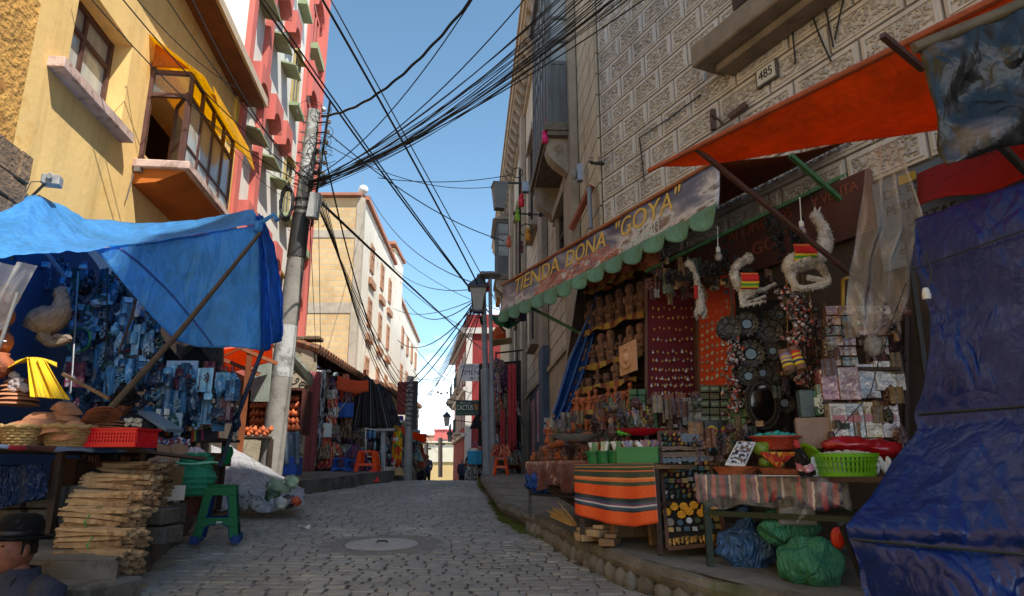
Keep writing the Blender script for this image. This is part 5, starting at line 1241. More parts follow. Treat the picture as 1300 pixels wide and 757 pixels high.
carton('green_box',829,518,838,550,5.9,.15,m_gbox,'tall plain green box right of the printed carton')
mb=MB();mb.grid(lambda u,v:at(820+66*u,520+28*v+(4*u),6.2-.15*v)+V((0,.02*math.sin(u*30),0)),30,8,.004);solo('striped_wall_cloth',mb,stripes('dark yellow red aguayo',[(0,'#5a2c1c'),(.15,'#8a7a2c'),(.25,'#7a2c1c'),(.5,'#3a3c1c'),(.7,'#a86a2c'),(.8,'#5a2c1c')],'U',4),'yellow and maroon striped cloth hanging below the dark red board','cloth',smooth='all')
for i in range(3):carton('wooden_box_figure',829+16*i,500,840+16*i,540,6.0,.05,M('brown wooden idol','#6a3c2c',.6,.3,20),'brown wooden idol plaque, %s from the left under the red board'%ORD[i],'plaque',bands=[(.5,.72,.45,.22,M('brown idol face','#9a6a44',.6,.3,20))])
for i in range(3):
 for j in range(2):carton('silver_pack',868+8*i,505+18*j,877+8*i,522+18*j,5.85-.05*i,.08,M('silver wrapped pack','#7c7c74',.3,.5,25,.8,col2='#4a544a',c2s=20),'silvery wrapped pack in the %s row, %s from the left'%(('upper','lower')[j],ORD[i]),'pack',group='silvery wrapped packs')
for j in range(9):
 for i in range(3):
  x0=891+13*i;y0=489+9.6*j;m_=m_dgb
  carton('green_soap_box',x0,y0,x0+12,y0+8.8,5.7-.04*i,.08,m_,'dark green soap box in the big stack, row %d column %d from its top left'%(j+1,i+1),group='dark green soap boxes in a tall stack',bands=[(.5,.5,.7,.25,M('pale soap lettering band','#6c8a6c',.5,.3,40))]if j%2==0 else None)
for k,x in enumerate((904,922)):
 for nm,yy_,rr,mt in(('round_label_packet',547,.042,M('yellow disc print','#c8a018',.5)),):
  c=at(x,yy_,5.6);t=thing(nm,['left dark packet with round yellow label above the counter','right dark packet with round yellow label above the counter'][k],'packet',c)
  mb=MB();mb.box(c+V((0,.012,-.05)),(.11,.02,.26));mb.build('packet_body',M('black green packet','#17261c',.4,.3,10),t)
  mb=MB();mb.lathe([(0,0),(rr,0),(rr,.004),(0,.004)],c+V((0,-.002,0)),22,Matrix.Rotation(math.pi/2,3,'X'),caps=False);mb.build('round_label',mt,t)
  mb=MB();mb.box(c+V((0,-.008,-.004)),(rr*2.1,.004,.018));mb.build('red_band',m_rp,t)
  mb=MB();mb.box(c+V((-.02,.0,-.12)),(.012,.006,.08),Matrix.Rotation(.3,3,'Y'));mb.box(c+V((.02,.0,-.12)),(.012,.006,.08),Matrix.Rotation(-.3,3,'Y'));mb.build('bottle_print',M('pale blue print','#7ca0a8',.5),t)
for j in range(6):
 carton('green_bag',929+2*(j%2),505+13*j,951+2*(j%2),517+13*j,5.45,.1,M('shiny green bag','#3a6a44',.25,.5,18,1,14),'shiny green plastic packet, %s from the top of its column'%ORD[j],'bag',group='column of shiny green packets')
mbd,n3=board('magnet_board','tall leaning display board full of fridge magnets and yellow sunflower brooches',[at(848,697,5.0),at(922,690,4.95),at(892,549,5.35),at(836,549,5.35)],M('black felt board','#1c1a18',.95,.3,5))
def mbp(u,v):
 a,b,c_,d=at(848,697,5.0),at(922,690,4.95),at(892,549,5.35),at(836,549,5.35);return(a*(1-u)+b*u)*(1-v)+(d*(1-u)+c_*u)*v
mb=MB();mb.bar(mbp(.5,.95)+V((0,.05,0)),mbp(.5,0)+V((.1,.45,.02)),.02);mb.build('prop',m_wood,mbd)
mb=MB()
for k in range(8):a=k*.785;mb.ball((.022*math.cos(a),.022*math.sin(a),.006),(.012,.012,.005),6,4)
mb.ball((0,0,.008),(.016,.016,.008),8,5);sunf=goods_mesh('sunflower_brooch','sf',mb,M('yellow sunflower','#d89a1c',.6,.3,60))
mb=MB();mb.lathe([(0,0),(.030,0),(.032,.006),(.03,.008),(0,.008)],(0,0,0),14,caps=False);disc=goods_mesh('disc_magnet','dm',mb,M('grey blue disc','#6c7884',.5,.4,60,.6,60))
mb=MB();mb.box((0,0,.005),(.05,.04,.01));recm=goods_mesh('plaque_magnet','pm',mb,M('bronze plaque','#7a6450',.5,.5,60,.8,60),False)
mb=MB();mb.ball((0,0,.008),(.016,.022,.01),8,6,.5,5);mb.ball((.01,.012,.01),.009,6,4);trk=goods_mesh('charm_magnet','tk',mb,m_brass)
mats_m=[M('magnet teal','#2c4c50',.5,.3,40),M('magnet sky','#34546a',.5,.3,40),M('magnet red','#6a2a24',.5,.3,40),M('magnet green','#34482e',.5,.3,40),M('magnet cream','#7a7264',.5,.3,40),M('magnet yellow','#7c6e30',.5,.3,40),m_silver,m_brass]
def bput(name,me,u,v,s,label,cat,grp,mt=None):
 z=n3;x=V((0,0,1)).cross(z).normalized();y=z.cross(x);R=Matrix((x,y,z)).transposed().to_euler()
 place(name,me,mbp(u,v)+n3*.004,rot=R,scale=s,label=label,cat=cat,group=grp,mat=mt)
for i,(u,v)in enumerate(((.18,.33),(.36,.325),(.55,.33),(.75,.30),(.92,.27),(.03,.29),(.30,.26),(.45,.28),(.66,.26),(.80,.245))):
 bput('sunflower_brooch',sunf,u,v,.95,'yellow sunflower brooch on the leaning board, %s of ten counting along the two rows'%ORD[i],'brooch','yellow sunflower brooches')
for i in range(6):bput('plaque_magnet',recm,.08+.155*i,.78,(1.15,1,1),'brown framed plaque magnet, %s from the left in the top plaque row'%ORD[i],'magnet','plaque magnets in a row')
for j,(v,n,me_)in enumerate(((.975,10,trk),(.93,10,trk),(.88,11,trk),(.84,10,recm),(.735,9,disc),(.69,9,trk),(.65,8,recm),(.60,8,trk),(.55,8,recm),(.50,9,trk),(.455,9,trk),(.41,9,trk),(.20,6,disc),(.14,7,recm),(.06,13,trk),(.035,13,trk))):
 for i in range(n):
  if v in(.975,.93)and 4<i<9:bput('disc_magnet',disc,(i+.5)/n,v,.9,'round grey stone disc near the top of the leaning board','magnet','round grey discs on the leaning board');continue
  mt=m_brass if v<.1 else(mats_m[(i*5+j*3)%8]if v<.7 or v>.84 else None)
  bput({id(trk):'charm_magnet',id(disc):'disc_magnet',id(recm):'plaque_magnet'}[id(me_)],me_,(i+.5)/n+r1.uniform(-.01,.01),v+r1.uniform(-.006,.006),r1.uniform(.65,.9),'little souvenir magnet among many on the leaning board','magnet','small souvenir magnets on the leaning board',mt)
c=onpav(806,697);c=V((c.x+.04,c.y+.26,pav_z(c.y+.26)))
st=thing('wooden_stool','rough dark wooden stool half hidden by the striped orange cloth','stool',c)
Rz=faceR(-.25)
mb=MB();mb.box(c+V((0,0,.40)),(.34,.26,.03),Rz);mb.build('seat',m_wood,st,bevel=.005)
for sx in(-1,1):
 for sy in(-1,1):
  mb=MB();mb.bar(c+Rz@V((sx*.12,sy*.09,.39)),c+Rz@V((sx*.15,sy*.12,0)),.042,.035);mb.build('leg',m_wood,st)
mb=MB();mb.bar(c+Rz@V((-.14,-.11,.2)),c+Rz@V((.14,-.11,.2)),.035,.02);mb.bar(c+Rz@V((-.14,.11,.15)),c+Rz@V((.14,.11,.15)),.035,.02);mb.build('stretcher',m_wood,st)
for k,(x,y)in enumerate(((795,672),(812,676),(868,686))):
 p=at(x,y,5.9);p.z=pav_z(p.y)+.08;mb=MB();mb.box(p,(.18,.12,.16),faceR(.2));solo('cardboard_box',mb,M('cardboard','#8a6c4a',.9,.2,8),['small cardboard box behind the left stool leg','small cardboard box behind the right stool leg','flattened brown box lying behind the leaning board'][k],'box',bevel=.005)
zC=-.022
cl,cr_=at(884,603,4.62),at(1040,606,4.05);cr2=at(1125,598,3.95)
cl.z=cr_.z=cr2.z=zC
bkC=V((.55,.62,0))*.9;bl2=cl+bkC;far=V((2.55,4.55,zC))
tC=table('front_table','dark green framed table under the striped cloth and clear plastic',[cl,V((2.05,3.72,zC)),V((2.75,4.45,zC)),bl2],.20,.03,.04,M('dark table board','#3a2420',.6,.3,6),M('dark green leg','#22301f',.6,.3,8))
m_ag2=stripes('purple red aguayo',[(0,'#3a2c34'),(.08,'#8a3040'),(.18,'#2c3a54'),(.26,'#b8a8a0'),(.3,'#54303c'),(.42,'#26402e'),(.5,'#a83038'),(.6,'#2a2c3c'),(.7,'#7c5468'),(.78,'#c8b0a0'),(.82,'#36304c'),(.92,'#a04040')],'U',3.2,.5,.015,.3,gloss=.9)
pC=[cl+bkC*.25,cl,cr_,cr_+V((.1,-.04,0))]
mb=MB();mb.grid(skirt(pC,.155,5,.012,30),110,8,.003);mb.grid(lambda u,v:(cl+(cr_-cl)*u)+bkC*v*.9+V((0,0,.006)),20,8,.003)
solo('striped_tablecloth',mb,m_ag2,'purple red and blue striped cloth covering the front table','tablecloth',smooth='all')
mb=MB();pC2=[cl+bkC*.2+V((-.01,-.01,.008)),cl+V((-.012,-.02,.008)),cr_+V((.0,-.02,.008)),cr_+V((.14,-.03,.008))]
mb.grid(skirt(pC2,.19,9,.02,22),110,8);solo('clear_table_cover',mb,clear_plastic('glossy cover','#f0ece8',.12,.05,14),'clear plastic cover over the striped cloth of the front table','plastic sheet',smooth='all')
mb=MB();mb.grid(lambda u,v:at(1040-30*v+14*u,607+58*v*(1-.2*u),4.0),14,14);solo('hanging_plastic_corner',mb,clear_plastic('glossy cover'),'clear plastic corner hanging low beside the table leg','plastic sheet',smooth='all')
def dish(x,y,Y,r,h,label,mt=m_clay,name='clay_dish'):
 c=at(x,y,Y);c.z=zC+.01;mb=MB();mb.lathe([(0,0),(r*.75,0),(r,h),(r*1.02,h),(r*.95,h),(r*.7,.012),(0,.012)],c,26,caps=False);return solo(name,mb,mt,label,'dish',smooth=True)
dish(936,598,4.55,.155,.05,'widest red clay dish on the left of the front table');dish(985,600,4.25,.10,.04,'middle red clay dish on the front table');dish(1003,600,4.15,.115,.03,'shallow red clay dish right of the middle on the front table')
t=thing('wrapped_tray','clear wrapped white tray of silver trinkets propped on the clay dish','tray',at(938,588,4.45))
a_,b_,c_,d_=at(920,590,4.42),at(946,592,4.40),at(960,561,4.5),at(936,560,4.52);nn=(b_-a_).cross(d_-a_).normalized()*.012
mb=MB();mb.hexa([a_,b_,b_-nn,a_-nn,d_,c_,c_-nn,d_-nn]);mb.build('tray',m_white,t,bevel=.004)
mb=MB();q_=lambda u,v:(a_*(1-u)+b_*u)*(1-v)+(d_*(1-u)+c_*u)*v+nn*.15
mb.grid(lambda u,v:q_(.08+.84*u,.06+.88*v)+nn*(.3*mn.noise(V((u*14,v*14,0)))+.4),20,20,.002);mb.build('wrapped_goods',speckle('silver trinkets',['#b8bcc4','#4c4a4c','#d0d0d0','#8a7060','#2c2c30'],60,.25,.8),t)
c=at(985,566,4.6)
t=tub('red_basket',V((c.x,c.y,c.z-.03)),.155,.09,M('brick red plastic','#9a3420',.4,.2,20,.5,60),'brick red plastic basket full of teal wrapped stones',taper=.7)
mb=MB();mb.ball((0,0,0),(.02,.018,.015),8,6,.5,2);teal=goods_mesh('teal_stone','teal',mb,M('teal wrapped candy','#2fa39c',.3,.4,20))
for i in range(60):
 a=r1.uniform(0,6.28);r=.13*math.sqrt(r1.random());place('teal_stone',teal,V((c.x+r*math.cos(a),c.y+r*math.sin(a)*.9,c.z+.055+.05*(1-r/.13)*r1.random())),r1.uniform(0,6),r1.uniform(.8,1.3),'teal wrapped stone heaped in the brick red basket','stone','teal wrapped stones in the red basket')
mb=MB();mb.grid(lambda u,v:at(965+45*u,574+(22*v)*(1-abs(u-.5)*1.8),4.5),14,8,.003);solo('orange_patterned_cloth',mb,speckle('orange red cloth',['#c8601c','#b82c1c','#d8a02c','#8a2c1c'],40,.8),'orange patterned cloth corner hanging under the red basket','cloth',smooth='all')
mb=MB();mb.ball((0,0,0),(.04,.04,.036),12,8,.1);lime=goods_mesh('green_fruit','lime',mb,M('olive green fruit','#6f8a2c',.4,.3,10))
for i,(x,y)in enumerate(((971,587),(983,588),(966,570),(975,562))):place('green_fruit',lime,at(x,y,4.55),0,1 if i<2 else 1.3,['left green fruit behind the clay dishes','right green fruit behind the clay dishes','green gourd below the red basket','green gourd just under the rim of the red basket'][i],'fruit')
for k,(x,tilt)in enumerate(((1016,.25),(1026,.5))):
 c=at(x+4,600,4.05-.05*k);c.z=zC+.012;R=Matrix.Rotation(-tilt,3,'Y')@Matrix.Rotation(.3,3,'X');t=thing('soda_bottle',['upright tilting small bottle with red cap on the front table','leaning small bottle with pink label on the front table'][k],'bottle',c)
 mb=MB();mb.lathe([(0,0),(.028,0),(.03,.01),(.03,.09),(.024,.12),(.012,.16),(.011,.185),(0,.185)],c,14,R,caps=False);mb.build('glass',M('dark cola glass','#1a1416',.12,.1,3,0,spec=.8),t,smooth=True)
 mb=MB();mb.lathe([(.0305,.03),(.0312,.03),(.0312,.075),(.0305,.075)],c,14,R,caps=False);mb.build('label_band',M('pink white label','#c87a94',.4,.5,40,col2='#e0dcdc',c2s=30),t,smooth=True)
 mb=MB();mb.lathe([(0,.18),(.015,.18),(.015,.20),(0,.202)],c,12,R,caps=False);mb.build('cap',M('faded red cap','#c83c3c',.5),t,smooth=True)
mb=MB();c=at(1053,600,4.0)
mb.grid(lambda u,v:at(1030+44*u,603-22*v,4.02+.05*u)+V((0,.02*math.sin(u*6),.012*mn.noise(V((u*5,v*5,0))))),14,10,.002);solo('crumpled_paper',mb,m_white,'crumpled white paper leaning on the lime green basket','paper',smooth='all')
mb=MB();mb.box(at(1002,605,4.15)+V((0,0,.004)),(.34,.14,.004),faceR(-.3));solo('flat_paper',mb,m_white,'flat white paper lying at the front edge of the table','paper')
mb=MB();mb.box(at(1010,603,4.2)+V((0,0,.012)),(.24,.10,.012),faceR(-.2));solo('trinket_card',mb,speckle('blue silver trinkets',['#3c5c8c','#b8bcc4','#8a3038','#23283a'],50,.4),'card of blue and silver trinkets on the white paper','card')
c=at(1075,604,4.05);c.z=zC
t=thing('lime_basket','lime green slotted plastic basket heaped with white stones','basket',c)
m_lime=M('lime green plastic','#6fae1e',.35,.1,6,0);mb=MB();n=44
for k in range(n):
 a0=2*math.pi*k/n;a1=a0+2*math.pi/n*.55
 P=lambda a,z:V((c.x+(.135+.18*z)*1.15*math.cos(a),c.y+(.115+.18*z)*math.sin(a),c.z+z))
 mb.hexa([P(a0,.02),P(a1,.02),P(a1,.02)*1+V((0,0,0))-(P(a1,.02)-V((c.x,c.y,c.z+.02)))*.03,P(a0,.02)-(P(a0,.02)-V((c.x,c.y,c.z+.02)))*.03,P(a0,.105),P(a1,.105),P(a1,.105)-(P(a1,.105)-V((c.x,c.y,c.z+.105)))*.03,P(a0,.105)-(P(a0,.105)-V((c.x,c.y,c.z+.105)))*.03])
for z in(.0,.045,.08,.105):
 hh=.022 if z in(0,.105)else .008;r0=.135+.18*z;mb.lathe([(r0,z),(r0+.006,z),(r0+.012,z+hh),(r0+.004,z+hh),(r0-.004,z)],c,44,ell=(1.15,.88),caps=False)
mb.lathe([(0,.004),(.135,.004)],c,30,ell=(1.15,.88),caps=False);mb.build('basket_wall',m_lime,t)
mb=MB();mb.ball((0,0,0),(.026,.02,.017),10,7,.15);egg=goods_mesh('white_stone','egg',mb,M('chalk white stone','#b8b4a4',.7,.2,20))
for i in range(70):
 a=r1.uniform(0,6.28);r=.125*math.sqrt(r1.random());place('white_stone',egg,V((c.x+r*1.15*math.cos(a),c.y+r*math.sin(a)*.88,c.z+.115+.03*(1-r/.13)*r1.random())),r1.uniform(0,6),r1.uniform(.8,1.2),'white oval stone heaped in the lime green basket','stone','white stones in the lime basket')
mb=MB();mb.lathe([(.10,0),(.12,.008),(.115,.014),(.04,.004),(0,.004)],at(1035,583,4.3),20,Matrix.Rotation(.9,3,'Y'),caps=False);solo('green_sieve',mb,m_lime,'lime green round sieve leaning behind the bottles','sieve',smooth=True)
for k,(x,y,w_)in enumerate(((1080,566,.17),(1118,570,.13))):
 mb=MB();mb.ball(at(x,y,4.35),(w_,.08,.055),20,12,.35,3,seed=k);solo('red_wrapped_bag',mb,M('glossy red wrap','#a81820',.2,.4,12,1,12,spec=.8),['wide glossy red bag lying behind the lime green basket','smaller glossy red bag right of the lime green basket'][k],'bag',smooth='all')
for k in range(5):
 mb=MB();mb.ball(at(1108+5*k,588+(k%2)*6,4.15),(.02,.02,.035),8,6,.3,seed=k);solo('white_quartz',mb,m_white,'small white quartz piece heaped by the blue curtain','stone','white quartz pieces by the blue curtain',smooth='all')
m_brownbox=M('brown paper parcel','#8a7264',.6,.25,8,.3)
carton('brown_parcel',1022,530,1062,570,4.5,.2,m_brownbox,'crinkled brown paper parcel behind the soda bottles','parcel',-.25)
i=0
for(x0,y0,x1,y1,lab,mt)in((1019,495,1033,530,'dark green bottle shaped box left of the coca cartons',m_dgb),(1034,496,1046,528,'green carton with COCA lettering',m_gbox),(1047,496,1058,530,'dark green bottle box right of the coca carton',m_dgb),(1040,488,1058,503,'pale green oval printed box on top of the green cartons',M('pale green carton','#7a8a6c',.5,.3,15))):
 t=carton('tea_carton',x0,y0,x1,y1,4.6,.08,mt,lab,'box',-.2,bands=[(.5,.55,.55,.35,M('oval print','#c4c8a4',.5,.3,30))]if i in(1,3)else None);i+=1
mb=MB();cc=at(1040,513,4.54);add_text(mb,'COCA',.05,lambda x,y,d:cc+V((y*-1.0*0+.0,0,0))+V((-y,-.02-d,x)),.002,.13);solo('coca_label',mb,m_white,'white vertical COCA lettering strip on the green carton','label')
prods=[(1058,512,1075,556,'#94867a'),(1076,512,1096,556,'#78848a'),(1097,510,1118,556,'#94803c'),(1119,510,1142,556,'#84605a')]
for k,(x0,y0,x1,y1,cl_)in enumerate(prods):carton('tea_bag_pack',x0,y0,x1,y1,4.45,.1,M('glossy pack %d'%k,cl_,.16,.5,9,1,9,col2='#e0d8d0',c2s=22,c2t=.6,spec=.9,bd=.02),'upright glossy food pack, %s from the left in the lower product row'%ORD[k],'packet',-.15,group='upright glossy packs in the lower product row',bands=[(.5,.55,.7,.2,M('pack print band',('#b83c4c','#3c6c8c','#e0d0a0','#d8c8c0')[k]if False else '#9c3c44',.3,.3,30))])
prods2=[(1048,468,1070,508,'#8c4450'),(1071,466,1092,508,'#845858'),(1093,462,1115,506,'#7c7a84'),(1116,458,1148,496,'#968e80')]
for k,(x0,y0,x1,y1,cl_)in enumerate(prods2):carton('wrapped_block',x0,y0,x1,y1,4.55,.14,M('wrapped block %d'%k,cl_,.16,.5,9,1,9,col2='#e0d4cc',c2s=20,c2t=.6,spec=.9,bd=.02),['pink wrapped block at the left of the middle product row','rose wrapped block second in the middle product row','silver lilac wrapped block third in the middle product row','cream printed soap carton at the right of the middle product row'][k],'packet',-.15)
for c_i in range(4):
 for j in range(6):
  if c_i==2 and j>3:continue
  carton('incense_pack',1052+20*c_i,388+13*j,1070+20*c_i+r1.uniform(-2,2),400+13*j,4.7+r1.uniform(-.05,.05),.1,M('incense pack %d'%((c_i+j)%4),('#84584e','#8c6640','#5c6254','#8a786c')[(c_i+j)%4],.18,.6,12,1,10,col2='#c8a890',c2s=24,c2t=.6,spec=.9,bd=.02),'shiny incense pack stacked in column %d of four, %s from the top'%(c_i+1,ORD[j]),'packet',-.15,group='stacks of shiny incense packs')
for k in range(4):carton('striped_cloth_pack',1054+23*k,556,1076+23*k,578,4.5,.1,speckle('wrapped woven goods',['#b8402c','#c88a5c','#4c4a54','#b8b0a8','#8a2c34'],22,.3,.5),'folded woven pack wrapped in film, %s from the left in the bottom row'%ORD[k],'packet',-.15,group='film wrapped woven packs in the bottom row')
t=thing('product_rack','dark wooden rack shelves behind the stacked product packs','shelf',at(1100,600,4.85))
for y_ in(466,510,558,600):
 mb=MB();a,b=at(1046,y_,4.62),at(1150,y_,4.5);mb.bar(a+V((0,.15,-.012)),b+V((0,.15,-.012)),.34,.02);mb.build('shelf_board',m_wood_dark,t)
mb=MB()
for x in(1046,1150):mb.bar(at(x,385,4.85),at(x,640,4.85),.03)
mb.build('upright',m_wood_dark,t)
mb=MB();mb.bar(at(1070,355,4.9),at(1070,400,4.9),.02);mb.bar(at(1070,355,4.9),at(1078,352,4.9),.02);solo('yellow_bracket',mb,M('yellow painted steel','#a8881c',.5),'yellow painted bracket rising behind the incense packs','bracket')
for k,(x,y)in enumerate(((1054,428),(1050,445),(1056,415))):
 mb=MB();mb.ball(at(x,y,4.9),(.04,.04,.06),10,7,.4,3,seed=k);solo('red_pouch',mb,M('raspberry cloth','#a82c48',.8,.4,30),'raspberry red cloth pouch, %s from the top left of the incense packs'%ORD[(1,2,0)[k]],'pouch',smooth='all')
m_orn=M('blackened tin ornament','#3a3834',.35,.6,30,1,45,metal=.5,col2='#77746c',c2s=25,c2t=.62)
mb=MB();mb.lathe([(0,0),(.05,0),(.06,.02),(.09,.015),(.115,.03),(.13,.01),(.135,0)],(0,0,0),26,caps=False)
for k in range(16):a=k*math.pi/8;mb.ball((.12*math.cos(a),.12*math.sin(a),.02),(.016,.016,.012),6,4)
for k in range(8):a=k*math.pi/4;mb.ball((.078*math.cos(a),.078*math.sin(a),.02),(.014,.01,.01),6,4)
orn=goods_mesh('round_ornament','orn',mb,m_orn)
mb=MB();mb.lathe([(0,0),(.046,0),(.046,.004),(0,.004)],(0,0,0),20,caps=False);mir=goods_mesh('mirror','mir',mb,M('dull mirror','#4c6478',.35,.2,3,0))
def facing(c,s,label,grp=None,e=(1,1),mirror=True,Y=0):
 R=Matrix.Rotation(math.pi/2,3,'X').to_euler()
 t=thing('round_ornament',label,'ornament',c,grp);t.rotation_euler=(0,0,-math.atan2(c.x,c.y)*.8)
 o=bpy.data.objects.new('ornate_disc',orn);COL.objects.link(o);o.parent=t;o.rotation_euler=R;o.scale=(s*e[0],s*e[1],s)
 if mirror:
  o=bpy.data.objects.new('mirror',mir);COL.objects.link(o);o.parent=t;o.rotation_euler=R;o.location=(0,-.022*s,0);o.scale=(s*e[0],s*e[1],s)
orns=[(948,412,.95,'top left dark round ornament with bluish centre'),(977,422,1.05,'dark round ornament right of the top one'),(953,450,1.1,'large dark ornament with blue oval mirror in the middle left'),(981,446,.7,'dark ornament with arched white mirror'),(984,470,.75,'dark round ornament below the arched mirror'),(968,474,.7,'reddish dark round ornament in the middle'),(950,478,.8,'dark round ornament below the blue oval mirror'),(985,494,.75,'dark ornament with small blue mirror low on the right'),(996,512,.8,'lowest dark round ornament on the right'),(990,400,.8,'highest dark ornament partly behind the llamas'),(926,418,.95,'round ornament showing a pale square beside the orange board')]
for i,(x,y,s,lab)in enumerate(orns):facing(at(x,y,5.35+.02*(i%3)),s*.82,lab,None,mirror=i%3!=1)
c=at(968,512,5.25);t=thing('oval_mirror','big oval mirror in a dark wicker frame above the red basket','mirror',c)
mb=MB()
for k in range(44):
 a=2*math.pi*k/44
 for q in(.10,.125):mb.ball(c+V((q*math.cos(a),0,q*1.55*math.sin(a))),(.014,.014,.016),6,4)
mb.build('wicker_frame',M('dark wicker','#2e2620',.7,.4,20),t,smooth=True)
mb=MB();mb.lathe([(0,0),(.088,0),(.088,.004),(0,.004)],c,30,Matrix.Rotation(math.pi/2,3,'X'),ell=(1,1.55),caps=False);mb.build('glass',M('dark mirror','#14100e',.08,.1,3,0,spec=.8),t)
mb=MB();mb.hexa([at(935,395,5.5),at(1005,395,5.5),at(1005,395,5.53),at(935,395,5.53),at(935,380,5.5),at(1005,380,5.5),at(1005,380,5.53),at(935,380,5.53)])
mb.bar(at(965,350,5.52),at(968,555,5.52),.03);mb.bar(at(1003,350,5.52),at(1006,555,5.52),.03);mb.bar(at(935,470,5.52),at(1010,470,5.52),.02)
solo('ornament_rack',mb,M('black net rack','#15130f',.9),'dark rack from which the round ornaments hang','rack')
m_charm=speckle('red white silver charms',['#8a8a90','#3a3234','#a83c2c','#c4beb8','#5c3a2c','#26221e'],55,.35,.9)
def cluster(x,y,Y,w_,h_,label,seed,n=26,mt=None):
 q=random.Random(seed);mb=MB();c=at(x,y,Y)
 for i in range(n):mb.ball(c+V((q.gauss(0,w_*.4),q.gauss(0,.03),q.gauss(0,h_*.4))),(q.uniform(.01,.024),.014,q.uniform(.012,.03)),7,5,.4,4,seed=i)
 mb.tube([c,c+V((0,0,.3))],.003,4);solo('charm_cluster',mb,mt or m_charm,label,'charms',smooth='all')
for k,(x,y,l)in enumerate(((930,438,'upper cluster of silver charms beside the orange board'),(932,462,'second cluster of dangling charms beside the orange board'),(930,487,'third cluster of dark dangling charms'),(934,512,'cluster with an orange bird beside the green packets'))):cluster(x,y,5.4,.09,.10,l,k,34)
for k,(x,y,l)in enumerate(((1008,372,'top cluster of silver red keychains under the big llama'),(1010,388,'second cluster of silver red keychains under the big llama'),(1014,402,'third silver keychain cluster'),(1022,418,'fourth bunch of tinsel charms'),(1010,432,'brownish bunch of charms above the woven tubes'),(1026,482,'pale shells bunch under the woven tubes'),(1040,480,'dark beads bunch under the woven tubes'))):cluster(x,y,4.95,.10,.06,l,20+k,36)
for k,(x0,y0,x1,y1)in enumerate(((995,446,1003,472),(1006,442,1018,470))):
 a,b=at(x0,y0,4.85),at(x1,y1,4.8);mb=MB();mb.tube([a,b],.04,14);solo('woven_rain_stick',mb,stripes('striped woven tube %d'%k,[(0,'#7a5a4c'),(.2,('#8a7ca8','#c8341c')[k]),(.32,'#d8b82c'),(.4,('#8a7ca8','#b82c3c')[k]),(.5,'#e0c83c'),(.58,'#3a3c6c'),(.68,'#d8b82c'),(.8,'#7a5a4c')],'V',1),['left hanging woven tube with lilac bands','right hanging woven tube with red and yellow bands'][k],'rain stick',smooth=True)
for k,(x,y)in enumerate(((1028,446),(1033,458),(1040,452))):
 mb=MB();a=at(x,y,5.1);mb.tube([a,a+V((.12,-.03,-.05))],.03,10);solo('dark_woven_tube',mb,stripes('dim woven tube',[(0,'#4c3a34'),(.4,'#7a2c34'),(.5,'#4c3a34')],'V',2),'dim woven tube behind the bright ones, %s of three'%ORD[k],'rain stick',smooth=True)
mb=MB()
for k in range(5):mb.bar(at(998+7*k,348,5.0),at(1000+8*k,440,5.0),.006)
solo('charm_hanger',mb,M('yellow wood slat','#8a6a2c',.7),'thin yellowish slats from which the keychains hang','hanger')
for k,(x,y,w_,h_)in enumerate(((858,350,.25,.07),(905,345,.10,.12),(918,330,.08,.18),(980,290,.05,.2),(992,305,.07,.2),(1010,300,.06,.12))):
 cluster(x,y,5.7 if k<3 else 5.2,w_,h_,'dark dried garland hanging %s'%('above the red velvet board','left of the first light bulb','beside the small llama','high left of the big llama','just left of the big llama','behind the big llama')[k],60+k,40,M('blackish dried plants','#1f1b17',.9,.5,20))
m_wool=M('grey white wool','#c4beb4',.95,.3,30,1,90,col2='#948c82',c2s=12)
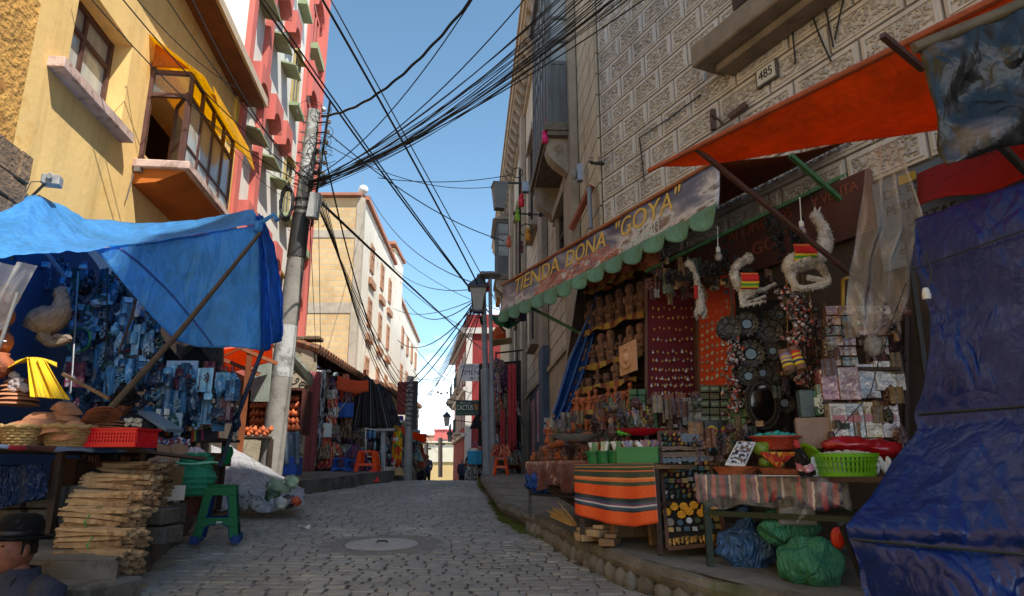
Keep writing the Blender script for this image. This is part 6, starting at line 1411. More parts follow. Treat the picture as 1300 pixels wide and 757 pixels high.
def llama(name,label,pts,rads,Y,blanket=None,legs=(),ears=()):
 """pts: pixel spine from rump to head"""
 c0=at(pts[0][0],pts[0][1],Y)
 t=thing(name,label,'llama foetus',c0)
 def sm(pp,rr):
  P=[at(x,y,Y)for x,y in pp];out_,ro=[],[]
  for i in range(len(P)-1):
   for s in range(5):
    u=s/5;a=P[max(0,i-1)];b=P[i];c_=P[i+1];d=P[min(len(P)-1,i+2)]
    out_.append(.5*((2*b)+(c_-a)*u+(2*a-5*b+4*c_-d)*u*u+(3*b-a-3*c_+d)*u**3));ro.append(rr[i]*(1-u)+rr[i+1]*u)
  out_.append(P[-1]);ro.append(rr[-1]);return out_,ro
 mb=MB();P,r=sm(pts,rads);b0=len(mb.v);mb.tube(P,r,14)
 for lp,lr in legs:q,rr=sm(lp,lr);mb.tube(q,rr,9)
 hd=at(pts[-1][0],pts[-1][1],Y);mb.ball(hd,(rads[-1]*1.25,rads[-1],rads[-1]*1.15),12,8,.1)
 for e in ears:mb.tube([hd,at(e[0],e[1],Y)],[rads[-1]*.5,.003],6)
 for i in range(len(mb.v)):mb.v[i]=mb.v[i]+V((1,.6,1))*(.006*mn.noise(mb.v[i]*40)+.006*mn.noise(mb.v[i]*90))
 fq=random.Random(int(pts[0][0]));ctr=P[::3];nf0=len(mb.f)
 for _ in range(1500):
  f_=mb.f[fq.randrange(nf0)];pc=sum((mb.v[i]for i in f_),V())/len(f_);nr=min(ctr,key=lambda z_:(z_-pc).length);od=(pc-nr)
  if od.length<1e-4:continue
  od.normalize();l=fq.uniform(.008,.022);od=(od+V((fq.gauss(0,.35),fq.gauss(0,.35),-.5+fq.gauss(0,.3)))).normalized();sd_=od.cross(V((fq.random(),fq.random(),.3))).normalized()*.004
  mb.poly([pc-sd_,pc+sd_,pc+od*l])
 mb.build('body',m_wool,t,smooth=False)
 if blanket:
  (x0,y0,x1,y1,ym)=blanket;cy=(y0+y1)/2
  w2_=(at(x1,cy,Y)-at(x0,cy,Y)).length;a=at((x0+x1)/2,cy,Y);dx=(at(x1,y1,Y)-at(x0,y0,Y)).normalized();h_=abs(at(x0,y0,Y).z-at(x0,ym,Y).z)
  mb=MB();mb.grid(lambda u,v:at(x0+(x1-x0)*u,y0+(y1-y0)*u+(ym-y0)*v,Y)+V((0,-.075*math.sin(.5+2.0*v)-.012,0)),14,14,.006)
  mb.build('blanket',stripes('red yellow saddle cloth',[(0,'#c8201c'),(.1,'#d8b82c'),(.14,'#c8201c'),(.5,'#a8181c'),(.62,'#d8b82c'),(.72,'#4c9a3c'),(.85,'#d8b82c'),(.95,'#c8201c')],'V',1),t,smooth='all')
 mb=MB();mb.tube([hd+V((0,0,.02)),hd+V((.0,.1,.35))],.003,4);mb.build('hanging_wire',m_dmetal,t)
llama('dried_llama','big dried white llama kneeling in mid air with a red and yellow blanket',[(1001,345),(1008,334),(1022,330),(1040,322),(1048,305),(1044,288),(1036,275)],[.045,.075,.085,.075,.055,.038,.034],4.9,(1003,313,1031,313,335),legs=[([(1002,340),(1006,358),(1020,366),(1048,358),(1024,352)],[.05,.03,.022,.022,.02]),([(1034,330),(1046,345),(1050,360),(1022,366),(1005,366)],[.05,.028,.02,.018,.016])],ears=[(1034,263),(1041,264)])
llama('dried_llama','middle sized dried llama with curled neck and red green blanket',[(958,372),(948,368),(938,360),(932,348),(935,338),(942,332),(950,328)],[.035,.05,.045,.03,.026,.028,.03],5.2,(937,349,959,349,369),legs=[([(955,368),(968,368),(984,360)],[.03,.016,.012]),([(942,370),(944,384),(972,376)],[.026,.014,.01]),([(950,374),(942,388),(972,382)],[.02,.014,.01])],ears=[(953,322),(948,323)])
llama('dried_llama','small slender dried llama hanging alone before the orange board',[(888,400),(890,388),(888,372),(884,355),(880,342),(875,335)],[.03,.036,.028,.022,.02,.024],5.7,None,legs=[([(888,385),(884,398),(886,404)],[.02,.012,.008]),([(890,388),(896,396),(892,404)],[.02,.012,.008])],ears=[(873,329),(879,331)])
mb=MB();mb.grid(lambda u,v:at(881+5*u,362+18*v,5.62),4,6,.004);solo('small_red_cloth',mb,M('red felt','#a8201c',.9),'small red cloth hanging behind the slender llama','cloth',smooth='all')
def bulb(x,y,Y,label,lit=False):
 c=at(x,y,Y);t=thing('light_bulb',label,'light bulb',c)
 mb=MB();mb.lathe([(0,-.07),(.022,-.06),(.032,-.035),(.028,-.01),(.014,.012),(0,.012)],c,14,caps=False);mb.build('bulb_glass',M('bulb glass','#a8a09a',.05,.1,3,0,alpha=.55,spec=.8),t,smooth=True)
 mb=MB();mb.lathe([(.014,.01),(.018,.012),(.018,.05),(.008,.06),(0,.06)],c,12,caps=False);mb.tube([c+V((0,0,.05)),c+V((.01,0,.25))],.004,5);mb.build('socket',m_white,t,smooth=True)
bulb(912,322,5.5,'bare glass bulb hanging between the slender and the middle llama');bulb(1018,290,4.8,'bare glass bulb with white socket left of the big llama head')
def bst(u,v):
 L_=[(766,348,775),(748,400,760),(720,460,748),(706,510,728),(692,548,712)]
 t=v*4;i=min(3,int(t));f=t-i;a,b=L_[i],L_[i+1];l=a[0]+(b[0]-a[0])*f;y=a[1]+(b[1]-a[1])*f;r=a[2]+(b[2]-a[2])*f
 Y=7.75-.1*v;p=at(l+(r-l)*u,y,Y);p.y-=.05*math.sin(u*16);return p
mb=MB();mb.grid(bst,40,40,.004);solo('blue_tarp_strip',mb,tarp('navy tarp','#1d4a8c',.2,.4,.12,3,.6),'narrow gathered blue tarpaulin hanging at the left end of the shelves','tarp',smooth='all')
mb=MB();c=onpav(960,722);mb.ball(c+V((0,.1,.12)),(.19,.13,.15),44,30,.35,2.2);mb.tube([c+V((0,.05,.22)),c+V((-.02,.02,.30)),c+V((-.07,0,.36))],[.05,.018,.05],12);solo('blue_striped_bag',mb,stripes('blue white bag',[(0,'#3a62a0'),(.3,'#8fa8c4'),(.36,'#3a62a0'),(.7,'#9ab0c8'),(.75,'#3a62a0')],'U',5,.35,.1,.6)if False else tarp('pale blue bag plastic','#4a74ac',.2,.35,.5,4,1),'knotted pale blue plastic bag on the pavement under the front table','bag',smooth='all')
for k,(x,y,s)in enumerate(((1015,700,(.17,.14,.11)),(1042,745,(.17,.15,.16)))):
 c=onpav(x,y if k else 735);mb=MB();mb.ball(c+V((0,.12,.13 if k==0 else .10))+V((0,0,.14 if k==0 else 0)),s,44,30,.3,2.0,seed=k+4);solo('green_sack',mb,tarp('green sack weave','#3f8a68' if k==0 else '#7f9478',.15,.6,.15,5,.8),['bright green sack lying on top under the front table','grey green sack on the pavement below the bright one'][k],'sack',smooth='all')
mb=MB();c=at(1010,655,4.3);mb.box(c,(.22,.15,.10),faceR(-.2),.9);solo('grey_tub',mb,M('grey plastic tub','#7c7c78',.5),'grey plastic tub standing behind the sacks under the table','tub',bevel=.01)
mb=MB();mb.tube([at(1120,440,4.0),at(1105,500,3.95),at(1078,530,3.95),at(1060,552,4.0)],.003,5);mb.tube([at(1150,360,4.1),at(1128,420,4.05),at(1118,460,4.0)],.003,5);solo('loose_cable',mb,m_black,'thin black cable trailing down in front of the product packs','cable')
mb=MB();mb.bar(V((2.62,4.35,pav_z(4.35))),V((2.66,4.35,1.7)),.03);solo('stall_post',mb,m_dmetal,'dark post at the right end of the stall behind the blue curtain','pole')
mb=MB();FW.box(mb,3.4,8.3,1.62,1.66,.1,1.0);solo('stall_shelf_roof',mb,m_wood_dark,'dark boards closing the top of the stall under the signs','shelf')if False else None
def lerp_pts(T,u):
 t=u*(len(T)-1);i=min(len(T)-2,int(t));f=t-i;return at(T[i][0]+(T[i+1][0]-T[i][0])*f,T[i][1]+(T[i+1][1]-T[i][1])*f,T[i][2]+(T[i+1][2]-T[i][2])*f)
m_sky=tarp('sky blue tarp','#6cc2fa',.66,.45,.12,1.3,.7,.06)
lt=thing('blue_tarp_awning','sunlit sky blue tarpaulin awning tied to the yellow wall over the left stall','awning',at(200,300,6.6))
bk_=[(-80,270,5.9),(45,246,6.5),(70,258,6.8),(108,277,7.3),(170,284,8.0),(250,280,7.8),(322,266,7.15)]
ft_=[(-80,330,4.8),(0,326,5.2),(60,322,5.5),(110,318,5.8),(170,311,6.2),(250,298,6.6),(330,284,7.0)]
def tl(u,v):
 a,b=lerp_pts(bk_,u),lerp_pts(ft_,u);p=a*(1-v)+b*v;p.z-=.10*math.sin(v*3.14)*math.sin(min(1,max(0,u))*3.14);p.z+=.03*mn.noise(V((u*9,v*4,0)))+.015*mn.noise(V((u*25,v*9,0)));return p
mb=MB();mb.grid(tl,60,20,.004);mb.build('roof_sheet',m_sky,lt,smooth='all')
tp_=[(120,316,5.9),(200,306,6.4),(260,297,6.7),(328,285,7.0)];bt_=[(222,432,6.7),(250,441,6.75),(290,440,6.82),(332,446,7.0)]
def t2(u,v):
 a,b=lerp_pts(tp_,u),lerp_pts(bt_,u);p=a*(1-v)+b*v;p.y+=.03*math.sin(v*3.0)*(1-.4*u)+.03*mn.noise(V((u*6,v*6,3)))-.05*math.sin(u*9)*v;p.z-=.03*math.sin(v*3.14);return p
mb=MB();mb.grid(t2,50,40,.004);mb.build('hanging_sheet',m_sky,lt,smooth='all')
l3=[(326,276,7.0),(324,330,7.05),(326,390,7.1),(334,448,7.15)];r3=[(332,272,7.05),(348,310,7.3),(361,375,7.4),(361,428,7.45)]
def t3(u,v):
 a,b=lerp_pts(l3,v),lerp_pts(r3,v);p=a*(1-u)+b*u;p.y-=.05*math.sin(u*12+v*2);p.x+=.02*mn.noise(V((u*8,v*10,1)));return p
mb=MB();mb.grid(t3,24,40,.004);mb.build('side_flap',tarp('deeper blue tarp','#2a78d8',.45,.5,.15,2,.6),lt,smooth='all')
def rope_seam(u0,u1,fn,n=20):return[fn(u0+(u1-u0)*k/n,k/n)for k in range(n+1)]
mb=MB()
for s in(-1,1):
 pass
mb.grid(lambda u,v:t2(.12+.36*v+.018*u,.02+.96*v)+V((0,-.012,0)),3,30,.002);mb.build('seam_patch',M('navy seam tape','#123a86',.6,.2,10),lt,smooth='all')
mb=MB();mb.ball(at(328,288,6.98),(.05,.05,.07),12,8,.5,4);mb.tube([at(328,285,6.98),at(348,272,7.0),at(352,280,7.0)],[.03,.02,.03],8);mb.build('knot',m_sky,lt,smooth='all')
mb=MB();mb.tube([at(330,296,6.9),at(285,352,6.5),at(225,425,6.05),at(130,530,5.35)],[.020,.022,.026,.028],8);solo('wooden_pole',mb,M('smoky bark pole','#54422f',.8,.4,7,.5,40),'long weathered wooden pole slanting from the tarp knot to the counter','pole',smooth=True)
mb=MB();mb.tube([at(334,442,7.12),at(312,500,7.2),at(293,552,7.25),at(280,592,7.3)],[.022,.024,.022,.02],8);solo('bent_blue_pole',mb,M('bluish bark pole','#39455c',.7,.4,9),'slightly bent dark bluish pole standing under the tarp corner','pole',smooth=True)
mb=MB();mb.tube([at(-12,470,4.7),at(6,420,4.75),at(22,372,4.8)],.013,8);mb.tube([at(-6,432,4.72),at(8,434,4.76)],.008,6);solo('steel_rod',mb,m_metal,'pale steel rod of a rack at the very left edge','pole',smooth=True)
mb=MB();mb.grid(lambda u,v:at(-20+62*u-44*v*1.0,335+100*v-18*u*v,4.9)+V((0,.05*math.sin(u*14),0)),30,20);solo('milky_plastic_sheet',mb,clear_plastic('milky grey sheet','#aeb0b4',.5,.3,6),'milky plastic sheet gathered under the tarp at the left edge','plastic sheet',smooth='all')
t=thing('wall_spotlight','old white floodlight fixed on the yellow wall above the tarp tie','lamp',LY.P(6.5,2.85,.1))
mb=MB();c=LY.P(6.55,2.93,.16);mb.box(c,(.17,.13,.11),faceR(.3));mb.lathe([(.04,0),(.04,.02)],c+V((.03,-.075,.02)),12,Matrix.Rotation(math.pi/2,3,'X'));mb.build('housing',M('dirty lamp grey','#9a9a98',.6,.3,12),t,bevel=.01)
mb=MB();mb.bar(LY.P(6.5,2.7,0),LY.P(6.5,2.9,.14),.02);mb.tube([LY.P(6.35,2.6,.02),LY.P(6.4,2.85,.05),c],.006,5);mb.build('bracket',m_dmetal,t)
m_bl=M('tarp-lit bluish stall wall','#2c4c74',.9,.3,3,.3)  # blue light coming through the tarp is painted into the wall colour
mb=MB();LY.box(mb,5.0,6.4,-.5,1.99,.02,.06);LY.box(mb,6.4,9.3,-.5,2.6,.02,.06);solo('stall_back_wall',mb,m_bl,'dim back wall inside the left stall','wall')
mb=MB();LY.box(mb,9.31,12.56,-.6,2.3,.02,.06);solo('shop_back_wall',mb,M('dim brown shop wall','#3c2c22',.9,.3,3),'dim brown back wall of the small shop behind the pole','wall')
def counter_top(name,label,pts,z,th,m_):
 mb=MB();n=len(pts);mb.prism([(p[0],p[1])for p in pts],lambda x,y,d:V((x,y,d)),z-th,z);return mb
ZL=.185
a,b=at(-60,566,4.55),at(196,570,5.75)
c1=thing('stall_counter','long dark board counter of the left stall carrying baskets and clay bowls','table',(-3.5,5.4,-.75))
mb=counter_top('','',[(a.x,a.y),(b.x,b.y),(b.x-.7,b.y+1.3),(a.x-1.2,a.y+.9)],ZL,.03,0);mb.build('counter_board',M('dark counter planks','#3a2c22',.8,.3,5,.3),c1)
mb=MB();d=(b-a)
mb.grid(lambda u,v:V((a.x,a.y,ZL))+V((d.x,d.y,0))*u+V((.01,-.02,-.035*v-.02*mn.noise(V((u*8,0,0)))*v)),40,3,.003);mb.build('counter_cloth',speckle('red blue plastic cloth',['#8a2430','#28406c','#50302c','#6c7c98'],7,.4,.2),c1,smooth='all')
for t_ in(.05,.5,.97):p=a+d*t_;mb=MB();mb.bar(V((p.x-.1,p.y+.12,ZL-.03)),V((p.x-.1,p.y+.12,-.8)),.05);mb.build('leg',m_wood_dark,c1)
m_foot=M('dark footing stone','#57524b',.95,.4,4,.8,20,bd=.03)
mb=MB();q=random.Random(9);z=-.85
while z<-.22:
 h=q.uniform(.13,.18);x=-4.9
 while x<-2.9:
  l=q.uniform(.2,.42);yy2=5.15+.25*(x+4.9)*.6;mb.box((x+l/2,yy2+.15,z+h/2),(l-.012,.3,h-.012));x+=l
 z+=h
solo('stone_footing',mb,m_foot,'dark rough stone footing wall under the left counter','wall',bevel=.012)
mb=MB();mb.grid(lambda u,v:at(-30+85*u,590+62*v*(1-.3*u),5.1)+V((0,.04*math.sin(u*14)+.03*mn.noise(V((u*6,v*6,0))),0)),24,16,.003);solo('navy_bag_sheet',mb,tarp('dark navy bag','#16305a',.15,.4,.2,5,1),'dark navy plastic sheet hanging under the counter at the left edge','plastic sheet',smooth='all')
for k,(x0,y0,x1,y1,Y,mt,lab)in enumerate(((60,583,110,628,5.9,M('dark cardboard','#5a3c2c',.9,.3,5),'dark cardboard box under the counter left of the firewood'),(112,585,158,615,6.0,M('reddish cardboard','#6c3c30',.9,.3,5),'reddish cardboard box under the middle of the counter'),(190,592,212,622,6.3,M('cardboard','#8a6c4a'),'brown cardboard box at the right end of the counter'),(196,617,210,637,6.1,m_white,'grey white carton leaning at the end of the firewood'),(214,618,246,632,6.9,M('cardboard','#8a6c4a'),'low cardboard tray under the green sack'),(217,634,242,655,6.8,M('reddish cardboard','#6c3c30'),'reddish wooden box below the tray'),(240,575,282,592,7.6,M('dark cardboard','#5a3c2c'),'dark box behind the green sack'),(183,640,218,665,6.3,m_foot,'grey stone block on the kerb under the cartons'),(246,590,262,650,7.5,m_foot,'upright grey stone between the sack and the stool'))):
 carton('cardboard_box',x0,y0,x1,y1,Y,.3,mt,lab,'box',-.3)
def firewood(cx,cy,wpx,hpx,Y,seed,label,tie=True):
 q=random.Random(seed);c=at(cx,cy,Y);L_=wpx/F_*Y;H=hpx/F_*Y;dep=.24
 t=thing('firewood_bundle',label,'firewood',V((c.x,c.y,c.z-H/2)),'bundles of split firewood');mb=MB()
 ax=V((1,-.15,0)).normalized();sd=V((.15,1,0)).normalized();z=-H/2
 while z<H/2:
  h=q.uniform(.018,.034);y=-dep/2
  while y<dep/2:
   wd=q.uniform(.022,.05);l=L_*q.uniform(.78,1.08);o=q.uniform(-.05,.05)*L_
   p=c+sd*(y+wd/2)+V((0,0,z+h/2))+ax*o;tl_=(ax+V((0,q.gauss(0,.05),q.gauss(0,.035)))).normalized();a,b=p-tl_*l/2,p+tl_*l/2
   m_=(a+b)/2+V((0,q.gauss(0,.006),q.gauss(0,.008)))
   w2_,h2_=wd*.47,h*.5;n=len(mb.v);rot=q.uniform(-.5,.5)
   for s_,k_ in((a,q.uniform(.55,1)),(m_,1),(b,q.uniform(.6,1))):
    for(i_,j_)in((-1,-.9),(.8,-1),(1,.7),(-.6,1)):
     yy_,zz_=i_*w2_*k_,j_*h2_*k_;mb.v.append(s_+sd*(yy_*math.cos(rot)-zz_*math.sin(rot))+V((0,0,1))*(yy_*math.sin(rot)+zz_*math.cos(rot)))
   for r_ in(0,4):
    for k in range(4):mb.face((n+r_+k,n+r_+(k+1)%4,n+r_+4+(k+1)%4,n+r_+4+k))
   mb.face((n+3,n+2,n+1,n));mb.face((n+8,n+9,n+10,n+11));y+=wd
  z+=h*.92
 mb.build('split_sticks',m_wood_pale,t)
 if tie:
  mb=MB();x0=q.uniform(-.03,.05);P=[c+ax*x0+sd*(math.cos(k*.5236)*(dep/2+.02))+V((.01*math.sin(k*3),0,math.sin(k*.5236)*(H/2+.012)))for k in range(13)];mb.tube(P,.0035,5)
  mb.tube([c+ax*x0-sd*(dep/2+.02)+V((0,0,.02)),c+ax*(x0+.03)-sd*(dep/2+.05)+V((0,0,-.02))],.003,4);mb.build('green_twine',M('green twine','#3c9a4c',.7),t)
for k,a_ in enumerate(((122,724,92,40,4.75),(127,690,96,30,4.92),(130,662,92,30,5.05),(142,637,92,22,5.25),(152,618,88,20,5.45),(170,601,78,16,5.65))):firewood(*a_,seed=k,label='%s bundle of split firewood counting up from the kerb'%['lowest','second','third','fourth','fifth','topmost'][k],tie=k<3)
firewood(185,628,44,60,5.85,33,'tall short-cut firewood stack behind the right ends of the bundles',False)
mb=MB();c=at(101,738,4.55);mb.ball(c,(.10,.08,.045),16,10,.3,2);solo('grey_cobble',mb,M('river stone','#6c675e'),'flat grey stone lying at the foot of the firewood','stone',smooth='all')
mb=MB();mb.box(V((-2.72,4.45,road_z(4.5)+.06)),(.75,.45,.2),faceR(-.2));solo('curb_step',mb,M('dark kerb concrete','#66625b'),'worn concrete step under the firewood and the stone','step',bevel=.02)
m_wick=M('wicker straw','#a88a58',.85,.35,30,1,70)
mb=MB();mb.lathe([(0,0),(.05,0),(.085,.03),(.10,.055),(.092,.055),(.05,.02),(0,.018)],(0,0,0),18,caps=False);bowl=goods_mesh('clay_bowl','bowl',mb,M('dusty clay bowl','#a8714e',.85,.3,20,.3,50,rv=.2))
def wbasket(px,py,r,label):
 c=at(px,py,5.25);c.z=ZL;t=thing('wicker_basket',label,'basket',c);mb=MB();n=30;H=.145
 for j in range(7):
  z=H*(j+.5)/7;rr=r*(.70+.30*(z/H)**.8);mb.tube([c+V((rr*(1+.02*(-1)**(k+j))*math.cos(2*math.pi*k/n),rr*(1+.02*(-1)**(k+j))*math.sin(2*math.pi*k/n),z))for k in range(n+1)],.0115,6)
 mb.lathe([(0,.005),(r*.68,.005),(r*.98,H)],c,n,caps=False);mb.build('woven_wall',m_wick,t,smooth=True)
 mb=MB();mb.tube([c+V((r*1.03*math.cos(2*math.pi*k/n),r*1.03*math.sin(2*math.pi*k/n),H+.008*math.sin(k*2)))for k in range(n+1)],.016,8);mb.build('rim',m_wick,t,smooth=True)
 return c
cA=wbasket(31,556,.165,'left wicker basket of clay bowls on the counter');cB=wbasket(86,558,.175,'right wicker basket heaped with clay bowls on the counter')
def bowls(c,n,R0,label,grp,base=.12,stack=False):
 for i in range(n):
  a=r1.uniform(0,6.28);r=R0*math.sqrt(r1.random());h=base+.05*(1-r/max(R0,.01))*(i%3)
  place('clay_bowl',bowl,c+V((r*math.cos(a),r*math.sin(a),h)),rot=(math.pi+r1.uniform(-.5,.5),r1.uniform(-.5,.5),0),scale=r1.uniform(.6,1.1),label=label,cat='bowl',group=grp)
bowls(cA,8,.09,'upturned dusty clay bowl heaped in the left wicker basket','clay bowls in the left basket');bowls(cB,12,.12,'dusty clay bowl heaped in the right wicker basket','clay bowls in the right basket')
place('clay_bowl',bowl,at(52,532,5.3),rot=(math.pi,.1,0),scale=1.5,label='big pale upturned clay bowl on top of the left basket',cat='bowl');place('clay_bowl',bowl,at(56,524,5.6),rot=(math.pi,0,.1),scale=1.5,label='reddish upturned bowl behind the big pale one',cat='bowl')
for k in range(6):place('clay_plate',bowl,at(121+2.2*k,540-3.2*k,5.4)+V((0,0,.01)),rot=(math.pi-.35,-.25,0),scale=(1.25,1.25,.5),label='flat clay plate slanting in the pile by the red crate, %s from the bottom'%ORD[k],cat='plate',group='slanting pile of clay plates')
for k in range(5):place('clay_plate',bowl,at(138,547-3.4*k,5.5),rot=(math.pi,0,0),scale=(1.5,1.4,.4),label='clay plate in the level pile behind the red crate, %s from the bottom'%ORD[k],cat='plate',group='level pile of clay plates')
for k in range(5):place('clay_bowl',bowl,at(83+(k%2)*5,531-5*k,5.7),rot=(math.pi+.1*(k-2),.1,0),scale=1.35-.08*k,label='clay bowl in the tower behind the right basket, %s from the bottom'%ORD[k],cat='bowl',group='tower of clay bowls')
for k in range(6):place('clay_bowl',bowl,at(22+(k%2)*3,508-5.5*k,5.9),rot=(math.pi,0,0),scale=(1.75-.12*k,1.75-.12*k,.8),label='big clay bowl stacked beneath the yellow cloth, %s from the bottom'%ORD[k],cat='bowl',group='stack of big clay bowls')
c=at(152,563,5.35);c.z=ZL;t=thing('red_crate','bright red slotted plastic crate at the right end of the counter','crate',c);Rz=faceR(-.12)
mb=MB()
for(sx,sy,wx,wy)in((0,-.13,.44,.01),(0,.13,.44,.01),(-.22,0,.01,.26),(.22,0,.01,.26)):
 for(z0_,z1_)in((0,.035),(.105,.13)):mb.box(c+Rz@V((sx,sy,(z0_+z1_)/2)),(wx,wy,z1_-z0_),Rz)
 n=18 if wx>.1 else 10
 for k in range(n):
  o=(k+.5)/n-.5
  for z in(.046,.07,.094):mb.box(c+Rz@V((sx+(o*wx if wx>.1 else 0),sy+(o*wy if wy>.1 else 0),z)),((wx/n*.55)if wx>.1 else wx,(wy/n*.55)if wy>.1 else wy,.024),Rz)
 for z in(.058,.082):mb.box(c+Rz@V((sx,sy,z)),(wx*.999,wy*.999,.008),Rz)
mb.box(c+V((0,0,.004)),(.43,.25,.008),Rz);mb.build('crate_wall',M('bright red plastic','#d01826',.35,.1,5,0),t)
mb=MB()
for(sx,sy,wx,wy)in((0,-.135,.47,.025),(0,.135,.47,.025),(-.225,0,.025,.29),(.225,0,.025,.29)):mb.box(c+Rz@V((sx,sy,.134)),(wx,wy,.012),Rz)
mb.build('rim',M('bright red plastic','#d01826'),t)
mb=MB();mb.grid(lambda u,v:at(158+22*u,541-10*v+4*mn.noise(V((u*4,v*4,0))),5.35)+V((0,.05*mn.noise(V((u*5,v*5,1))),0)),12,8,.002);solo('crumpled_newspaper',mb,M('newspaper','#b0aca0',.8,.3,30),'crumpled newspaper sticking out of the red crate','paper',smooth='all')
m_yc=stripes('yellow striped cloth',[(0,'#e8bc10'),(.3,'#8a7a30'),(.36,'#e8bc10'),(.6,'#5c5c3c'),(.63,'#e8bc10'),(.85,'#a88c20'),(.9,'#e8bc10')],'U',4,.85,.02,.2)
def ycl(u,v):
 if v<.3:return at(10+62*u,462-8*math.sin(u*3)+v*20,6.0-v)
 w_=(v-.3)/.7;return at(34+(24+28*w_)*u+4*w_,454+12*u*.3+50*w_+8*u*w_*(1-w_),5.7-.25*w_)+V((0,.03*math.sin(u*16),0))
mb=MB();mb.grid(ycl,30,40,.004);solo('yellow_striped_cloth',mb,m_yc,'bright yellow cloth with dark stripes draped over the clay bowls','cloth',smooth='all')
mb=MB()
for k in range(14):q=random.Random(k);mb.ball(at(12+q.uniform(0,22),474+q.uniform(0,22),5.8),(.04,.03,.03),8,6,.6,4,seed=k)
solo('white_shell_heap',mb,M('dusty pinkish white','#a89a98',.8,.3,30),'heap of pinkish white pieces left of the yellow cloth','heap',smooth='all')
llama('stuffed_llama','brownish stuffed young llama kneeling high among the goods of the left stall',[(44,420),(52,410),(64,405),(76,396),(79,380),(77,372)],[.10,.14,.14,.10,.06,.05],6.2,None,legs=[([(55,425),(66,436),(88,430),(70,428)],[.07,.04,.03,.03])],ears=[(72,364),(84,365)])
for o in bpy.data.objects:
 if o.name.startswith('stuffed_llama'):
  for ch in o.children:
   if ch.name.startswith('body'):ch.data.materials[0]=M('brown grey wool','#8a7766',.95,.4,12,1,60)
for k,(x,y,s)in enumerate(((0,440,1.5),(6,405,1.3),(2,470,1.4),(14,378,1.2))):
 place('clay_jar',gm('pot',k,m_clay),at(x-6,y+10,5.8),.3*k,s*.8,'rounded clay jar at the left edge, %s from the top'%ORD[(2,1,3,0)[k]],'jar')
tarp_lit_blues=['#2c5c84','#4c86b4','#1c4468','#6aa0c0','#24344c','#5c3040','#142c44','#88a4b4','#2c5050']  # goods tinted blue for the light under the tarp
kinds_m=[M('bagged goods %d'%i,c_,.3,.45,14,.9,18,col2='#8c98a0',c2s=16,c2t=.6,spec=.4,rv=.3)for i,c_ in enumerate(tarp_lit_blues)]
gk=[]
mb=MB();mb.ball((0,0,0),(.06,.045,.08),16,12,.7,5);mb.ball((0,0,.085),(.018,.015,.025),7,5,.3);gk.append((goods_mesh('plastic_bag','pb1',mb,kinds_m[0]),'plastic_bag','tied plastic bag of goods','bag'))
mb=MB();mb.lathe([(0,0),(.035,0),(.038,.01),(.038,.075),(.03,.085),(.032,.1),(0,.1)],(0,0,0),14,caps=False);gk.append((goods_mesh('jar','jr',mb,kinds_m[0]),'jar','small jar','jar'))
mb=MB();mb.box((0,0,.035),(.09,.05,.07));gk.append((goods_mesh('carton','ct',mb,kinds_m[0],False),'carton','small carton','box'))
mb=MB()
for k in range(10):mb.ball((.03*math.sin(k*2.4),.02*math.cos(k*2.4),.016*k-.08),(.02,.018,.016),7,5,.5,4,seed=k)
gk.append((goods_mesh('trinket_string','ts',mb,kinds_m[0]),'trinket_string','hanging string of trinkets','trinkets'))
mb=MB();mb.grid(lambda u,v:((u-.5)*.14,.012*math.sin(u*14),(v-.5)*.24),10,10,.004);gk.append((goods_mesh('hanging_pouch','hp',mb,kinds_m[0]),'hanging_pouch','flat hanging pouch','pouch'))
areas=[((84,340,190,400),'under the tarp above the seller',90),((84,400,205,470),'in the blue shade behind the pole',150),((150,455,205,540),'hanging right of the seller',60),((205,475,300,540),'on the blue lit shelves near the bottles',110),((10,335,84,400),'high under the left end of the tarp',60),((84,470,150,520),'stacked left of the seller',50)]
for(x0,y0,x1,y1),where,n in areas:
 for i in range(n):
  g_=gk[r1.randrange(5)];x,y=r1.uniform(x0,x1),r1.uniform(y0,y1)
  place(g_[1],g_[0],at(x,y,7.1+r1.uniform(-.35,.35)-(.25 if y>470 else 0)),r1.uniform(-.8,.8),(r1.uniform(.5,1.2),r1.uniform(.5,1.2),r1.uniform(.5,1.3)),'%s %s'%(g_[2],where),g_[3],'%s goods %s'%(g_[3],where),mat=r1.choice(kinds_m))
warm=[M('dull packet %d'%i,c_,.45,.5,16,.8,18,col2='#9a8c7c',c2s=14,c2t=.62,rv=.3)for i,c_ in enumerate(('#5c3a30','#6c5a40','#3c4436','#7c7468','#4c2c2c','#2c2a2c','#84684c','#5a4a54'))]
for(x0,y0,x1,y1,Y0_,Y1_),where,n in[((1044,388,1152,470,4.5,4.75),'tucked among the incense packs',30),((1040,500,1150,585,4.3,4.5),'squeezed around the glossy food packs',16),((985,380,1045,500,5.2,5.6),'hanging in the dark middle of the souvenir stall',70),((820,335,1000,380,5.7,6.2),'hanging high over the display boards',90),((760,505,900,560,5.6,5.95),'crowded behind the green crate',90),((880,540,1000,592,4.9,5.3),'behind the clay dishes',60),((700,530,760,570,6.2,6.6),'at the foot of the clay shelves',40)]:
 for i in range(n):
  g_=gk[r1.randrange(5)];place(g_[1],g_[0],at(r1.uniform(x0,x1),r1.uniform(y0,y1),r1.uniform(Y0_,Y1_)),r1.uniform(-.8,.8),(r1.uniform(.3,.75),r1.uniform(.3,.7),r1.uniform(.3,.8)),'%s %s'%(g_[2],where),g_[3],'%s goods %s'%(g_[3],where),mat=r1.choice(warm))
m_gw=M('green wire','#3c8a4c',.5)
mb=MB();c=at(100,432,6.7);mb.tube([c+V(((.115+.006*math.sin(k))*math.cos(k*.35),.01*math.sin(k*.8),(.13+.01*math.cos(k*.7))*math.sin(k*.35)))for k in range(72)],.0045,5);solo('green_wire_coil',mb,m_gw,'loose coil of thin green wire hanging in the left stall','wire coil',smooth=True)
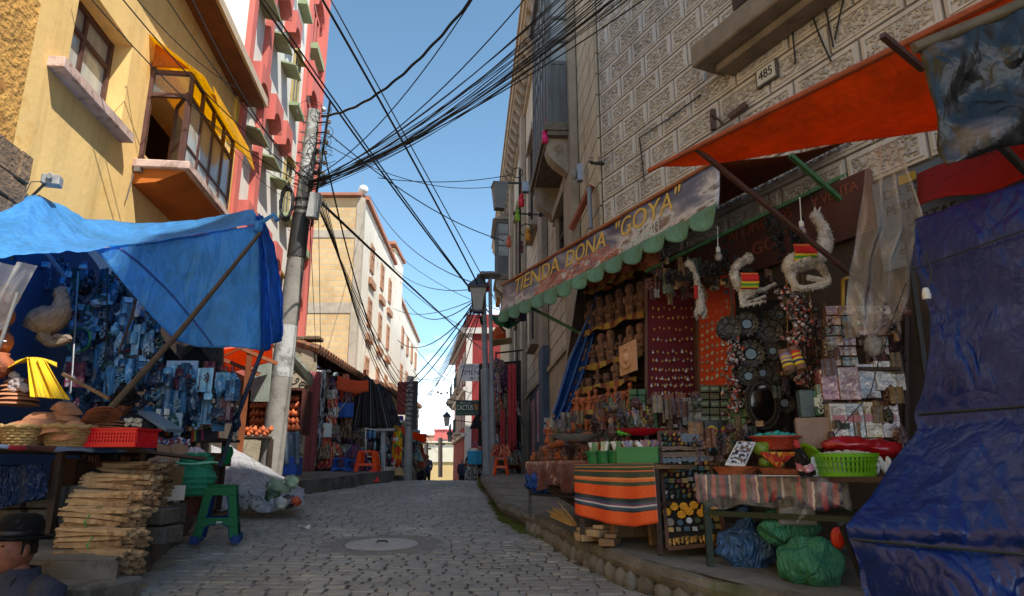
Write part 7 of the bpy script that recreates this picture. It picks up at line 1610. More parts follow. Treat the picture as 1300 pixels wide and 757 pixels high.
mb=MB();mb.tube([at(99,345,6.5),at(92,470,6.3),at(89,500,6.2)],.009,6);solo('thin_upright',mb,m_metal,'thin pale upright rod left of the green coil','pole');mb=MB();mb.tube([at(136,340,6.7),at(135,500,6.5)],.009,6);solo('thin_upright',mb,m_dmetal,'thin dark upright rod right of the green coil','pole')
mb=MB();mb.bar(at(80,475,6.0),at(138,506,5.8),.025);solo('plank_edge',mb,m_wood,'narrow plank slanting down behind the yellow cloth','plank')
mb=MB();mb.bar(at(60,322,6.2),at(83,352,6.4),.05,.01);solo('light_blue_board',mb,M('light blue slat','#6ca0c8',.6),'light blue slat under the tarp edge','slat')
mb=MB();mb.lathe([(0,0),(.02,0),(.03,.02),(.032,.1),(.02,.12),(.015,.16),(0,.16)],at(173,402,6.6),12,caps=False)
for k in range(5):mb.tube([at(173,402,6.6)+V((.034*math.cos(a),.034*math.sin(a),.02+.02*k))for a in[j*.7 for j in range(10)]],.005,4)
solo('spiral_lamp',mb,M('cfl white','#b8d0e0',.3),'spiral energy saving lamp hanging beneath the tarp','lamp',smooth=True)
mb=MB();mb.tube([at(176,365,6.5),at(168,400,6.5),at(150,450,6.45)],[.012,.014,.01],6);solo('crooked_stick',mb,m_wood_dark,'short crooked dark stick beside the spiral lamp','stick')
mb=MB();a,b=at(206,505,7.0),at(246,505,7.0);mb.hexa([a,b,b+V((0,.03,0)),a+V((0,.03,0)),a+V((0,0,.38)),b+V((0,0,.38)),b+V((0,.03,.38)),a+V((0,.03,.38))]);t=solo('pale_blue_panel',mb,M('pale blue panel','#8fb4d8',.5,.15,3),'pale blue panel with a dark star print in the middle of the left stall','panel')
mb=MB();c=(a+b)/2+V((-.06,-.004,.22));mb.prism([(.11*math.cos(k*.785)*(1 if k%2==0 else .5),.09*math.sin(k*.785)*(1 if k%2==0 else .5))for k in range(8)],lambda x,z,d:c+V((x,-d,z)),.001,.004);mb.build('star_print',M('dark star print','#20303c',.6),t)
mb=MB();mb.grid(lambda u,v:at(224+62*u,436+62*v*(1-.15*u)+3*math.sin(u*9),7.6)+V((0,.04*math.sin(u*11),0)),24,16,.004);solo('brown_hide',mb,M('brown grey hide','#7c6854',.9,.4,5,.6,30,col2='#4c3c30',c2s=4),'brown grey hide spread behind the bottles under the tarp','cloth',smooth='all')
for k,(x,y,s)in enumerate(((205,458,30),(250,463,26))):
 mb=MB();mb.prism([(-s,-2),(0,-s),(s,6),(-4,s+6)],lambda px_,py_,d:at(x+px_,y+py_,7.35+d),0,.01);solo('black_cloth_diamond',mb,M('black felt','#15161a',.95,.3,5),['left black diamond shaped cloth hanging under the tarp','right black diamond shaped cloth hanging over the brown hide'][k],'cloth')
mb=MB();mb.lathe([(0,0),(.032,0),(.033,.01),(.033,.12),(.013,.17),(.013,.215),(0,.215)],(0,0,0),12,caps=False);btl=goods_mesh('bottle','btl',mb,M('dark wine bottle','#181d24',.15,.2,3,0,spec=.8))
mb=MB();mb.lathe([(0,.18),(.0155,.18),(.0155,.218),(0,.22)],(0,0,0),10,caps=False);btc=goods_mesh('cap','btc',mb,M('red cap','#a83a3c',.5))
mb=MB();mb.lathe([(.0335,.03),(.0345,.03),(.0345,.1),(.0335,.1)],(0,0,0),12,caps=False);btlab=goods_mesh('label_band','btl2',mb,M('bluish label','#8a98a8',.6,.3,40))
for i,x in enumerate((243,250,257,264,271,278,284,292)):
 c=at(x,502,7.2);t=thing('wine_bottle','dark bottle with red cap on the upper shelf, %s of eight from the left'%ORD[i],'bottle',c,'dark bottles on the upper shelf');s=1.0 if i<5 else 1.4
 t.scale=(s,s,s)
 for nm,me_ in(('glass',btl),('cap',btc),('label_band',btlab)):o=bpy.data.objects.new(nm,me_);COL.objects.link(o);o.parent=t
for i in range(9):place('small_bottle',btl,at(262+4.6*i,534,7.0),0,.62,'small bottle on the lower shelf, %s of nine from the left'%ORD[i],'bottle','small bottles on the lower shelf')
t=thing('bottle_rack','rack of thin shelves holding the bottles in the left stall','shelf',at(270,545,7.2))
for y in(503,535):
 mb=MB();mb.bar(at(238,y+1,7.2),at(298,y+1,7.1),.2,.012);mb.build('shelf_board',M('pale blue shelf','#7c98ac',.6),t)
mb=MB();mb.bar(at(298,490,7.1),at(298,560,7.1),.02);mb.bar(at(238,490,7.3),at(238,560,7.3),.02);mb.build('upright',m_metal,t)
z2=.36
mb=counter_top('','',[(-3.15,7.1),(-3.12,8.0),(-4.3,8.2),(-4.2,6.7)],z2,.03,0)
c2=thing('book_counter','low dark counter with a striped blanket and books beside the seller','table',(-3.3,6.8,-.6));mb.build('counter_board',M('dark counter planks','#3a2c22'),c2)
mb=MB();mb.bar((-3.3,7.2,z2-.03),(-3.3,7.2,-.45),.05);mb.build('leg',m_wood_dark,c2);mb=MB();mb.bar((-3.25,7.9,z2-.03),(-3.25,7.9,-.4),.05);mb.build('leg',m_wood_dark,c2)
mb=MB();mb.grid(lambda u,v:at(200+78*u,545+14*v+3*math.sin(u*4),7.1-.1*v),30,8,.004);solo('striped_blanket',mb,stripes('dark rainbow blanket',[(0,'#2c2c34'),(.3,'#b8402c'),(.4,'#c8a83c'),(.45,'#3c8a5c'),(.5,'#2c2c34'),(.7,'#c83c6c'),(.75,'#2c2c34')],'U',2.3,.9,.03),'dark blanket with rainbow stripes over the book counter','blanket',smooth='all')
q=random.Random(12)
for k in range(9):
 x,y=196+9*k,542-(k%3)*3;p=at(x,y,7.1+.05*k);mb=MB();mb.box(p,(.24,.17,.012+.01*q.random()),Matrix.Rotation(q.uniform(-.25,.25),3,'Y')@faceR(q.uniform(-1,1)));solo('magazine',mb,M('magazine cover %d'%(k%4),('#8a929c','#b0a8a4','#3c4450','#94606c')[k%4],.4,.3,10),'thin booklet spread on the striped blanket','booklet','booklets on the striped blanket')
mb=MB();a,b=at(186,524,6.3),at(222,547,6.2);mb.bar(a,b,.2,.03);solo('slanting_grey_book',mb,M('blue grey book','#6c7c8c',.5,.2,5),'thick grey book slanting beside the seller','book')
for i in range(8):carton('tiny_carton',193+5*(i%4),519+9*(i//4),197.5+5*(i%4),527+9*(i//4),6.6,.05,m_white if i%2 else kinds_m[0],'tiny pale carton in the block beside the grey book',group='tiny pale cartons')
mb=MB();a,b=at(120,566,5.5),at(258,583,5.9);mb.bar(a,b,.5,.02);solo('loose_plank',mb,M('dark counter planks','#3a2c22'),'long loose plank running past the counter end over the firewood','plank')
mb=MB();mb.grid(lambda u,v:at(180+62*u,556+8*v+2*math.sin(u*15),6.0),20,5,.003);solo('red_patterned_cloth',mb,speckle('red blue print',['#6c2430','#28406c','#8c8c9c','#3c2c34'],40,.8),'dull red patterned cloth at the right of the red crate','cloth',smooth='all')
mb=MB();c=at(240,606,6.75)
def sack(u,v):
 a=u*2*math.pi;prof_=[.2,.22,.23,.22,.18,.15,.17];t=v*6;i=min(5,int(t));f=t-i;r=prof_[i]*(1-f)+prof_[i+1]*f
 r+=.008*math.sin(v*44+math.sin(a*2))+.015*mn.noise(V((math.cos(a)*2,math.sin(a)*2,v*5)));return c+V((r*math.cos(a)*.98+.06*v,r*math.sin(a)*.7,-.17+.36*v))
mb.grid(sack,36,40);mb.ball(c+V((.05,0,.19)),(.13,.1,.05),14,8,.5,4)
t=solo('green_sack',mb,tarp('mint green sack','#2f9a72',.25,.55,.15,6,.6),'bulging mint green sack tied at the top beside the counter','sack',smooth='all')
mb=MB()
for k in range(12):q=random.Random(k);mb.ball(c+V((.05+q.uniform(-.08,.08),q.uniform(-.06,.0),.22+q.uniform(-.01,.04))),(.03,.025,.03),8,5,.6,4,seed=k)
solo('white_flower_filling',mb,M('pinkish white petals','#c8b4bc',.8,.3,30),'pinkish white dried petals spilling from the top of the mint sack','petals',smooth='all')
mb=MB();mb.tube([c+V((.06+.19*math.cos(k*.42),.13*math.sin(k*.42),.13+.01*math.sin(k)))for k in range(16)],.012,6);mb.build('tie_band',M('pale green band','#7cc4a0',.6),t)
mb=MB();c5=at(289,583,7.6);mb.grid(lambda u,v:at(281+13*u+2*math.sin(v*5),567+24*v*(1-.25*abs(u-.5)),7.4)+V((0,.03*math.sin(u*9),0)),14,12,.003);solo('small_green_bag',mb,tarp('emerald bag','#149a5c',.4,.4,.1,4,.8),'small emerald plastic bag hanging on the bent pole','bag',smooth='all')
mb=MB();mb.ball(at(265,612,7.5),(.06,.05,.1),12,8,.3,3);solo('dark_blue_bag',mb,tarp('royal blue bag','#203c9c',.2,.4,.2,4,.8),'dark blue bag tucked between the stone and the white tarp','bag',smooth='all')
mb=MB();mb.tube([at(224,622,6.7),at(221,632,6.65),at(223,645,6.65),at(227,635,6.65)],[.012,.016,.02,.012],7);solo('white_rag',mb,m_white,'small white rag dangling from the boxes beside the firewood','rag',smooth=True)
mb=MB();mb.ball(at(206,590,6.2),(.10,.08,.05),14,9,.5,4);solo('clear_bag',mb,clear_plastic('grey wrap','#a8a8a4',.5),'crumpled clear bag on the boxes at the counter end','bag',smooth='all')
mb=MB();mb.ball(at(202,648,6.25),(.09,.06,.06),12,8,.5,4);solo('pinkish_bag',mb,M('pinkish grey cloth','#7c6460',.8,.4,8),'pinkish grey cloth bundle on the kerb under the cartons','bag',smooth='all')
c=ong(275,690);c.z=road_z(c.y)+.012
st=thing('green_plastic_stool','green plastic stool with dark blue feet standing on the cobbles','stool',c)
Rz=faceR(.30);H=.515;m_gs=M('deep green stool plastic','#0a5c30',.6,.12,4,.1,spec=.25);m_bs=M('dark blue stool plastic','#12326c',.6,.1,4,.1,spec=.25)
def st_frame(zb,zt,m_,nm,hb,ht_,th,win=None):
 hw=lambda z:hb+(ht_-hb)*z/H
 for s in range(4):
  A_=Matrix.Rotation(s*math.pi/2,3,'Z');mb=MB();pts=[(-hw(zb),zb),(-hw(zb)+.058,zb),(-hw(.17)+.06,.14),(-.05,.17),(.05,.17),(hw(.17)-.06,.14),(hw(zb)-.058,zb),(hw(zb),zb),(hw(zt),zt),(-hw(zt),zt)]
  def P(x,z,d,A_=A_):k=hw(z);return c+Rz@(A_@V((x,-(k-d),z)))
  wz0,wz1=.23,.43
  def strip(q):mb.prism(q,P,0,th)
  strip([(-hw(zb),zb),(-hw(zb)+.075,zb),(-hw(.15)+.080,.15),(-hw(.15),.15)]);strip([(hw(zb)-.075,zb),(hw(zb),zb),(hw(.15),.15),(hw(.15)-.080,.15)])
  strip([(-hw(.15),.15),(-hw(.15)+.08,.15),(-.05,.175),(.05,.175),(hw(.15)-.08,.15),(hw(.15),.15),(hw(wz0),wz0),(-hw(wz0),wz0)])
  strip([(-hw(wz0),wz0),(-hw(wz0)+.075,wz0),(-hw(wz1)+.07,wz1-.03),(-hw(wz1)+.09,wz1),(-hw(wz1),wz1)]);strip([(hw(wz0)-.075,wz0),(hw(wz0),wz0),(hw(wz1),wz1),(hw(wz1)-.09,wz1),(hw(wz1)-.07,wz1-.03)])
  strip([(-hw(wz1),wz1),(hw(wz1),wz1),(hw(zt),zt),(-hw(zt),zt)])
  mb.build(nm,m_,st,bevel=.003)
st_frame(.045,H-.005,m_gs,'side_panel',.205,.135,.006);st_frame(.03,H-.03,m_bs,'inner_panel',.197,.127,.004)
mb=MB();mb.box(c+V((0,0,H)),(.285,.285,.022),Rz);mb.build('seat',m_gs,st,bevel=.008)
for sx in(-1,1):
 for sy in(-1,1):
  mb=MB();mb.box(c+Rz@V((sx*.178,sy*.178,.036)),(.078,.078,.072),Rz,.92);mb.build('foot',m_bs,st,bevel=.004)
for s in range(2):
 A_=Matrix.Rotation(s*math.pi,3,'Z');mb=MB();mb.prism([(-.14,.12),(-.05,.165),(.05,.165),(.14,.12),(.15,.19),(-.15,.19)],lambda x,z,d:c+Rz@(A_@V((x,-(.172-d),z))),0,.006);mb.build('inner_brace',m_bs,st)
mb=MB();mb.box(c+Rz@V((.02,-.178,.185)),(.05,.003,.022),Rz);mb.build('sticker',m_white,st)
def heap(u,v):
 x=268+118*u;top_=565+6*math.sin(u*7)if u<.2 else 565+(u-.2)*70;bot=648+4*math.sin(u*13)-8*abs(u-.5)
 if u>.8:bot-=30*(u-.8)
 y=top_+(bot-top_)*v;p=at(x,y,9.9-1.3*v-.3*math.sin(v*3.14));p.y+=.14*mn.noise(V((u*5,v*4,1)))+.05*mn.noise(V((u*14,v*11,1)));return p
mb=MB();mb.grid(heap,60,40,.005);solo('white_tarp_heap',mb,tarp('dirty white tarp','#b8b8ba',.2,.6,.15,2.2,.9,.08),'heap covered by a dirty white tarp at the foot of the concrete pole','tarp',smooth='all')
for k,(x,y,s,cl_,lab)in enumerate(((352,622,.15,'#8c9a7c','torn whitish green bag among the rubbish'),(345,632,.12,'#3c5238','dark leafy rubbish bag'),(366,636,.09,'#4c443c','brown rubbish lump at the kerb'),(376,636,.06,'#c8542c','small orange wrapper by the kerb'),(357,640,.08,'#b4b0a4','small pale wrapper before the rubbish bags'),(370,612,.10,'#a8bc94','upright white and green paper sack'),(310,643,.06,'#8a8880','grey rubble lump under the white tarp'),(322,640,.05,'#a09c94','pale rubble lump under the white tarp'))):
 mb=MB();mb.ball(at(x,y,8.9-.1*k if k!=5 else 9.3),(s,s*.7,s*.8),16,10,.6,2.6,seed=k);solo('rubbish_bag',mb,M('rubbish %d'%k,cl_,.5,.5,8,.8,14,col2='#d0d0c0',c2s=9,c2t=.6),lab,'rubbish',smooth='all')
p=ong(378,673);mb=MB();mb.grid(lambda u,v:p+V((.12*u,.09*v,.03+.02*math.sin(u*5+v*4))),6,6,.002);solo('paper_scrap',mb,m_white,'small white paper scrap lying on the cobbles','paper',smooth='all')
mb=MB();mb.grid(lambda u,v:at(262+84*u,447-12*u+(34-10*u)*v,9.6+.5*v),12,6,.006);solo('orange_plastic_roof',mb,tarp('orange translucent sheet','#f07a14',.6,.5,.1,2,.2),'orange plastic sheet roof of the small shop behind the pole','awning',smooth='all')
mb=MB()
for(a,b)in(((262,448),(330,476)),((300,440),(352,462)),((262,470),(312,498))):mb.bar(at(*a,9.5),at(*b,9.8),.05,.05)
mb.bar(at(318,440,9.6),at(303,585,9.9),.08);mb.bar(at(262,462,9.4),at(320,436,9.4),.02);solo('roof_frame',mb,M('orange brown timber','#8a4a24',.7,.3,6),'orange brown timber frame under the orange sheet roof','frame')
mb=MB()
for k in range(9):mb.box(at(322+2.6*k,478,10.2),(.028,.02,.75));
solo('plank_shutter',mb,M('pale green grey planks','#8c9488',.8,.3,5),'pale grey green plank shutter left of the concrete pole','shutter')
cab=thing('display_cabinet','open wooden cabinet with stepped shelves of orange-lit clay pieces behind the pole','cabinet',at(350,600,10.9))
mb=MB();
for x_ in(308,384):a=at(x_,552,10.9);h_=at(x_,496,10.9).z-a.z;mb.box(a+V((0,.1,h_/2)),(.05,.4,h_))
mb.box((at(308,495,10.9)+at(384,495,10.9))/2+V((0,.1,0)),(at(384,495,10.9).x-at(308,495,10.9).x,.4,.04))
mb.poly([at(306,495,11.2),at(306,552,11.2),at(384,552,11.2),at(388,493,11.2)]);mb.build('cabinet_body',M('dark red brown board','#54281e',.7,.3,5),cab)
mb=MB()
for k in range(5):a,b=at(318,510+9.5*k,11.15-.07*k),at(378,508+9.5*k,11.15-.07*k);mb.bar(a,b,.16,.012)
mb.build('stepped_shelf',M('orange-lit cloth shelf','#c8602c',.8),cab)  # shelf colour includes the orange light of the awning
mb=MB();mb.ball((0,0,.035),(.05,.04,.04),10,7,.3,3);mb.ball((.0,-.01,.075),(.022,.02,.022),8,5);cp=goods_mesh('clay_piece','cp',mb,M('orange-lit clay','#d06a38',.7,.3,12,rv=.2))  # clay tone pushed to orange, painting in light from the translucent awning
for k in range(5):
 for i in range(11):place('clay_piece',cp,at(321+5.6*i,509+9.5*k,11.08-.07*k)+V((0,-.02,0)),r1.random()*3,r1.uniform(.9,1.2),'rounded orange-lit clay piece on the stepped cabinet shelves','clay piece','orange clay pieces in the cabinet')
mb=MB();mb.grid(lambda u,v:at(350+31*u,548+42*v,10.75)+V((0,.05*math.sin(u*12),0)),20,10,.004);solo('grey_blue_cloth',mb,M('washed denim cloth','#5c6a78',.9,.3,8,.4),'grey blue cloth hanging below the clay cabinet','cloth',smooth='all')
mb=MB();mb.box(at(358,592,10.9),(.55,.3,.28));solo('blue_crate',mb,M('strong blue crate','#1c4ca0',.5,.2,5),'blue crate under the grey blue cloth','crate',bevel=.01)
mb=MB();a,b=at(305,556,10.3),at(345,556,10.3);mb.bar(a,b,.5,.03);mb.bar(a+V((0,0,-.02)),a+V((0,0,-.6)),.05);mb.bar(b+V((0,0,-.02)),b+V((0,0,-.6)),.05);solo('side_table',mb,m_wood_dark,'small dark table left of the concrete pole','table')
for i in range(12):place('clay_piece',cp,at(306+3.4*i,554-(i%3)*3,10.2),r1.random()*3,.9,'small brown clay piece on the dark side table','clay piece','clay pieces on the side table')
aw2=thing('metal_canopy','dull green grey sheet metal canopy jutting out beside the concrete pole','canopy',at(375,470,11.5))
mb=MB();A_,B_,C_,D_=at(352,430,12.0),at(398,480,11.2),at(396,492,11.2),at(352,452,12.0)
mb.hexa([at(345,440,12.3),B_,at(398,480,11.7),at(356,428,12.6),at(345,436,12.3),B_+V((0,0,.03)),at(398,478,11.7),at(356,425,12.6)]);mb.poly([A_,B_,C_,D_]);mb.poly([D_+V((0,.01,0)),C_+V((0,.01,0)),B_+V((0,.01,0)),A_+V((0,.01,0))]);mb.build('canopy_sheet',M('green grey sheet metal','#6c7064',.6,.3,5),aw2)
mb=MB();mb.bar(at(394,488,11.25),at(362,512,11.9),.03);mb.build('strut',m_wood,aw2)
def cloth_mesh(kind):
 m=MB()
 if kind=='scarf':m.grid(lambda u,v:((u-.5)*.22,.03*math.sin(u*16),(v-1)*1.5),14,10,.006)
 elif kind=='poncho':m.grid(lambda u,v:((u-.5)*(.5+.55*(1-v)),.05*math.sin(u*20+v),(v-1)*(.95)-.25*abs(u-.5)*2*(v)),26,12,.008)
 elif kind=='sweater':
  m.grid(lambda u,v:((u-.5)*.46,.03*math.sin(u*13+v*2)+.02,(v-1)*.62),14,10,.02)
  for s in(-1,1):m.tube([V((s*.2,0,-.06)),V((s*.33,.0,-.25)),V((s*.36,0,-.52))],[.07,.06,.045],8)
 elif kind=='bag':
  m.grid(lambda u,v:((u-.5)*.28,.02*math.sin(u*9),(v-1)*.28-.2),10,8,.03);m.tube([V((-.12,0,-.2)),V((0,0,0)),V((.12,0,-.2))],.008,5)
 elif kind=='hat':
  m.lathe([(0,.12),(.07,.11),(.09,.02),(.16,0),(.16,-.01),(.09,0)],(0,0,0),14,caps=False)
 elif kind=='pile':
  for k in range(5):m.box((0,0,.03+.05*k),(.4-.02*k,.3,.045),faceR(.1*(k%3)))
 return m
TCOL={'grey stripe':['#56565c','#a0a0a2','#36363a','#c0c0c0'],'red weave':['#b8343a','#c8604c','#6c2430','#d8a468'],'multicolour weave':['#3c5c94','#b84c5c','#c0a85c','#3c7c64','#6c4c7c','#d8d0c8'],'brown alpaca':['#5c4434','#8a6c54','#3c2c24','#a8947c'],'teal weave':['#3c8c9c','#9ccad0','#2c4854','#e0dcd0'],'pale wool':['#b8b0a4','#8c8478','#d0ccc4','#6c645c'],'purple weave':['#4a3a5c','#6a5070','#2c2440','#7c3c54'],'black wool':['#1c1c20','#2c2c30','#4c4c50','#18181a']}
tmats={k:speckle('textile '+k,v,34,.95,.3,stretch=(1.5,1,.35))for k,v in TCOL.items()}
tme={k:goods_mesh({'scarf':'scarf','poncho':'poncho','sweater':'sweater','bag':'woven_bag','hat':'hat','pile':'folded_pile'}[k],'tx'+k,cloth_mesh(k),tmats['grey stripe'],'all' if k!='pile' else False)for k in('scarf','poncho','sweater','bag','hat','pile')}
NMT={'scarf':('hanging_scarf','scarf'),'poncho':('hanging_poncho','poncho'),'sweater':('hanging_sweater','sweater'),'bag':('woven_bag','bag'),'hat':('wool_hat','hat'),'pile':('folded_pile','textiles')}
def fill_textiles(n,path,zr,where,seed,sc_=1.0,weights=('scarf','sweater','bag','poncho','hat','sweater','bag'),depth=.3):
 q=random.Random(seed)
 for i in range(n):
  t_=q.random()**.9;p=V(path[0])*(1-t_)+V(path[1])*t_;p.x+=q.uniform(-depth,depth*.2);p.z=q.uniform(*zr)+(path[0][2]*(1-t_)+path[1][2]*t_)
  k=q.choice(weights);c_=q.choice(list(TCOL));
  place(NMT[k][0],tme[k],p,q.uniform(-.4,1.2),sc_*q.uniform(.6,1.0),'%s %s %s'%(c_,NMT[k][1],where),NMT[k][1],'%s %ss %s'%(c_,NMT[k][1],where),mat=tmats[c_])
fill_textiles(120,((-4.2,15.3,-.1),(-3.75,21.5,0)),(.4,2.45),'packed in the textile shop on the left',31,.8,depth=.3)
fill_textiles(40,((-4.15,15.3,-.1),(-3.8,18.5,0)),(.15,1.0),'low in the textile shop on the left',32,weights=('pile','bag','pile','sweater','hat'),depth=.2)
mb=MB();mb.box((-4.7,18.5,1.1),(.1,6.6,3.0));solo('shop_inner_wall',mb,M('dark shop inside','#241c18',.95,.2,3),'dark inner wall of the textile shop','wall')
def garment(k,x,y,Y,s,mt,label,rz=.0,sx=1):
 return place(NMT[k][0],tme[k],at(x,y,Y),rz,(s*sx,s,s),label,NMT[k][1],mat=mt)
m_ps=stripes('black poncho stripes',[(0,'#1a1a1c'),(.35,'#8c8c8c'),(.42,'#1a1a1c'),(.7,'#5c5c5c'),(.76,'#1a1a1c')],'U',7)
garment('poncho',466,476,16.8,1.35,m_ps,'black poncho with grey stripes spread on its hanger before the textile shop',.0);garment('poncho',482,486,17.6,1.15,tmats['black wool'],'plain black poncho behind the striped one')
garment('scarf',401,472,14.9,1.5,M('long dull red shawl','#8c4a4a',.9,.25,12,.3),'long dull red shawl hanging on the corner of the graffiti house',0,.75);garment('scarf',407,470,15.3,1.2,tmats['grey stripe'],'grey shawl right of the long red shawl')
garment('scarf',443,492,16.2,.8,tmats['brown alpaca'],'brown shawl left of the striped poncho',0,1.4);garment('bag',413,525,15.5,1.1,m_white,'white cloth bag hanging in the textile shop');garment('poncho',452,562,15.6,.95,tmats['purple weave'],'purple woven cloth draped at the shop front',.3)
garment('bag',440,498,15.8,1.2,M('blue cloth bag','#2858a8',.8),'blue cloth bag under the orange awning')
for k,(x,y)in enumerate(((422,492),(423,503),(424,514),(421,524))):garment('bag',x,y-6,15.6,.8,tmats['red weave']if k%2 else tmats['pale wool'],'small white and red purse, %s from the top of its row'%ORD[k])
mb=MB();mb.grid(lambda u,v:at(428+40*u,476+6*u+(18-4*u)*v+4*math.sin(u*3),16-.4*v),16,8,.005);solo('orange_shop_awning',mb,tarp('orange tarp','#e23a0c'),'orange tarpaulin awning over the textile shop entrance','awning',smooth='all')
mb=MB();mb.grid(lambda u,v:at(432+26*u,486+26*v*(1-u*.5),16.4),10,8,.005);solo('orange_awning_drop',mb,tarp('orange tarp','#e23a0c'),'hanging flap of orange tarpaulin left of the striped poncho','awning',smooth='all')
mb=MB();mb.tube([at(424,530,15.6),at(452,494,16.0)],.02,6);solo('awning_stick',mb,m_metal,'pale stick propping the orange shop awning','pole')
mb=MB();mb.bar(at(463,470,16.7),at(463,478,16.7),.12,.05);solo('orange_tag',mb,M('orange paper','#c8642c'),'small orange board above the striped poncho','board')
mb=MB();mb.hexa([at(487,505,17.5),at(495,505,17.5),at(495,505,17.9),at(487,505,17.9)]+[at(487,541,17.5),at(495,541,17.5),at(495,541,17.9),at(487,541,17.9)]);solo('black_box_sign',mb,M('black box','#1c1e24',.6),'black upright box right of the hanging ponchos','sign')
def pstool(name,label,x,y,s,mt):
 c=onpav(x,y)if x>550 else at(x,y,15.0);t=thing(name,label,'stool',c);h=.42*s
 mb=MB();mb.box(c+V((0,0,h)),(.26*s,.26*s,.03));mb.build('seat',mt,t);mb=MB();mb.box(c+V((0,0,h*.5)),(.33*s,.33*s,.05));mb.build('brace',mt,t)
 for sx in(-1,1):
  for sy in(-1,1):mb=MB();mb.bar(c+V((sx*.17*s,sy*.17*s,0)),c+V((sx*.11*s,sy*.11*s,h)),.07*s,.04*s);mb.build('leg',mt,t)
 return t
mbl=M('bright blue plastic','#1c5cc0',.4);mor=M('bright orange plastic','#e8501c',.4)
pstool('blue_plastic_stool','left bright blue plastic stool before the textile shop',432,608,1.0,mbl);pstool('blue_plastic_stool','right bright blue plastic stool before the textile shop',447,608,.9,mbl)
pstool('orange_plastic_chair','orange plastic chair edge beside the purple cloth',466,607,1.3,mor)
so_=pstool('orange_plastic_stool','orange plastic stool with folded red cloths on the right pavement',636,603.6,.8,mor)
c=WL[so_.name];place('folded_pile',tme['pile'],V((c.x,c.y,c.z+.36)),.2,(.9,.9,1.0),'pile of folded dark red cloths on the orange stool','textiles',mat=tmats['red weave'])
mb=MB();a,b=at(471,598,14.6),at(480,612,14.4);mb.hexa([at(472,613,14.3),at(482,611,14.3),at(482,611,14.34),at(472,613,14.34),at(469,597,14.7),at(477,595,14.7),at(477,595,14.74),at(469,597,14.74)]);solo('red_board',mb,M('bright red board','#d8281c',.5),'bright red board leaning at the kerb of the textile shop','board')
t=thing('grey_display_stand','grey metal display stand at the end of the textile shop','stand',at(487,608,16.0))
mb=MB();mb.bar(at(478,547,16.0),at(503,546,16.0),.4,.05);mb.build('stand_top',m_metal,t);mb=MB();mb.bar(at(487,548,16.0),at(487,608,16.0),.1);mb.build('column',m_metal,t)
mb=MB();a=at(464,544,15.8);mb.bar(a,at(478,546,15.8),.02);mb.bar(a,at(465,580,15.8),.02);mb.bar(at(465,580,15.8),at(478,580,15.8),.02);solo('white_jewel_frame',mb,m_white,'white wire frame of small jewellery beside the display stand','rack')
for k in range(8):mb=MB();mb.ball(at(467+3*(k%4),552+14*(k//4),15.75),(.03,.02,.1),8,6,.5,4,seed=k);solo('jewel_string',mb,kinds_m[k],'string of beads on the white wire frame','beads','bead strings on the white wire frame',smooth='all')
garment('scarf',506,528,19.0,.9,speckle('rainbow flag',['#e8c81c','#e0501c','#c81c5c','#5c2c8c','#f0f0e8','#2c8c4c','#e8a01c'],7,.8,.1),'rainbow chequered flag hanging beyond the textile shop',0,1.3)
place('hat',tme['hat'],at(506,603,15.6),0,1.3,'pale straw hat lying at the kerb end of the textile shop','hat',mat=m_wick);place('folded_pile',tme['pile'],at(493,606,15.8),0,.9,'grey white folded cloths beside the straw hat','textiles',mat=tmats['pale wool'])
mb=MB();mb.grid(lambda u,v:at(511+30*u,543+10*u+10*v,24+.3*v),12,5,.006);solo('far_orange_awning',mb,tarp('orange tarp','#e23a0c'),'distant orange awning behind the slim pale pole','awning',smooth='all')
fill_textiles(44,((-3.95,23.5,-.4),(-3.3,27,-.4)),(.3,2.2),'in the far shop under the distant orange awning',33,1.1)
mb=MB();mb.box(at(512,506,24),(.35,.5,1.1));solo('dark_red_sign_box',mb,M('dark red metal','#7c241c',.6),'dark red upright sign box on the far left row','sign');
fill_textiles(80,((.12,19.5,-.05),(-.42,17.6,-.05)),(.5,3.0),'crammed on the right textile stall',41,.9,depth=.25)
fill_textiles(34,((.05,18.3,-.05),(-1.15,20.5,-.3)),(.1,.9),'heaped low on the right textile stall',42,.85,weights=('pile','bag','sweater','hat'),depth=.2)
garment('scarf',650,462,17.5,1.45,M('coral pink shawl','#c84c50',.9,.25,12,.4),'long coral pink shawl at the near end of the right textile stall',.0,.65);garment('scarf',643,500,17.7,1.1,tmats['brown alpaca'],'second pink shawl half behind the first on the right stall',.0,.8)
garment('scarf',638,520,17.4,.8,M('coral pink shawl','#c84c50'),'short pink fringe hanging left of the coral shawl',0,.7)
garment('bag',603,560,17.5,1.2,M('turquoise bag','#2c9cc8',.7),'turquoise bag hanging left of the two steel poles');garment('poncho',607,525,18.2,.42,tmats['black wool'],'black shawl hanging just left of the steel poles')
place('folded_pile',tme['pile'],at(638,585,15.6),.1,(.9,.9,.8),'grey sack pile behind the orange stool','textiles',mat=tmats['pale wool'])
mb=MB();
for x in(-.15,-.75):mb.bar((x+.3,19,-.05),(x+.3,19,3.3),.04)
mb.bar((-.45,19,3.25),(.3,18.5,3.25),.04);mb.poly([(.35,19.9,-.05),(.35,19.9,3.2),(-1.0,20.6,3.2),(-1.0,20.6,-.2)]);solo('textile_rack',mb,M('dark rack','#231c18',.9),'dark rack behind the right textile stall','rack')
mb=MB();mb.grid(lambda u,v:at(622+28*u,432+8*v-4*u,17.5+.6*v),8,4,.01);solo('yellow_white_stall_roof',mb,M('yellowish roof sheet','#c8b07c',.7,.2,5),'small yellowish roof sheet above the right textile stall','awning')
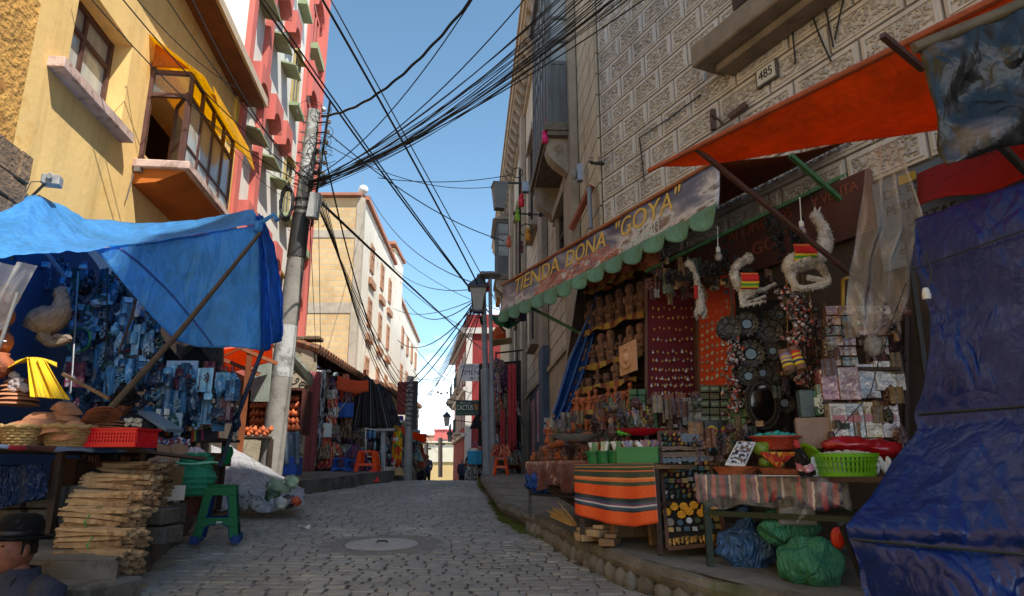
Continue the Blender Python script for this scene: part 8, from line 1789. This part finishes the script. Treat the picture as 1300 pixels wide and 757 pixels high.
mb=MB();mb.ball(at(634,425,18),(.18,.12,.22),12,8,.5,3);solo('red_orange_bundle',mb,M('red orange cloth','#c8441c',.8,.4,6,col2='#d8a04c',c2s=8),'red orange bundle on top of the right textile stall','bundle',smooth='all')
for k,(x,y,Y,cl_)in enumerate(((662,256,11.5,'#c8202c'),(692,175,10.2,'#d81c6c'),(657,275,12,'#8cb83c'),(670,300,12,'#c8882c'),(661,315,12.5,'#8c3c54'),(646,308,13,'#c86c54'),(620,365,15,'#c8202c'),(632,385,15.5,'#c8782c'))):
 mb=MB();c=at(x,y,Y);mb.lathe([(0,-.10),(.05,-.09),(.055,.04),(.03,.06),(0,.06)],c,12,caps=False);mb.ball(c+V((0,0,.1)),(.045,.045,.05),8,6,.4,4);mb.tube([c+V((0,0,.1)),c+V((0,0,.35))],.004,4)
 solo('hanging_pot_ornament',mb,M('ornament %d'%k,cl_,.6,.3,20),['bright red ornament hanging by the big lantern','magenta ornament hanging high by the gallery','lime green ornament under the wall bracket','orange ornament below the iron ring','dark pink ornament left of the banner end','pinkish white ornament above the banner end','red ornament on the disc lamp post','orange ornament near the banner end'][k],'ornament',smooth='all')
base=at(343,585,10.5);base.z=road_z(10.5)+.2;topp=at(399,141,10.4);midp=at(385,250,10.45)
cp_=thing('concrete_utility_pole','leaning concrete utility pole with white painted band on the left kerb','utility pole',base)
def pp(t):return base+(topp-base)*t
mb=MB();n=20;mb.tube([pp(k/n)for k in range(n+1)],[.185-.085*k/n for k in range(n+1)],20);mb.build('shaft',M('weathered pole concrete','#8f8a80',.9,.35,3,.5,30,col2='#5f5a52',c2s=2.5,c2t=.6),cp_,smooth=True)
mb=MB();mb.tube([pp(.27),pp(.40)],[.165,.154],20,False);mb.build('white_band',M('chalky white paint','#bdbdb8',.85,.3,4,.4,col2='#8a8880',c2s=3),cp_,smooth=True);mb=MB();mb.tube([pp(.80),pp(1.0)],[.119,.102],20);mb.build('white_band',M('chalky white paint','#bdbdb8',.85,.3,4,.4,col2='#8a8880',c2s=3),cp_,smooth=True)
mb=MB()
for t_ in(.62,.64,.69,.71,.735):mb.tube([pp(t_),pp(t_+.006)],[.142,.142],16)
mb.build('steel_strap',m_dmetal,cp_)
mb=MB();mb.tube([pp(.58),pp(.70)],[.148,.14],16,False);mb.build('dark_wrap',M('black tape wrap','#34312e',.6,.3,12,.5),cp_,smooth=True)
mb=MB();q=random.Random(3)
for k in range(7):
 c=pp(.78+.03*k);mb.bar(c+V((.08,-.05,0)),c+V((.30,-.08,0)),.02);mb.bar(c,c+V((-.16,-.1,0)),.02)
mb.bar(pp(.66)+V((.22,-.1,0)),pp(1.02)+V((.28,-.1,0)),.03);mb.build('cable_arm',m_dmetal,cp_)
for k in range(7):
 c=pp(.78+.03*k)+V((.30,-.08,.0));mb=MB();mb.lathe([(0,-.03),(.025,-.03),(.03,-.01),(.02,.0),(.03,.015),(.02,.035),(0,.04)],c,10,caps=False);mb.build('insulator',M('porcelain','#8a7c70',.3),cp_,smooth=True)
mb=MB();mb.ball(topp+V((.17,-.05,.0)),.045,10,7);mb.build('top_insulator',m_white,cp_,smooth=True)
tb_=thing('junction_box','small grey white junction box strapped to the right side of the concrete pole','junction box',at(398,262,10.2));mb=MB();mb.box(at(399,262,10.2),(.17,.16,.42),Matrix.Rotation(.1,3,'Y'));mb.build('box_body',M('junction box paint','#a8a8a4',.6,.2,8),tb_,bevel=.01)
for(x,y,R0,lab)in((364,258,.22,'big coil of black cable hanging left of the concrete pole'),(402,205,.16,'tangle of black cable around the pole rack')):
 mb=MB();c=at(x,y,10.15);q=random.Random(x)
 pts=[]
 for k in range(170):a=k*.42;w_=R0*(1+.12*math.sin(k*.9)+q.uniform(-.06,.06));pts.append(c+V((w_*.42*math.cos(a),q.uniform(-.03,.03)+.02*math.sin(k*.1),w_*math.sin(a)*1.25)))
 mb.tube(pts,.011,5);solo('cable_coil',mb,m_black,lab,'cable coil',smooth='all')
mb=MB();q=random.Random(77)
for k in range(42):
 t_=q.uniform(.66,1.0);c=pp(t_)+V((q.uniform(-.1,.35),-.12,0));r=q.uniform(.05,.2);a0=q.uniform(0,6);mb.tube([c+V((r*math.cos(a0+j*.5)*1.1,q.uniform(-.02,.02),r*math.sin(a0+j*.5)*.8))for j in range(q.randint(5,12))],.005,4)
o=mb.build('loose_wire_tangle',m_black,cp_);o['kind']='stuff'
sp_=thing('lantern_post','thick grey post carrying a street lantern at the right kerb','street lamp',onpav(622,603)+V((-.08,0,0)))
b0_=V((-.52,15.2,-.04));t0_=at(613,345,15.2);mb=MB();mb.tube([b0_,b0_+(t0_-b0_)*.5,b0_+(t0_-b0_)*.5+V((0,0,.01)),t0_],[.115,.105,.066,.058],18);mb.build('shaft',M('grey painted post','#8a8f94',.5,.25,5,.1),sp_,smooth=True)
def lantern(c,s,t,up=True):
 m_ir=M('lantern iron','#3c3f42',.5,.2,10)
 mb=MB()
 for k in range(4):
  a=math.pi/4+k*math.pi/2;b_=V((math.cos(a),math.sin(a),0));mb.bar(c+b_*.11*s,c+b_*.17*s+V((0,0,.40*s)),.016*s)
 mb.lathe([(.13*s,0),(.13*s,.03*s)],c,4,Matrix.Rotation(math.pi/4,3,'Z'));mb.lathe([(.25*s,.40*s),(.26*s,.43*s),(.10*s,.56*s),(.05*s,.60*s),(.03*s,.66*s),(0,.68*s)],c,4,Matrix.Rotation(math.pi/4,3,'Z'));mb.build('lantern_frame',m_ir,t)
 mb=MB();mb.lathe([(.10*s,.03*s),(.155*s*1.25,.40*s)],c,4,Matrix.Rotation(math.pi/4,3,'Z'),caps=False);mb.build('lantern_glass',M('frosted lantern glass','#a8a498',.35,.2,5,.1,alpha=.85),t)
lantern(at(607,397,15.0),1.35,sp_);
mb=MB();mb.bar(at(610,402,15.0),at(612,412,15.1),.05);mb.build('lantern_arm',m_dmetal,sp_)
sp2=thing('disc_lamp_post','slimmer grey post topped by a flat disc lamp beside the lantern post','street lamp',V((-.42,15.0,-.04)))
t1_=at(622,352,15.0);b1_=V((-.40,15.0,-.04));mb=MB();mb.tube([b1_,b1_+(t1_-b1_)*.42,b1_+(t1_-b1_)*.42+V((0,0,.01)),t1_],[.07,.065,.048,.042],16);mb.build('shaft',M('grey painted post','#70757a'),sp2,smooth=True)
mb=MB();mb.lathe([(0,-.02),(.12,-.02),(.26,.02),(.27,.05),(.16,.10),(.06,.13),(0,.135)],t1_,24,caps=False);mb.build('disc_lamp',M('grey lamp disc','#8a8f94',.4,.2,5),sp2,smooth=True)
bl_=thing('big_wall_lantern','big grey lantern hanging from an iron bracket on the ashlar wall','lantern',at(635,268,11.8))
c=at(634,266,11.8);mb=MB();s=1
mb.lathe([(.13,0),(.13,.02),(.185,.46),(.20,.46),(.20,.50),(.05,.55),(0,.56)],c,4,Matrix.Rotation(math.pi/4+.2,3,'Z'));mb.build('lantern_body',M('dull grey lantern','#6c6e6c',.5,.2,6),bl_)
mb=MB();mb.bar(at(628,232,11.8),at(672,233,11.9),.03);q0=at(654,245,11.8)
mb.tube([at(657,232,11.8)+V((.10*math.cos(k*.5),0,.2+.10*math.sin(k*.5)))for k in range(14)],.01,5);mb.bar(at(660,215,11.8),at(660,350,12.6),.05);mb.build('bracket',m_dmetal,bl_)
mb=MB();mb.box(at(667,238,11.7),(.12,.12,.2));mb.build('small_canister',m_metal,bl_)
ib=thing('iron_arm','horizontal iron arm with round knobs and a ring sticking out of the ashlar wall','bracket',at(655,272,12.2))
mb=MB();a,b=at(652,271,12.2),at(690,273,11.9);mb.bar(a,b,.025);
for t_ in(.05,.55,.9):mb.ball(a+(b-a)*t_,.045,8,6)
mb.build('arm',m_dmetal,ib);mb=MB();c=at(668,292,12.2);mb.tube([c+V((.12*math.cos(k*.4),0,.12*math.sin(k*.4)))for k in range(17)],.012,6);mb.build('ring',m_dmetal,ib)
t=thing('wall_insulator_bracket','black insulator bracket on the corner of the ashlar and carved walls','bracket',at(755,208,8.6))
mb=MB();a=at(771,209,8.4);b=at(750,207,8.3);mb.bar(a,b,.03);mb.bar(b,b+V((0,0,.09)),.02);mb.bar(at(762,208,8.35),at(762,208,8.35)+V((0,0,.07)),.02);mb.build('arm',m_dmetal,t)
for x in(750,762):c=at(x,203,8.3);mb=MB();mb.lathe([(0,-.03),(.035,-.03),(.02,0),(.035,.03),(.015,.05),(0,.05)],c,10,caps=False);mb.build('insulator',M('porcelain','#8a7c70'),t,smooth=True)
t=thing('grey_meter_box','small grey meter box with round meter on the ashlar wall right of the gallery corbels','meter box',at(735,220,9.4));mb=MB();mb.box(at(736,220,9.35),(.08,.12,.26));mb.build('box_body',m_metal,t);mb=MB();mb.ball(at(729,222,9.35),(.05,.05,.09),10,7);mb.build('round_meter',M('meter grey','#77746c',.5),t,smooth=True)
mb=MB();mb.tube([at(748,238,8.6),at(750,290,8.5)],.03,8);solo('white_pipe',mb,m_metal,'short pale vertical pipe sticking up behind the banner','pipe',smooth=True)
mb=MB();a,b=at(752,236,8.7),at(725,292,8.9);mb.bar(a,b,.12,.03);solo('red_board',mb,M('reddish timber','#8c4a34',.8,.3,5),'reddish slanting board behind the top of the banner','board')
mb=MB();mb.tube([LY.P(8.5,3.9,.05),LY.P(8.45,3.5,.03)],.008,5);mb.box(LY.P(8.55,3.98,.08),(.08,.08,.06));solo('doorbell_cable',mb,m_metal,'small metal fitting with a dangling cable under the bay window','fitting')
mb=MB();mb.tube([at(925,150,6.1),at(948,132,6.0)],.035,10);mb.tube([at(903,143,6.2),at(918,158,6.2)],.012,6);mb.bar(at(905,140,6.25),at(906,165,6.25),.05);solo('old_pipe_stub',mb,M('rusty pipe','#4c3830',.7,.3,12),'rusty pipe stub and bracket above the orange tarp pole','pipe')
fp=thing('slim_concrete_pole','slim pale concrete pole with cable racks at the left kerb beyond the textile shop','utility pole',at(517,608,19.5))
mb=MB();mb.tube([at(517,610,19.5),at(521,478,19.5)],[.13,.10],14);mb.build('shaft',M('pale pole concrete','#b0aca4',.85,.2,4),fp,smooth=True)
mb=MB()
for k in range(10):mb.bar(at(515,486+6*k,19.4),at(530,487+6*k,19.4),.03)
mb.bar(at(528,484,19.4),at(526,545,19.4),.12);mb.build('cable_rack',m_dmetal,fp)
for k,(x,y0,y1,Y)in enumerate(((540,505,608,26),(588,530,605,30))):
 x=(541,559)[k];y0=(562,556)[k];t=thing('distant_pole',['thin far pole left of the tan wall','thin far pole in front of the tan wall'][k],'utility pole',at(x,606,45));mb=MB();mb.tube([at(x,606,45),at(x,y0,45)],.14,8);mb.build('shaft',M('pale pole concrete','#b0aca4'),t)
 mb=MB();mb.bar(at(x-6,y0+8,45),at(x+6,y0+8,45),.1);mb.build('crossarm',m_dmetal,t)
for k,(x,y,Y)in enumerate(((567,536,26),(571,556,32))):
 t=thing('hanging_street_lantern',['nearer small black lantern hanging over the street','farther small black lantern hanging over the street'][k],'lantern',at(x,y,Y));c=at(x,y+5,Y);lantern(c,.85,t)
 mb=MB();mb.tube([c+V((0,0,.5)),c+V((0,0,1.0)),c+V((1.6,1.5,.9))],.02,5);mb.build('hanger',m_dmetal,t)
m_cab=M('black cable','#161618',.6,.1,3,0)
def cable(A,B,sag,r,label,group=None,n=16,twist=0,name='overhead_cable'):
 A,B=V(A),V(B);pts=[]
 for k in range(n+1):
  t_=k/n;p=A+(B-A)*t_;p.z-=sag*4*t_*(1-t_)
  if twist:p+=V((twist*math.sin(t_*60),0,twist*math.cos(t_*60)))
  pts.append(p)
 mb=MB();mb.tube(pts,r*.85,5);return solo(name,mb,m_cab,label,'cable',group,smooth='all')
q=random.Random(101)
P0=at(392,240,10.3)
NB=26
for k in range(NB):
 f=k/(NB-1)
 a=at(392+q.uniform(-3,6),236+q.uniform(-6,8),10.3+q.uniform(-.1,.1))
 ex,ey=935+q.uniform(-20,20),-160-62*(f-.5)*2+q.uniform(-8,8)
 b=at(ex,ey,5.6+q.uniform(-.1,.1));cable(a,b,.28+.2*q.random()+(.10 if f>.5 else 0),.0055 if k%5 else .010,'black cable in the thick bundle running from the concrete pole up to the right','cables in the thick bundle')
singles=[((316,-20,8.0),(640,420,17),.15,.020,'thick black cable crossing from the top left of the sky down to the right lantern'),((323,-20,8.0),(642,424,17),.12,.016,'thinner cable running tight beside the thick black one'),((398,-20,7.0),(612,372,15.2),-.1,.02,'cable falling from the top of the red building to the lantern post'),((408,148,10.3),(620,-30,7.5),.45,.024,'thick twisted cable rising from the pole top to the upper right'),((404,222,10.3),(612,-20,7.3),.35,.010,'thin cable left of the pair rising to the top of the sky'),((404,228,10.3),(690,-30,7.3),.35,.011,'second thin cable rising to the top of the sky'),((403,232,10.3),(760,-40,7.3),.35,.010,'third thin cable rising above the main bundle'),((418,170,10.3),(640,306,14),.25,.012,'cable sloping from the pole rack down right across the sky'),((415,184,10.3),(645,234,13),.35,.008,'thin sagging cable from the rack to the wall lantern'),((480,226,12),(650,222,13),.12,.010,'nearly level cable reaching the ashlar wall'),((400,250,10.3),(650,470,60),.3,.03,'long cable running far up the street'),((395,225,10.3),(200,-20,7.5),.2,.010,'cable going back over the yellow wall from the pole, highest'),((393,230,10.3),(140,-20,6.5),.2,.010,'cable going back over the yellow wall from the pole, second'),((392,236,10.3),(100,-20,6.5),.3,.009,'cable going back over the yellow wall from the pole, lowest'),((300,112,9.5),(150,-30,7),.15,.008,'thin wavy cable before the bay window roof'),((395,240,10.3),(235,-20,8),.25,.012,'cable crossing the brown eave toward the pole'),((394,246,10.3),(262,150,9.2),.15,.007,'thin drop cable from the pole to the bay window corner'),((388,260,10.3),(288,178,9.6),.2,.006,'lower thin drop cable to the corner of the yellow house'),((650,420,17),(420,-0,8),.0,.012,'straight cable behind the thick black one'),]
for k,(a,b,s,r,lab)in enumerate(singles):cable(at(*a),at(*b),s,r,lab,twist=.007 if 'twisted' in lab else 0,n=60 if 'twisted' in lab else 16)
for k in range(7):
 cable(at(396+3*k,246+2*k,10.3),at(520+k*.6,492+6*k,19.4),.25+.1*k,.012 if k%2 else .008,'cable descending steeply from the concrete pole toward the slim far pole, %s of seven'%ORD[k],'cables dropping to the slim far pole')
cable(at(411,190,10.3),at(520,500,19.3),.9,.016,'thick looping cable hanging in front of the brick gable')
for k,x in enumerate((392,404,396)):cable(at(x,252,10.3),at((401,407,390)[k],(445,440,400)[k],14.8),.0,.007,'straight drop wire in front of the brick gable, %s of three'%ORD[k],'drop wires before the brick gable')
q=random.Random(55)
far=[((612,368,15.1),(515,490,19.5)),((612,374,15.1),(516,500,19.5)),((614,372,15.1),(514,380,30)),((612,376,15.1),(500,392,30)),((610,380,15.1),(505,432,30)),((610,362,15.1),(470,250,28)),((612,366,15.1),(500,340,30)),((610,390,15.1),(540,500,45)),((608,386,15.1),(535,505,45)),((612,388,15.1),(548,515,60)),((613,384,15.1),(560,555,60)),((580,470,40),(505,470,40)),((590,480,40),(512,480,40)),((600,500,33),(512,420,32)),((600,420,40),(508,358,32)),((640,396,20),(480,300,30)),((576,500,50),(524,470,20)),((570,540,50),(522,478,20)),((556,575,60),(524,490,20)),((550,570,60),(524,500,20))]
for k,(a,b)in enumerate(far):cable(at(*a),at(*b),q.uniform(.1,.9),q.uniform(.010,.020),'thin cable in the web strung over the far street','web of cables over the far street',n=12)
for k in range(5):cable(at(604+k,378+2*k,15.2),at(538-4*k,500+10*k,40),.25,.014,'dark trunk cable running from the lantern post down to the far houses, %s of five'%ORD[k],'trunk cables to the far houses')
for k,pts in enumerate((((1003,0),(1006,40),(1010,80),(1008,82)),((1025,0),(1040,45),(1055,78)),((1045,-5),(1052,30),(1058,60)),((1072,-5),(1066,20),(1060,50)),((818,230),(812,175),(850,150),(890,120)))):
 mb=MB();P=[FW.P(*FW.px(x,y,.06),.06)for x,y in pts];mb.tube(P,.008,5);solo('facade_cable',mb,m_cab,'old cable clipped over the carved blocks, %s from the right'%ORD[4-k],'cable')
for k,(x,y)in enumerate(((556,498),(560,500),(568,499),(580,500))):
 mb=MB();mb.ball(at(x,y,45),(.1,.06,.07),8,6);solo('cable_knot',mb,m_cab,'dark knot on the far high line, %s from the left'%ORD[k],'cable knot')
m_skin=M('weathered brown skin','#855641',.55,.22,30,.5,160,col2='#744636',c2s=22,bd=.004)
def head_mb(mb,c,R,s=1.0):
 """head with face looking along local -Y; s = head height / 0.23"""
 nU,nV=40,34;b=len(mb.v)
 def g(x,m,w_):return math.exp(-((x-m)/w_)**2)
 for i in range(nV+1):
  t=math.pi*i/nV
  for j in range(nU):
   a=2*math.pi*j/nU;d=V((math.sin(t)*math.sin(a),-math.sin(t)*math.cos(a),-math.cos(t)))
   x,y,z=d.x*.074,d.y*.092,d.z*.115
   fr=max(0,-d.y)
   if z<0:x*=1-.28*min(1,(-z/.115))**1.4;y*=1-.10*(-z/.115)
   X,Z=x,z
   if d.y<0:
    y-=.006*g(Z,.045,.014)*g(abs(X),.0,.05)
    y+=.012*g(Z,.020,.013)*g(abs(X),.031,.015)
    y-=.006*g(Z,.019,.007)*g(abs(X),.031,.010)
    y-=(.008+.016*max(0,min(1,(.032-Z)/.05)))*g(X,0,.009+.005*(Z<0))*(1 if-.026<Z<.035 else g(Z,-.026 if Z<0 else .035,.006))
    y-=.008*g(Z,-.018,.008)*g(abs(X),.012,.007)
    y-=.007*g(Z,-.040,.006)*g(X,0,.020)
    y+=.003*g(Z,-.0465,.0025)*g(X,0,.020)
    y-=.007*g(Z,-.053,.006)*g(X,0,.018)
    y-=.007*g(Z,-.088,.014)*g(X,0,.022)
    y-=.005*g(Z,-.002,.018)*g(abs(X),.042,.016)
    y+=.004*g(Z,-.035,.02)*g(abs(X),.042,.012)
   mb.v.append(V(c)+R@(V((x,y,z))*s))
 for i in range(nV):
  for j in range(nU):
   p,q_=b+i*nU+j,b+i*nU+(j+1)%nU;mb.face((p,q_,q_+nU,p+nU))
 for sx in(-1,1):
  mb.ball(V(c)+R@(V((sx*.074,.008,-.004))*s),(.009*s,.018*s,.031*s),10,8,.15,3,R)
 mb.tube([V(c)+R@(V((0,.02,-.07))*s),V(c)+R@(V((0,.035,-.19))*s)],[.052*s,.062*s],16)
def eyes(t,c,R,s):
 mb=MB()
 for sx in(-1,1):mb.ball(V(c)+R@(V((sx*.031,-.0775,.018))*s),(.011*s,.006*s,.0045*s),10,6,0,3,R)
 mb.build('eyes',M('dark eyes','#1a1210',.2),t,smooth='all')
 mb=MB()
 for sx in(-1,1):mb.tube([V(c)+R@(V((sx*x,-.0905+abs(x-.03)*.35,.040+.004*math.sin((x-.01)*60)))*s)for x in(.014,.024,.034,.045)],[.002*s,.0034*s,.003*s,.0015*s],6)
 mb.build('eyebrows',M('black hair','#15120f',.8),t,smooth='all')
def bowler(t,c,R,s,col='#17161a',name='hat'):
 mb=MB();R2=R;o=V(c)+R@(V((0,.008,.052))*s)
 nf0=len(mb.v);mb.lathe([(.080*s,-.004),(.118*s,-.012),(.140*s,-.004*s),(.142*s,.004*s),(.118*s,-.004),(.092*s,.006*s),(.096*s,.04*s),(.093*s,.07*s),(.078*s,.097*s),(.05*s,.110*s),(.02*s,.108*s),(0,.106*s)],o,32,R2,ell=(.9,1.1),caps=False)
 for i_ in range(len(mb.v)):mb.v[i_]=mb.v[i_]+V((1,1,1))*.006*mn.noise(mb.v[i_]*14);h=mb.build(name,M('black felt hat',col,.9,.3,20,.3,90),t,smooth='all')
 mb=MB();mb.lathe([(.0945*s,.006*s),(.097*s,.008*s),(.0965*s,.03*s),(.095*s,.032*s)],o,32,R2,ell=(.88,1.12),caps=False);mb.build('hat_band',M('hat ribbon','#0e0e12',.5),h,smooth='all')
def hair(t,c,R,s):
 mb=MB();b=len(mb.v);nU,nV=30,16
 for i in range(nV+1):
  tt=math.pi*.56*i/nV
  for j in range(nU+1):
   a=-1.75+3.5*j/nU;d=V((math.sin(tt)*math.sin(a),math.sin(tt)*math.cos(a),math.cos(tt)));mb.v.append(V(c)+R@(V((d.x*.078,d.y*.098,d.z*.12))*s*(1+.02*mn.noise(d*9))))
 for i in range(nV):
  for j in range(nU):p=b+i*(nU+1)+j;mb.face((p,p+1,p+nU+2,p+nU+1))
 mb.build('hair',M('black hair','#15120f',.8),t,smooth='all')
def hand(mb,wrist,dirv,upv,s=1,curl=.5,thumb=1):
 d=V(dirv).normalized();n=V(upv);n=(n-d*n.dot(d)).normalized();r=d.cross(n)
 P=lambda a,b,c:V(wrist)+(d*a+r*b+n*c)*s
 mb.grid(lambda u,v:P(.0+.085*v,(u-.5)*.075*(.75+.3*v),.014*math.sin(math.pi*u)),8,6);mb.grid(lambda u,v:P(.0+.085*v,(.5-u)*.075*(.75+.3*v),-.012*math.sin(math.pi*u)),8,6)
 for k,(o,l)in enumerate(((-.03,.062),(-.01,.075),(.011,.07),(.031,.055))):
  pts=[P(.075,o,0)];a=0;x,z=.08,0
  for j in range(3):a+=curl*(.5+.3*j);x+=l/3*1.25*math.cos(a);z-=l/3*1.25*math.sin(a);pts.append(P(x,o*1.05,z))
  mb.tube(pts,[.0095*s,.0092*s,.0085*s,.006*s],8)
 mb.tube([P(.02,-.03*thumb,-.004),P(.045,-.055*thumb,-.012),P(.07,-.062*thumb,-.022)],[.012*s,.0105*s,.007*s],8)
def seated(name,label,headc,yaw,pitch,s,coat,seat_z,legd=V((1,0,0)),hatcol='#17161a',arms=True,roll=0):
 Rh=Matrix.Rotation(yaw,3,'Z')@Matrix.Rotation(pitch,3,'X')@Matrix.Rotation(roll,3,'Y');c=V(headc)
 t=thing(name,label,'person',(c.x,c.y,seat_z))
 Rb=Matrix.Rotation(yaw*.75,3,'Z');F3=Rb@V((0,-1,0));S3=Rb@V((1,0,0));neck=c+Rh@(V((0,.035,-.125))*s);hip=neck+V((0,0,-.52*s))-F3*.06;hip.z=max(seat_z+.12,neck.z-.56*s)
 body=MB();head_mb(body,c,Rh,s)
 hands=[]
 sh=[neck+S3*sx*.21*s+V((0,0,-.06*s))for sx in(-1,1)];el=[p+S3*(.05*sx)+V((0,0,-.27*s))+F3*.03 for p,sx in zip(sh,(-1,1))];wr=[e+F3*.24*s-S3*(.10*sx)+V((0,0,-.02))for e,sx in zip(el,(-1,1))]
 for w_,e,sx in zip(wr,el,(-1,1)):hand(body,w_,(w_-e),V((0,0,1)),s,.55,sx)
 body.tube([hip,(hip+neck)/2,neck],[.13*s,.14*s,.07*s],16)
 kn=[hip+F3*.44*s+S3*sx*.10+V((0,0,.03))for sx in(-1,1)];ft=[k+V((0,0,-.42*s))+F3*.04 for k in kn]
 for k,f in zip(kn,ft):body.tube([hip,k,f],[.085*s,.06*s,.04*s],12)
 body.build('body',m_skin,t,smooth='all')
 eyes(t,c,Rh,s);hair(t,c,Rh,s);bowler(t,c,Rh,s,hatcol)
 mb=MB();nn_=30
 secs=[(hip+V((0,0,-.05)),.21,.17),(hip+V((0,0,.12)),.20,.15),((hip+neck)/2+V((0,0,.05)),.215,.145),(neck+V((0,0,-.15*s)),.24,.145),(neck+V((0,0,-.07*s)),.225,.125),(neck+V((0,0,-.03*s)),.16,.10),(neck+V((0,.01,.01*s)),.09,.09),(neck+V((0,.015,.045)),.082,.086)]
 b=len(mb.v)
 for(p,rx,ry)in secs:
  for j in range(nn_):
   a=2*math.pi*j/nn_;k=1+.03*mn.noise(V((math.cos(a)*3,math.sin(a)*3,p.z*7)));mb.v.append(p+(S3*rx*math.cos(a)+F3*ry*math.sin(a))*s*k)
 for i in range(len(secs)-1):
  for j in range(nn_):p_,q_=b+i*nn_+j,b+i*nn_+(j+1)%nn_;mb.face((p_,q_,q_+nn_,p_+nn_))
 for a_,e,w_ in zip(sh,el,wr):
  pts=[a_+(neck-a_)*.25+V((0,0,-.01)),a_+V((0,0,.0)),(a_+e)/2,e,(e+w_)/2,w_];mb.tube(pts,[.07*s,.078*s,.066*s,.058*s,.052*s,.045*s],14)
 mb.build('coat',M(name+' coat '+coat,coat,.85,.25,10,.6,40,bd=.02),t,smooth='all')
 mb=MB()
 for sx in(-1,1):
  A_=neck+S3*sx*.075*s+F3*.06*s+V((0,0,.005));B_=neck+S3*sx*.09*s+F3*.135*s+V((0,0,-.14*s));C_=neck+F3*.165*s+V((0,0,-.30*s));D_=neck+S3*sx*.03*s+F3*.115*s+V((0,0,-.08*s))
  mb.hexa([A_,B_,C_,D_]+[q_+F3*.012 for q_ in(A_,B_,C_,D_)])
 mb.build('lapels',M('lapel dark','#16181f',.8),t)
 mb=MB()
 for k,f in zip(kn,ft):mb.tube([hip+V((0,0,-.01)),k,f+V((0,0,.05))],[.12*s,.078*s,.06*s],14)
 mb.build('trousers',M('dark trousers','#1d1e22',.9,.2,9),t,smooth='all')
 mb=MB()
 for f in ft:mb.ball(f+F3*.06+V((0,0,-.02)),(.05,.05,.04),12,8);mb.ball(f+F3*.13+V((0,0,-.03)),(.045,.05,.03),12,8)
 mb.build('shoes',m_black,t,smooth='all')
 return t
hc=at(19,697,4.0)
seated('person','man in black bowler hat and navy coat sitting at the kerb, looking to the left',hc,-.42,-.02,1.16,'#262c3e',-1.33)
hc2=at(158,513,6.15)
seated('person','seller in brown hat bent over the goods behind the wooden pole',hc2,.5,.45,1.0,'#23262e',hc2.z-.85,hatcol='#4c3628')
def walker(x,y,Y,col1,col2,label):
 c=at(x,y,Y);t=thing('person',label,'person',V((c.x,c.y,road_z(Y))));b0=MB();z0=c.z
 H=1.62;q0=V((c.x,c.y,z0-H))
 for sx in(-1,1):b0.tube([q0+V((sx*.09,.1*sx,.05)),q0+V((sx*.085,.05*sx,.45)),q0+V((sx*.08,0,.85))],[.045,.06,.08],10)
 b0.tube([q0+V((0,0,.82)),q0+V((0,0,1.1)),q0+V((0,0,1.35)),q0+V((0,0,1.42))],[.13,.13,.15,.06],14)
 for sx in(-1,1):b0.tube([q0+V((sx*.17,0,1.34)),q0+V((sx*.22,.02,1.08)),q0+V((sx*.2,-.08,.85))],[.05,.042,.03],8)
 head_mb(b0,q0+V((0,0,1.52)),Matrix.Identity(3),.9);b0.build('body',m_skin,t,smooth='all')
 m1=MB();m1.tube([q0+V((0,0,.75)),q0+V((0,0,1.1)),q0+V((0,0,1.34)),q0+V((0,0,1.40))],[.18,.16,.19,.10],16)
 for sx in(-1,1):m1.tube([q0+V((sx*.16,0,1.35)),q0+V((sx*.23,.02,1.08)),q0+V((sx*.205,-.07,.9))],[.065,.055,.045],8)
 m1.build('jacket',M('jacket '+col1,col1,.85),t,smooth='all')
 m2=MB()
 for sx in(-1,1):m2.tube([q0+V((sx*.09,.1*sx,.02)),q0+V((sx*.085,.05*sx,.45)),q0+V((sx*.08,0,.85))],[.065,.08,.10],10)
 m2.build('trousers',M('dark trousers','#1d1e22'),t,smooth='all');hair(t,q0+V((0,0,1.52)),Matrix.Identity(3),.92)
walker(535,574,33,'#6c6c74','','walker in grey jacket far up the left side of the street');walker(543,578,36,'#2c3c5c','','small dark figure in blue jacket far up the street');walker(587,583,37,'#23304c','','dark clothed figure at the foot of the red hotel')
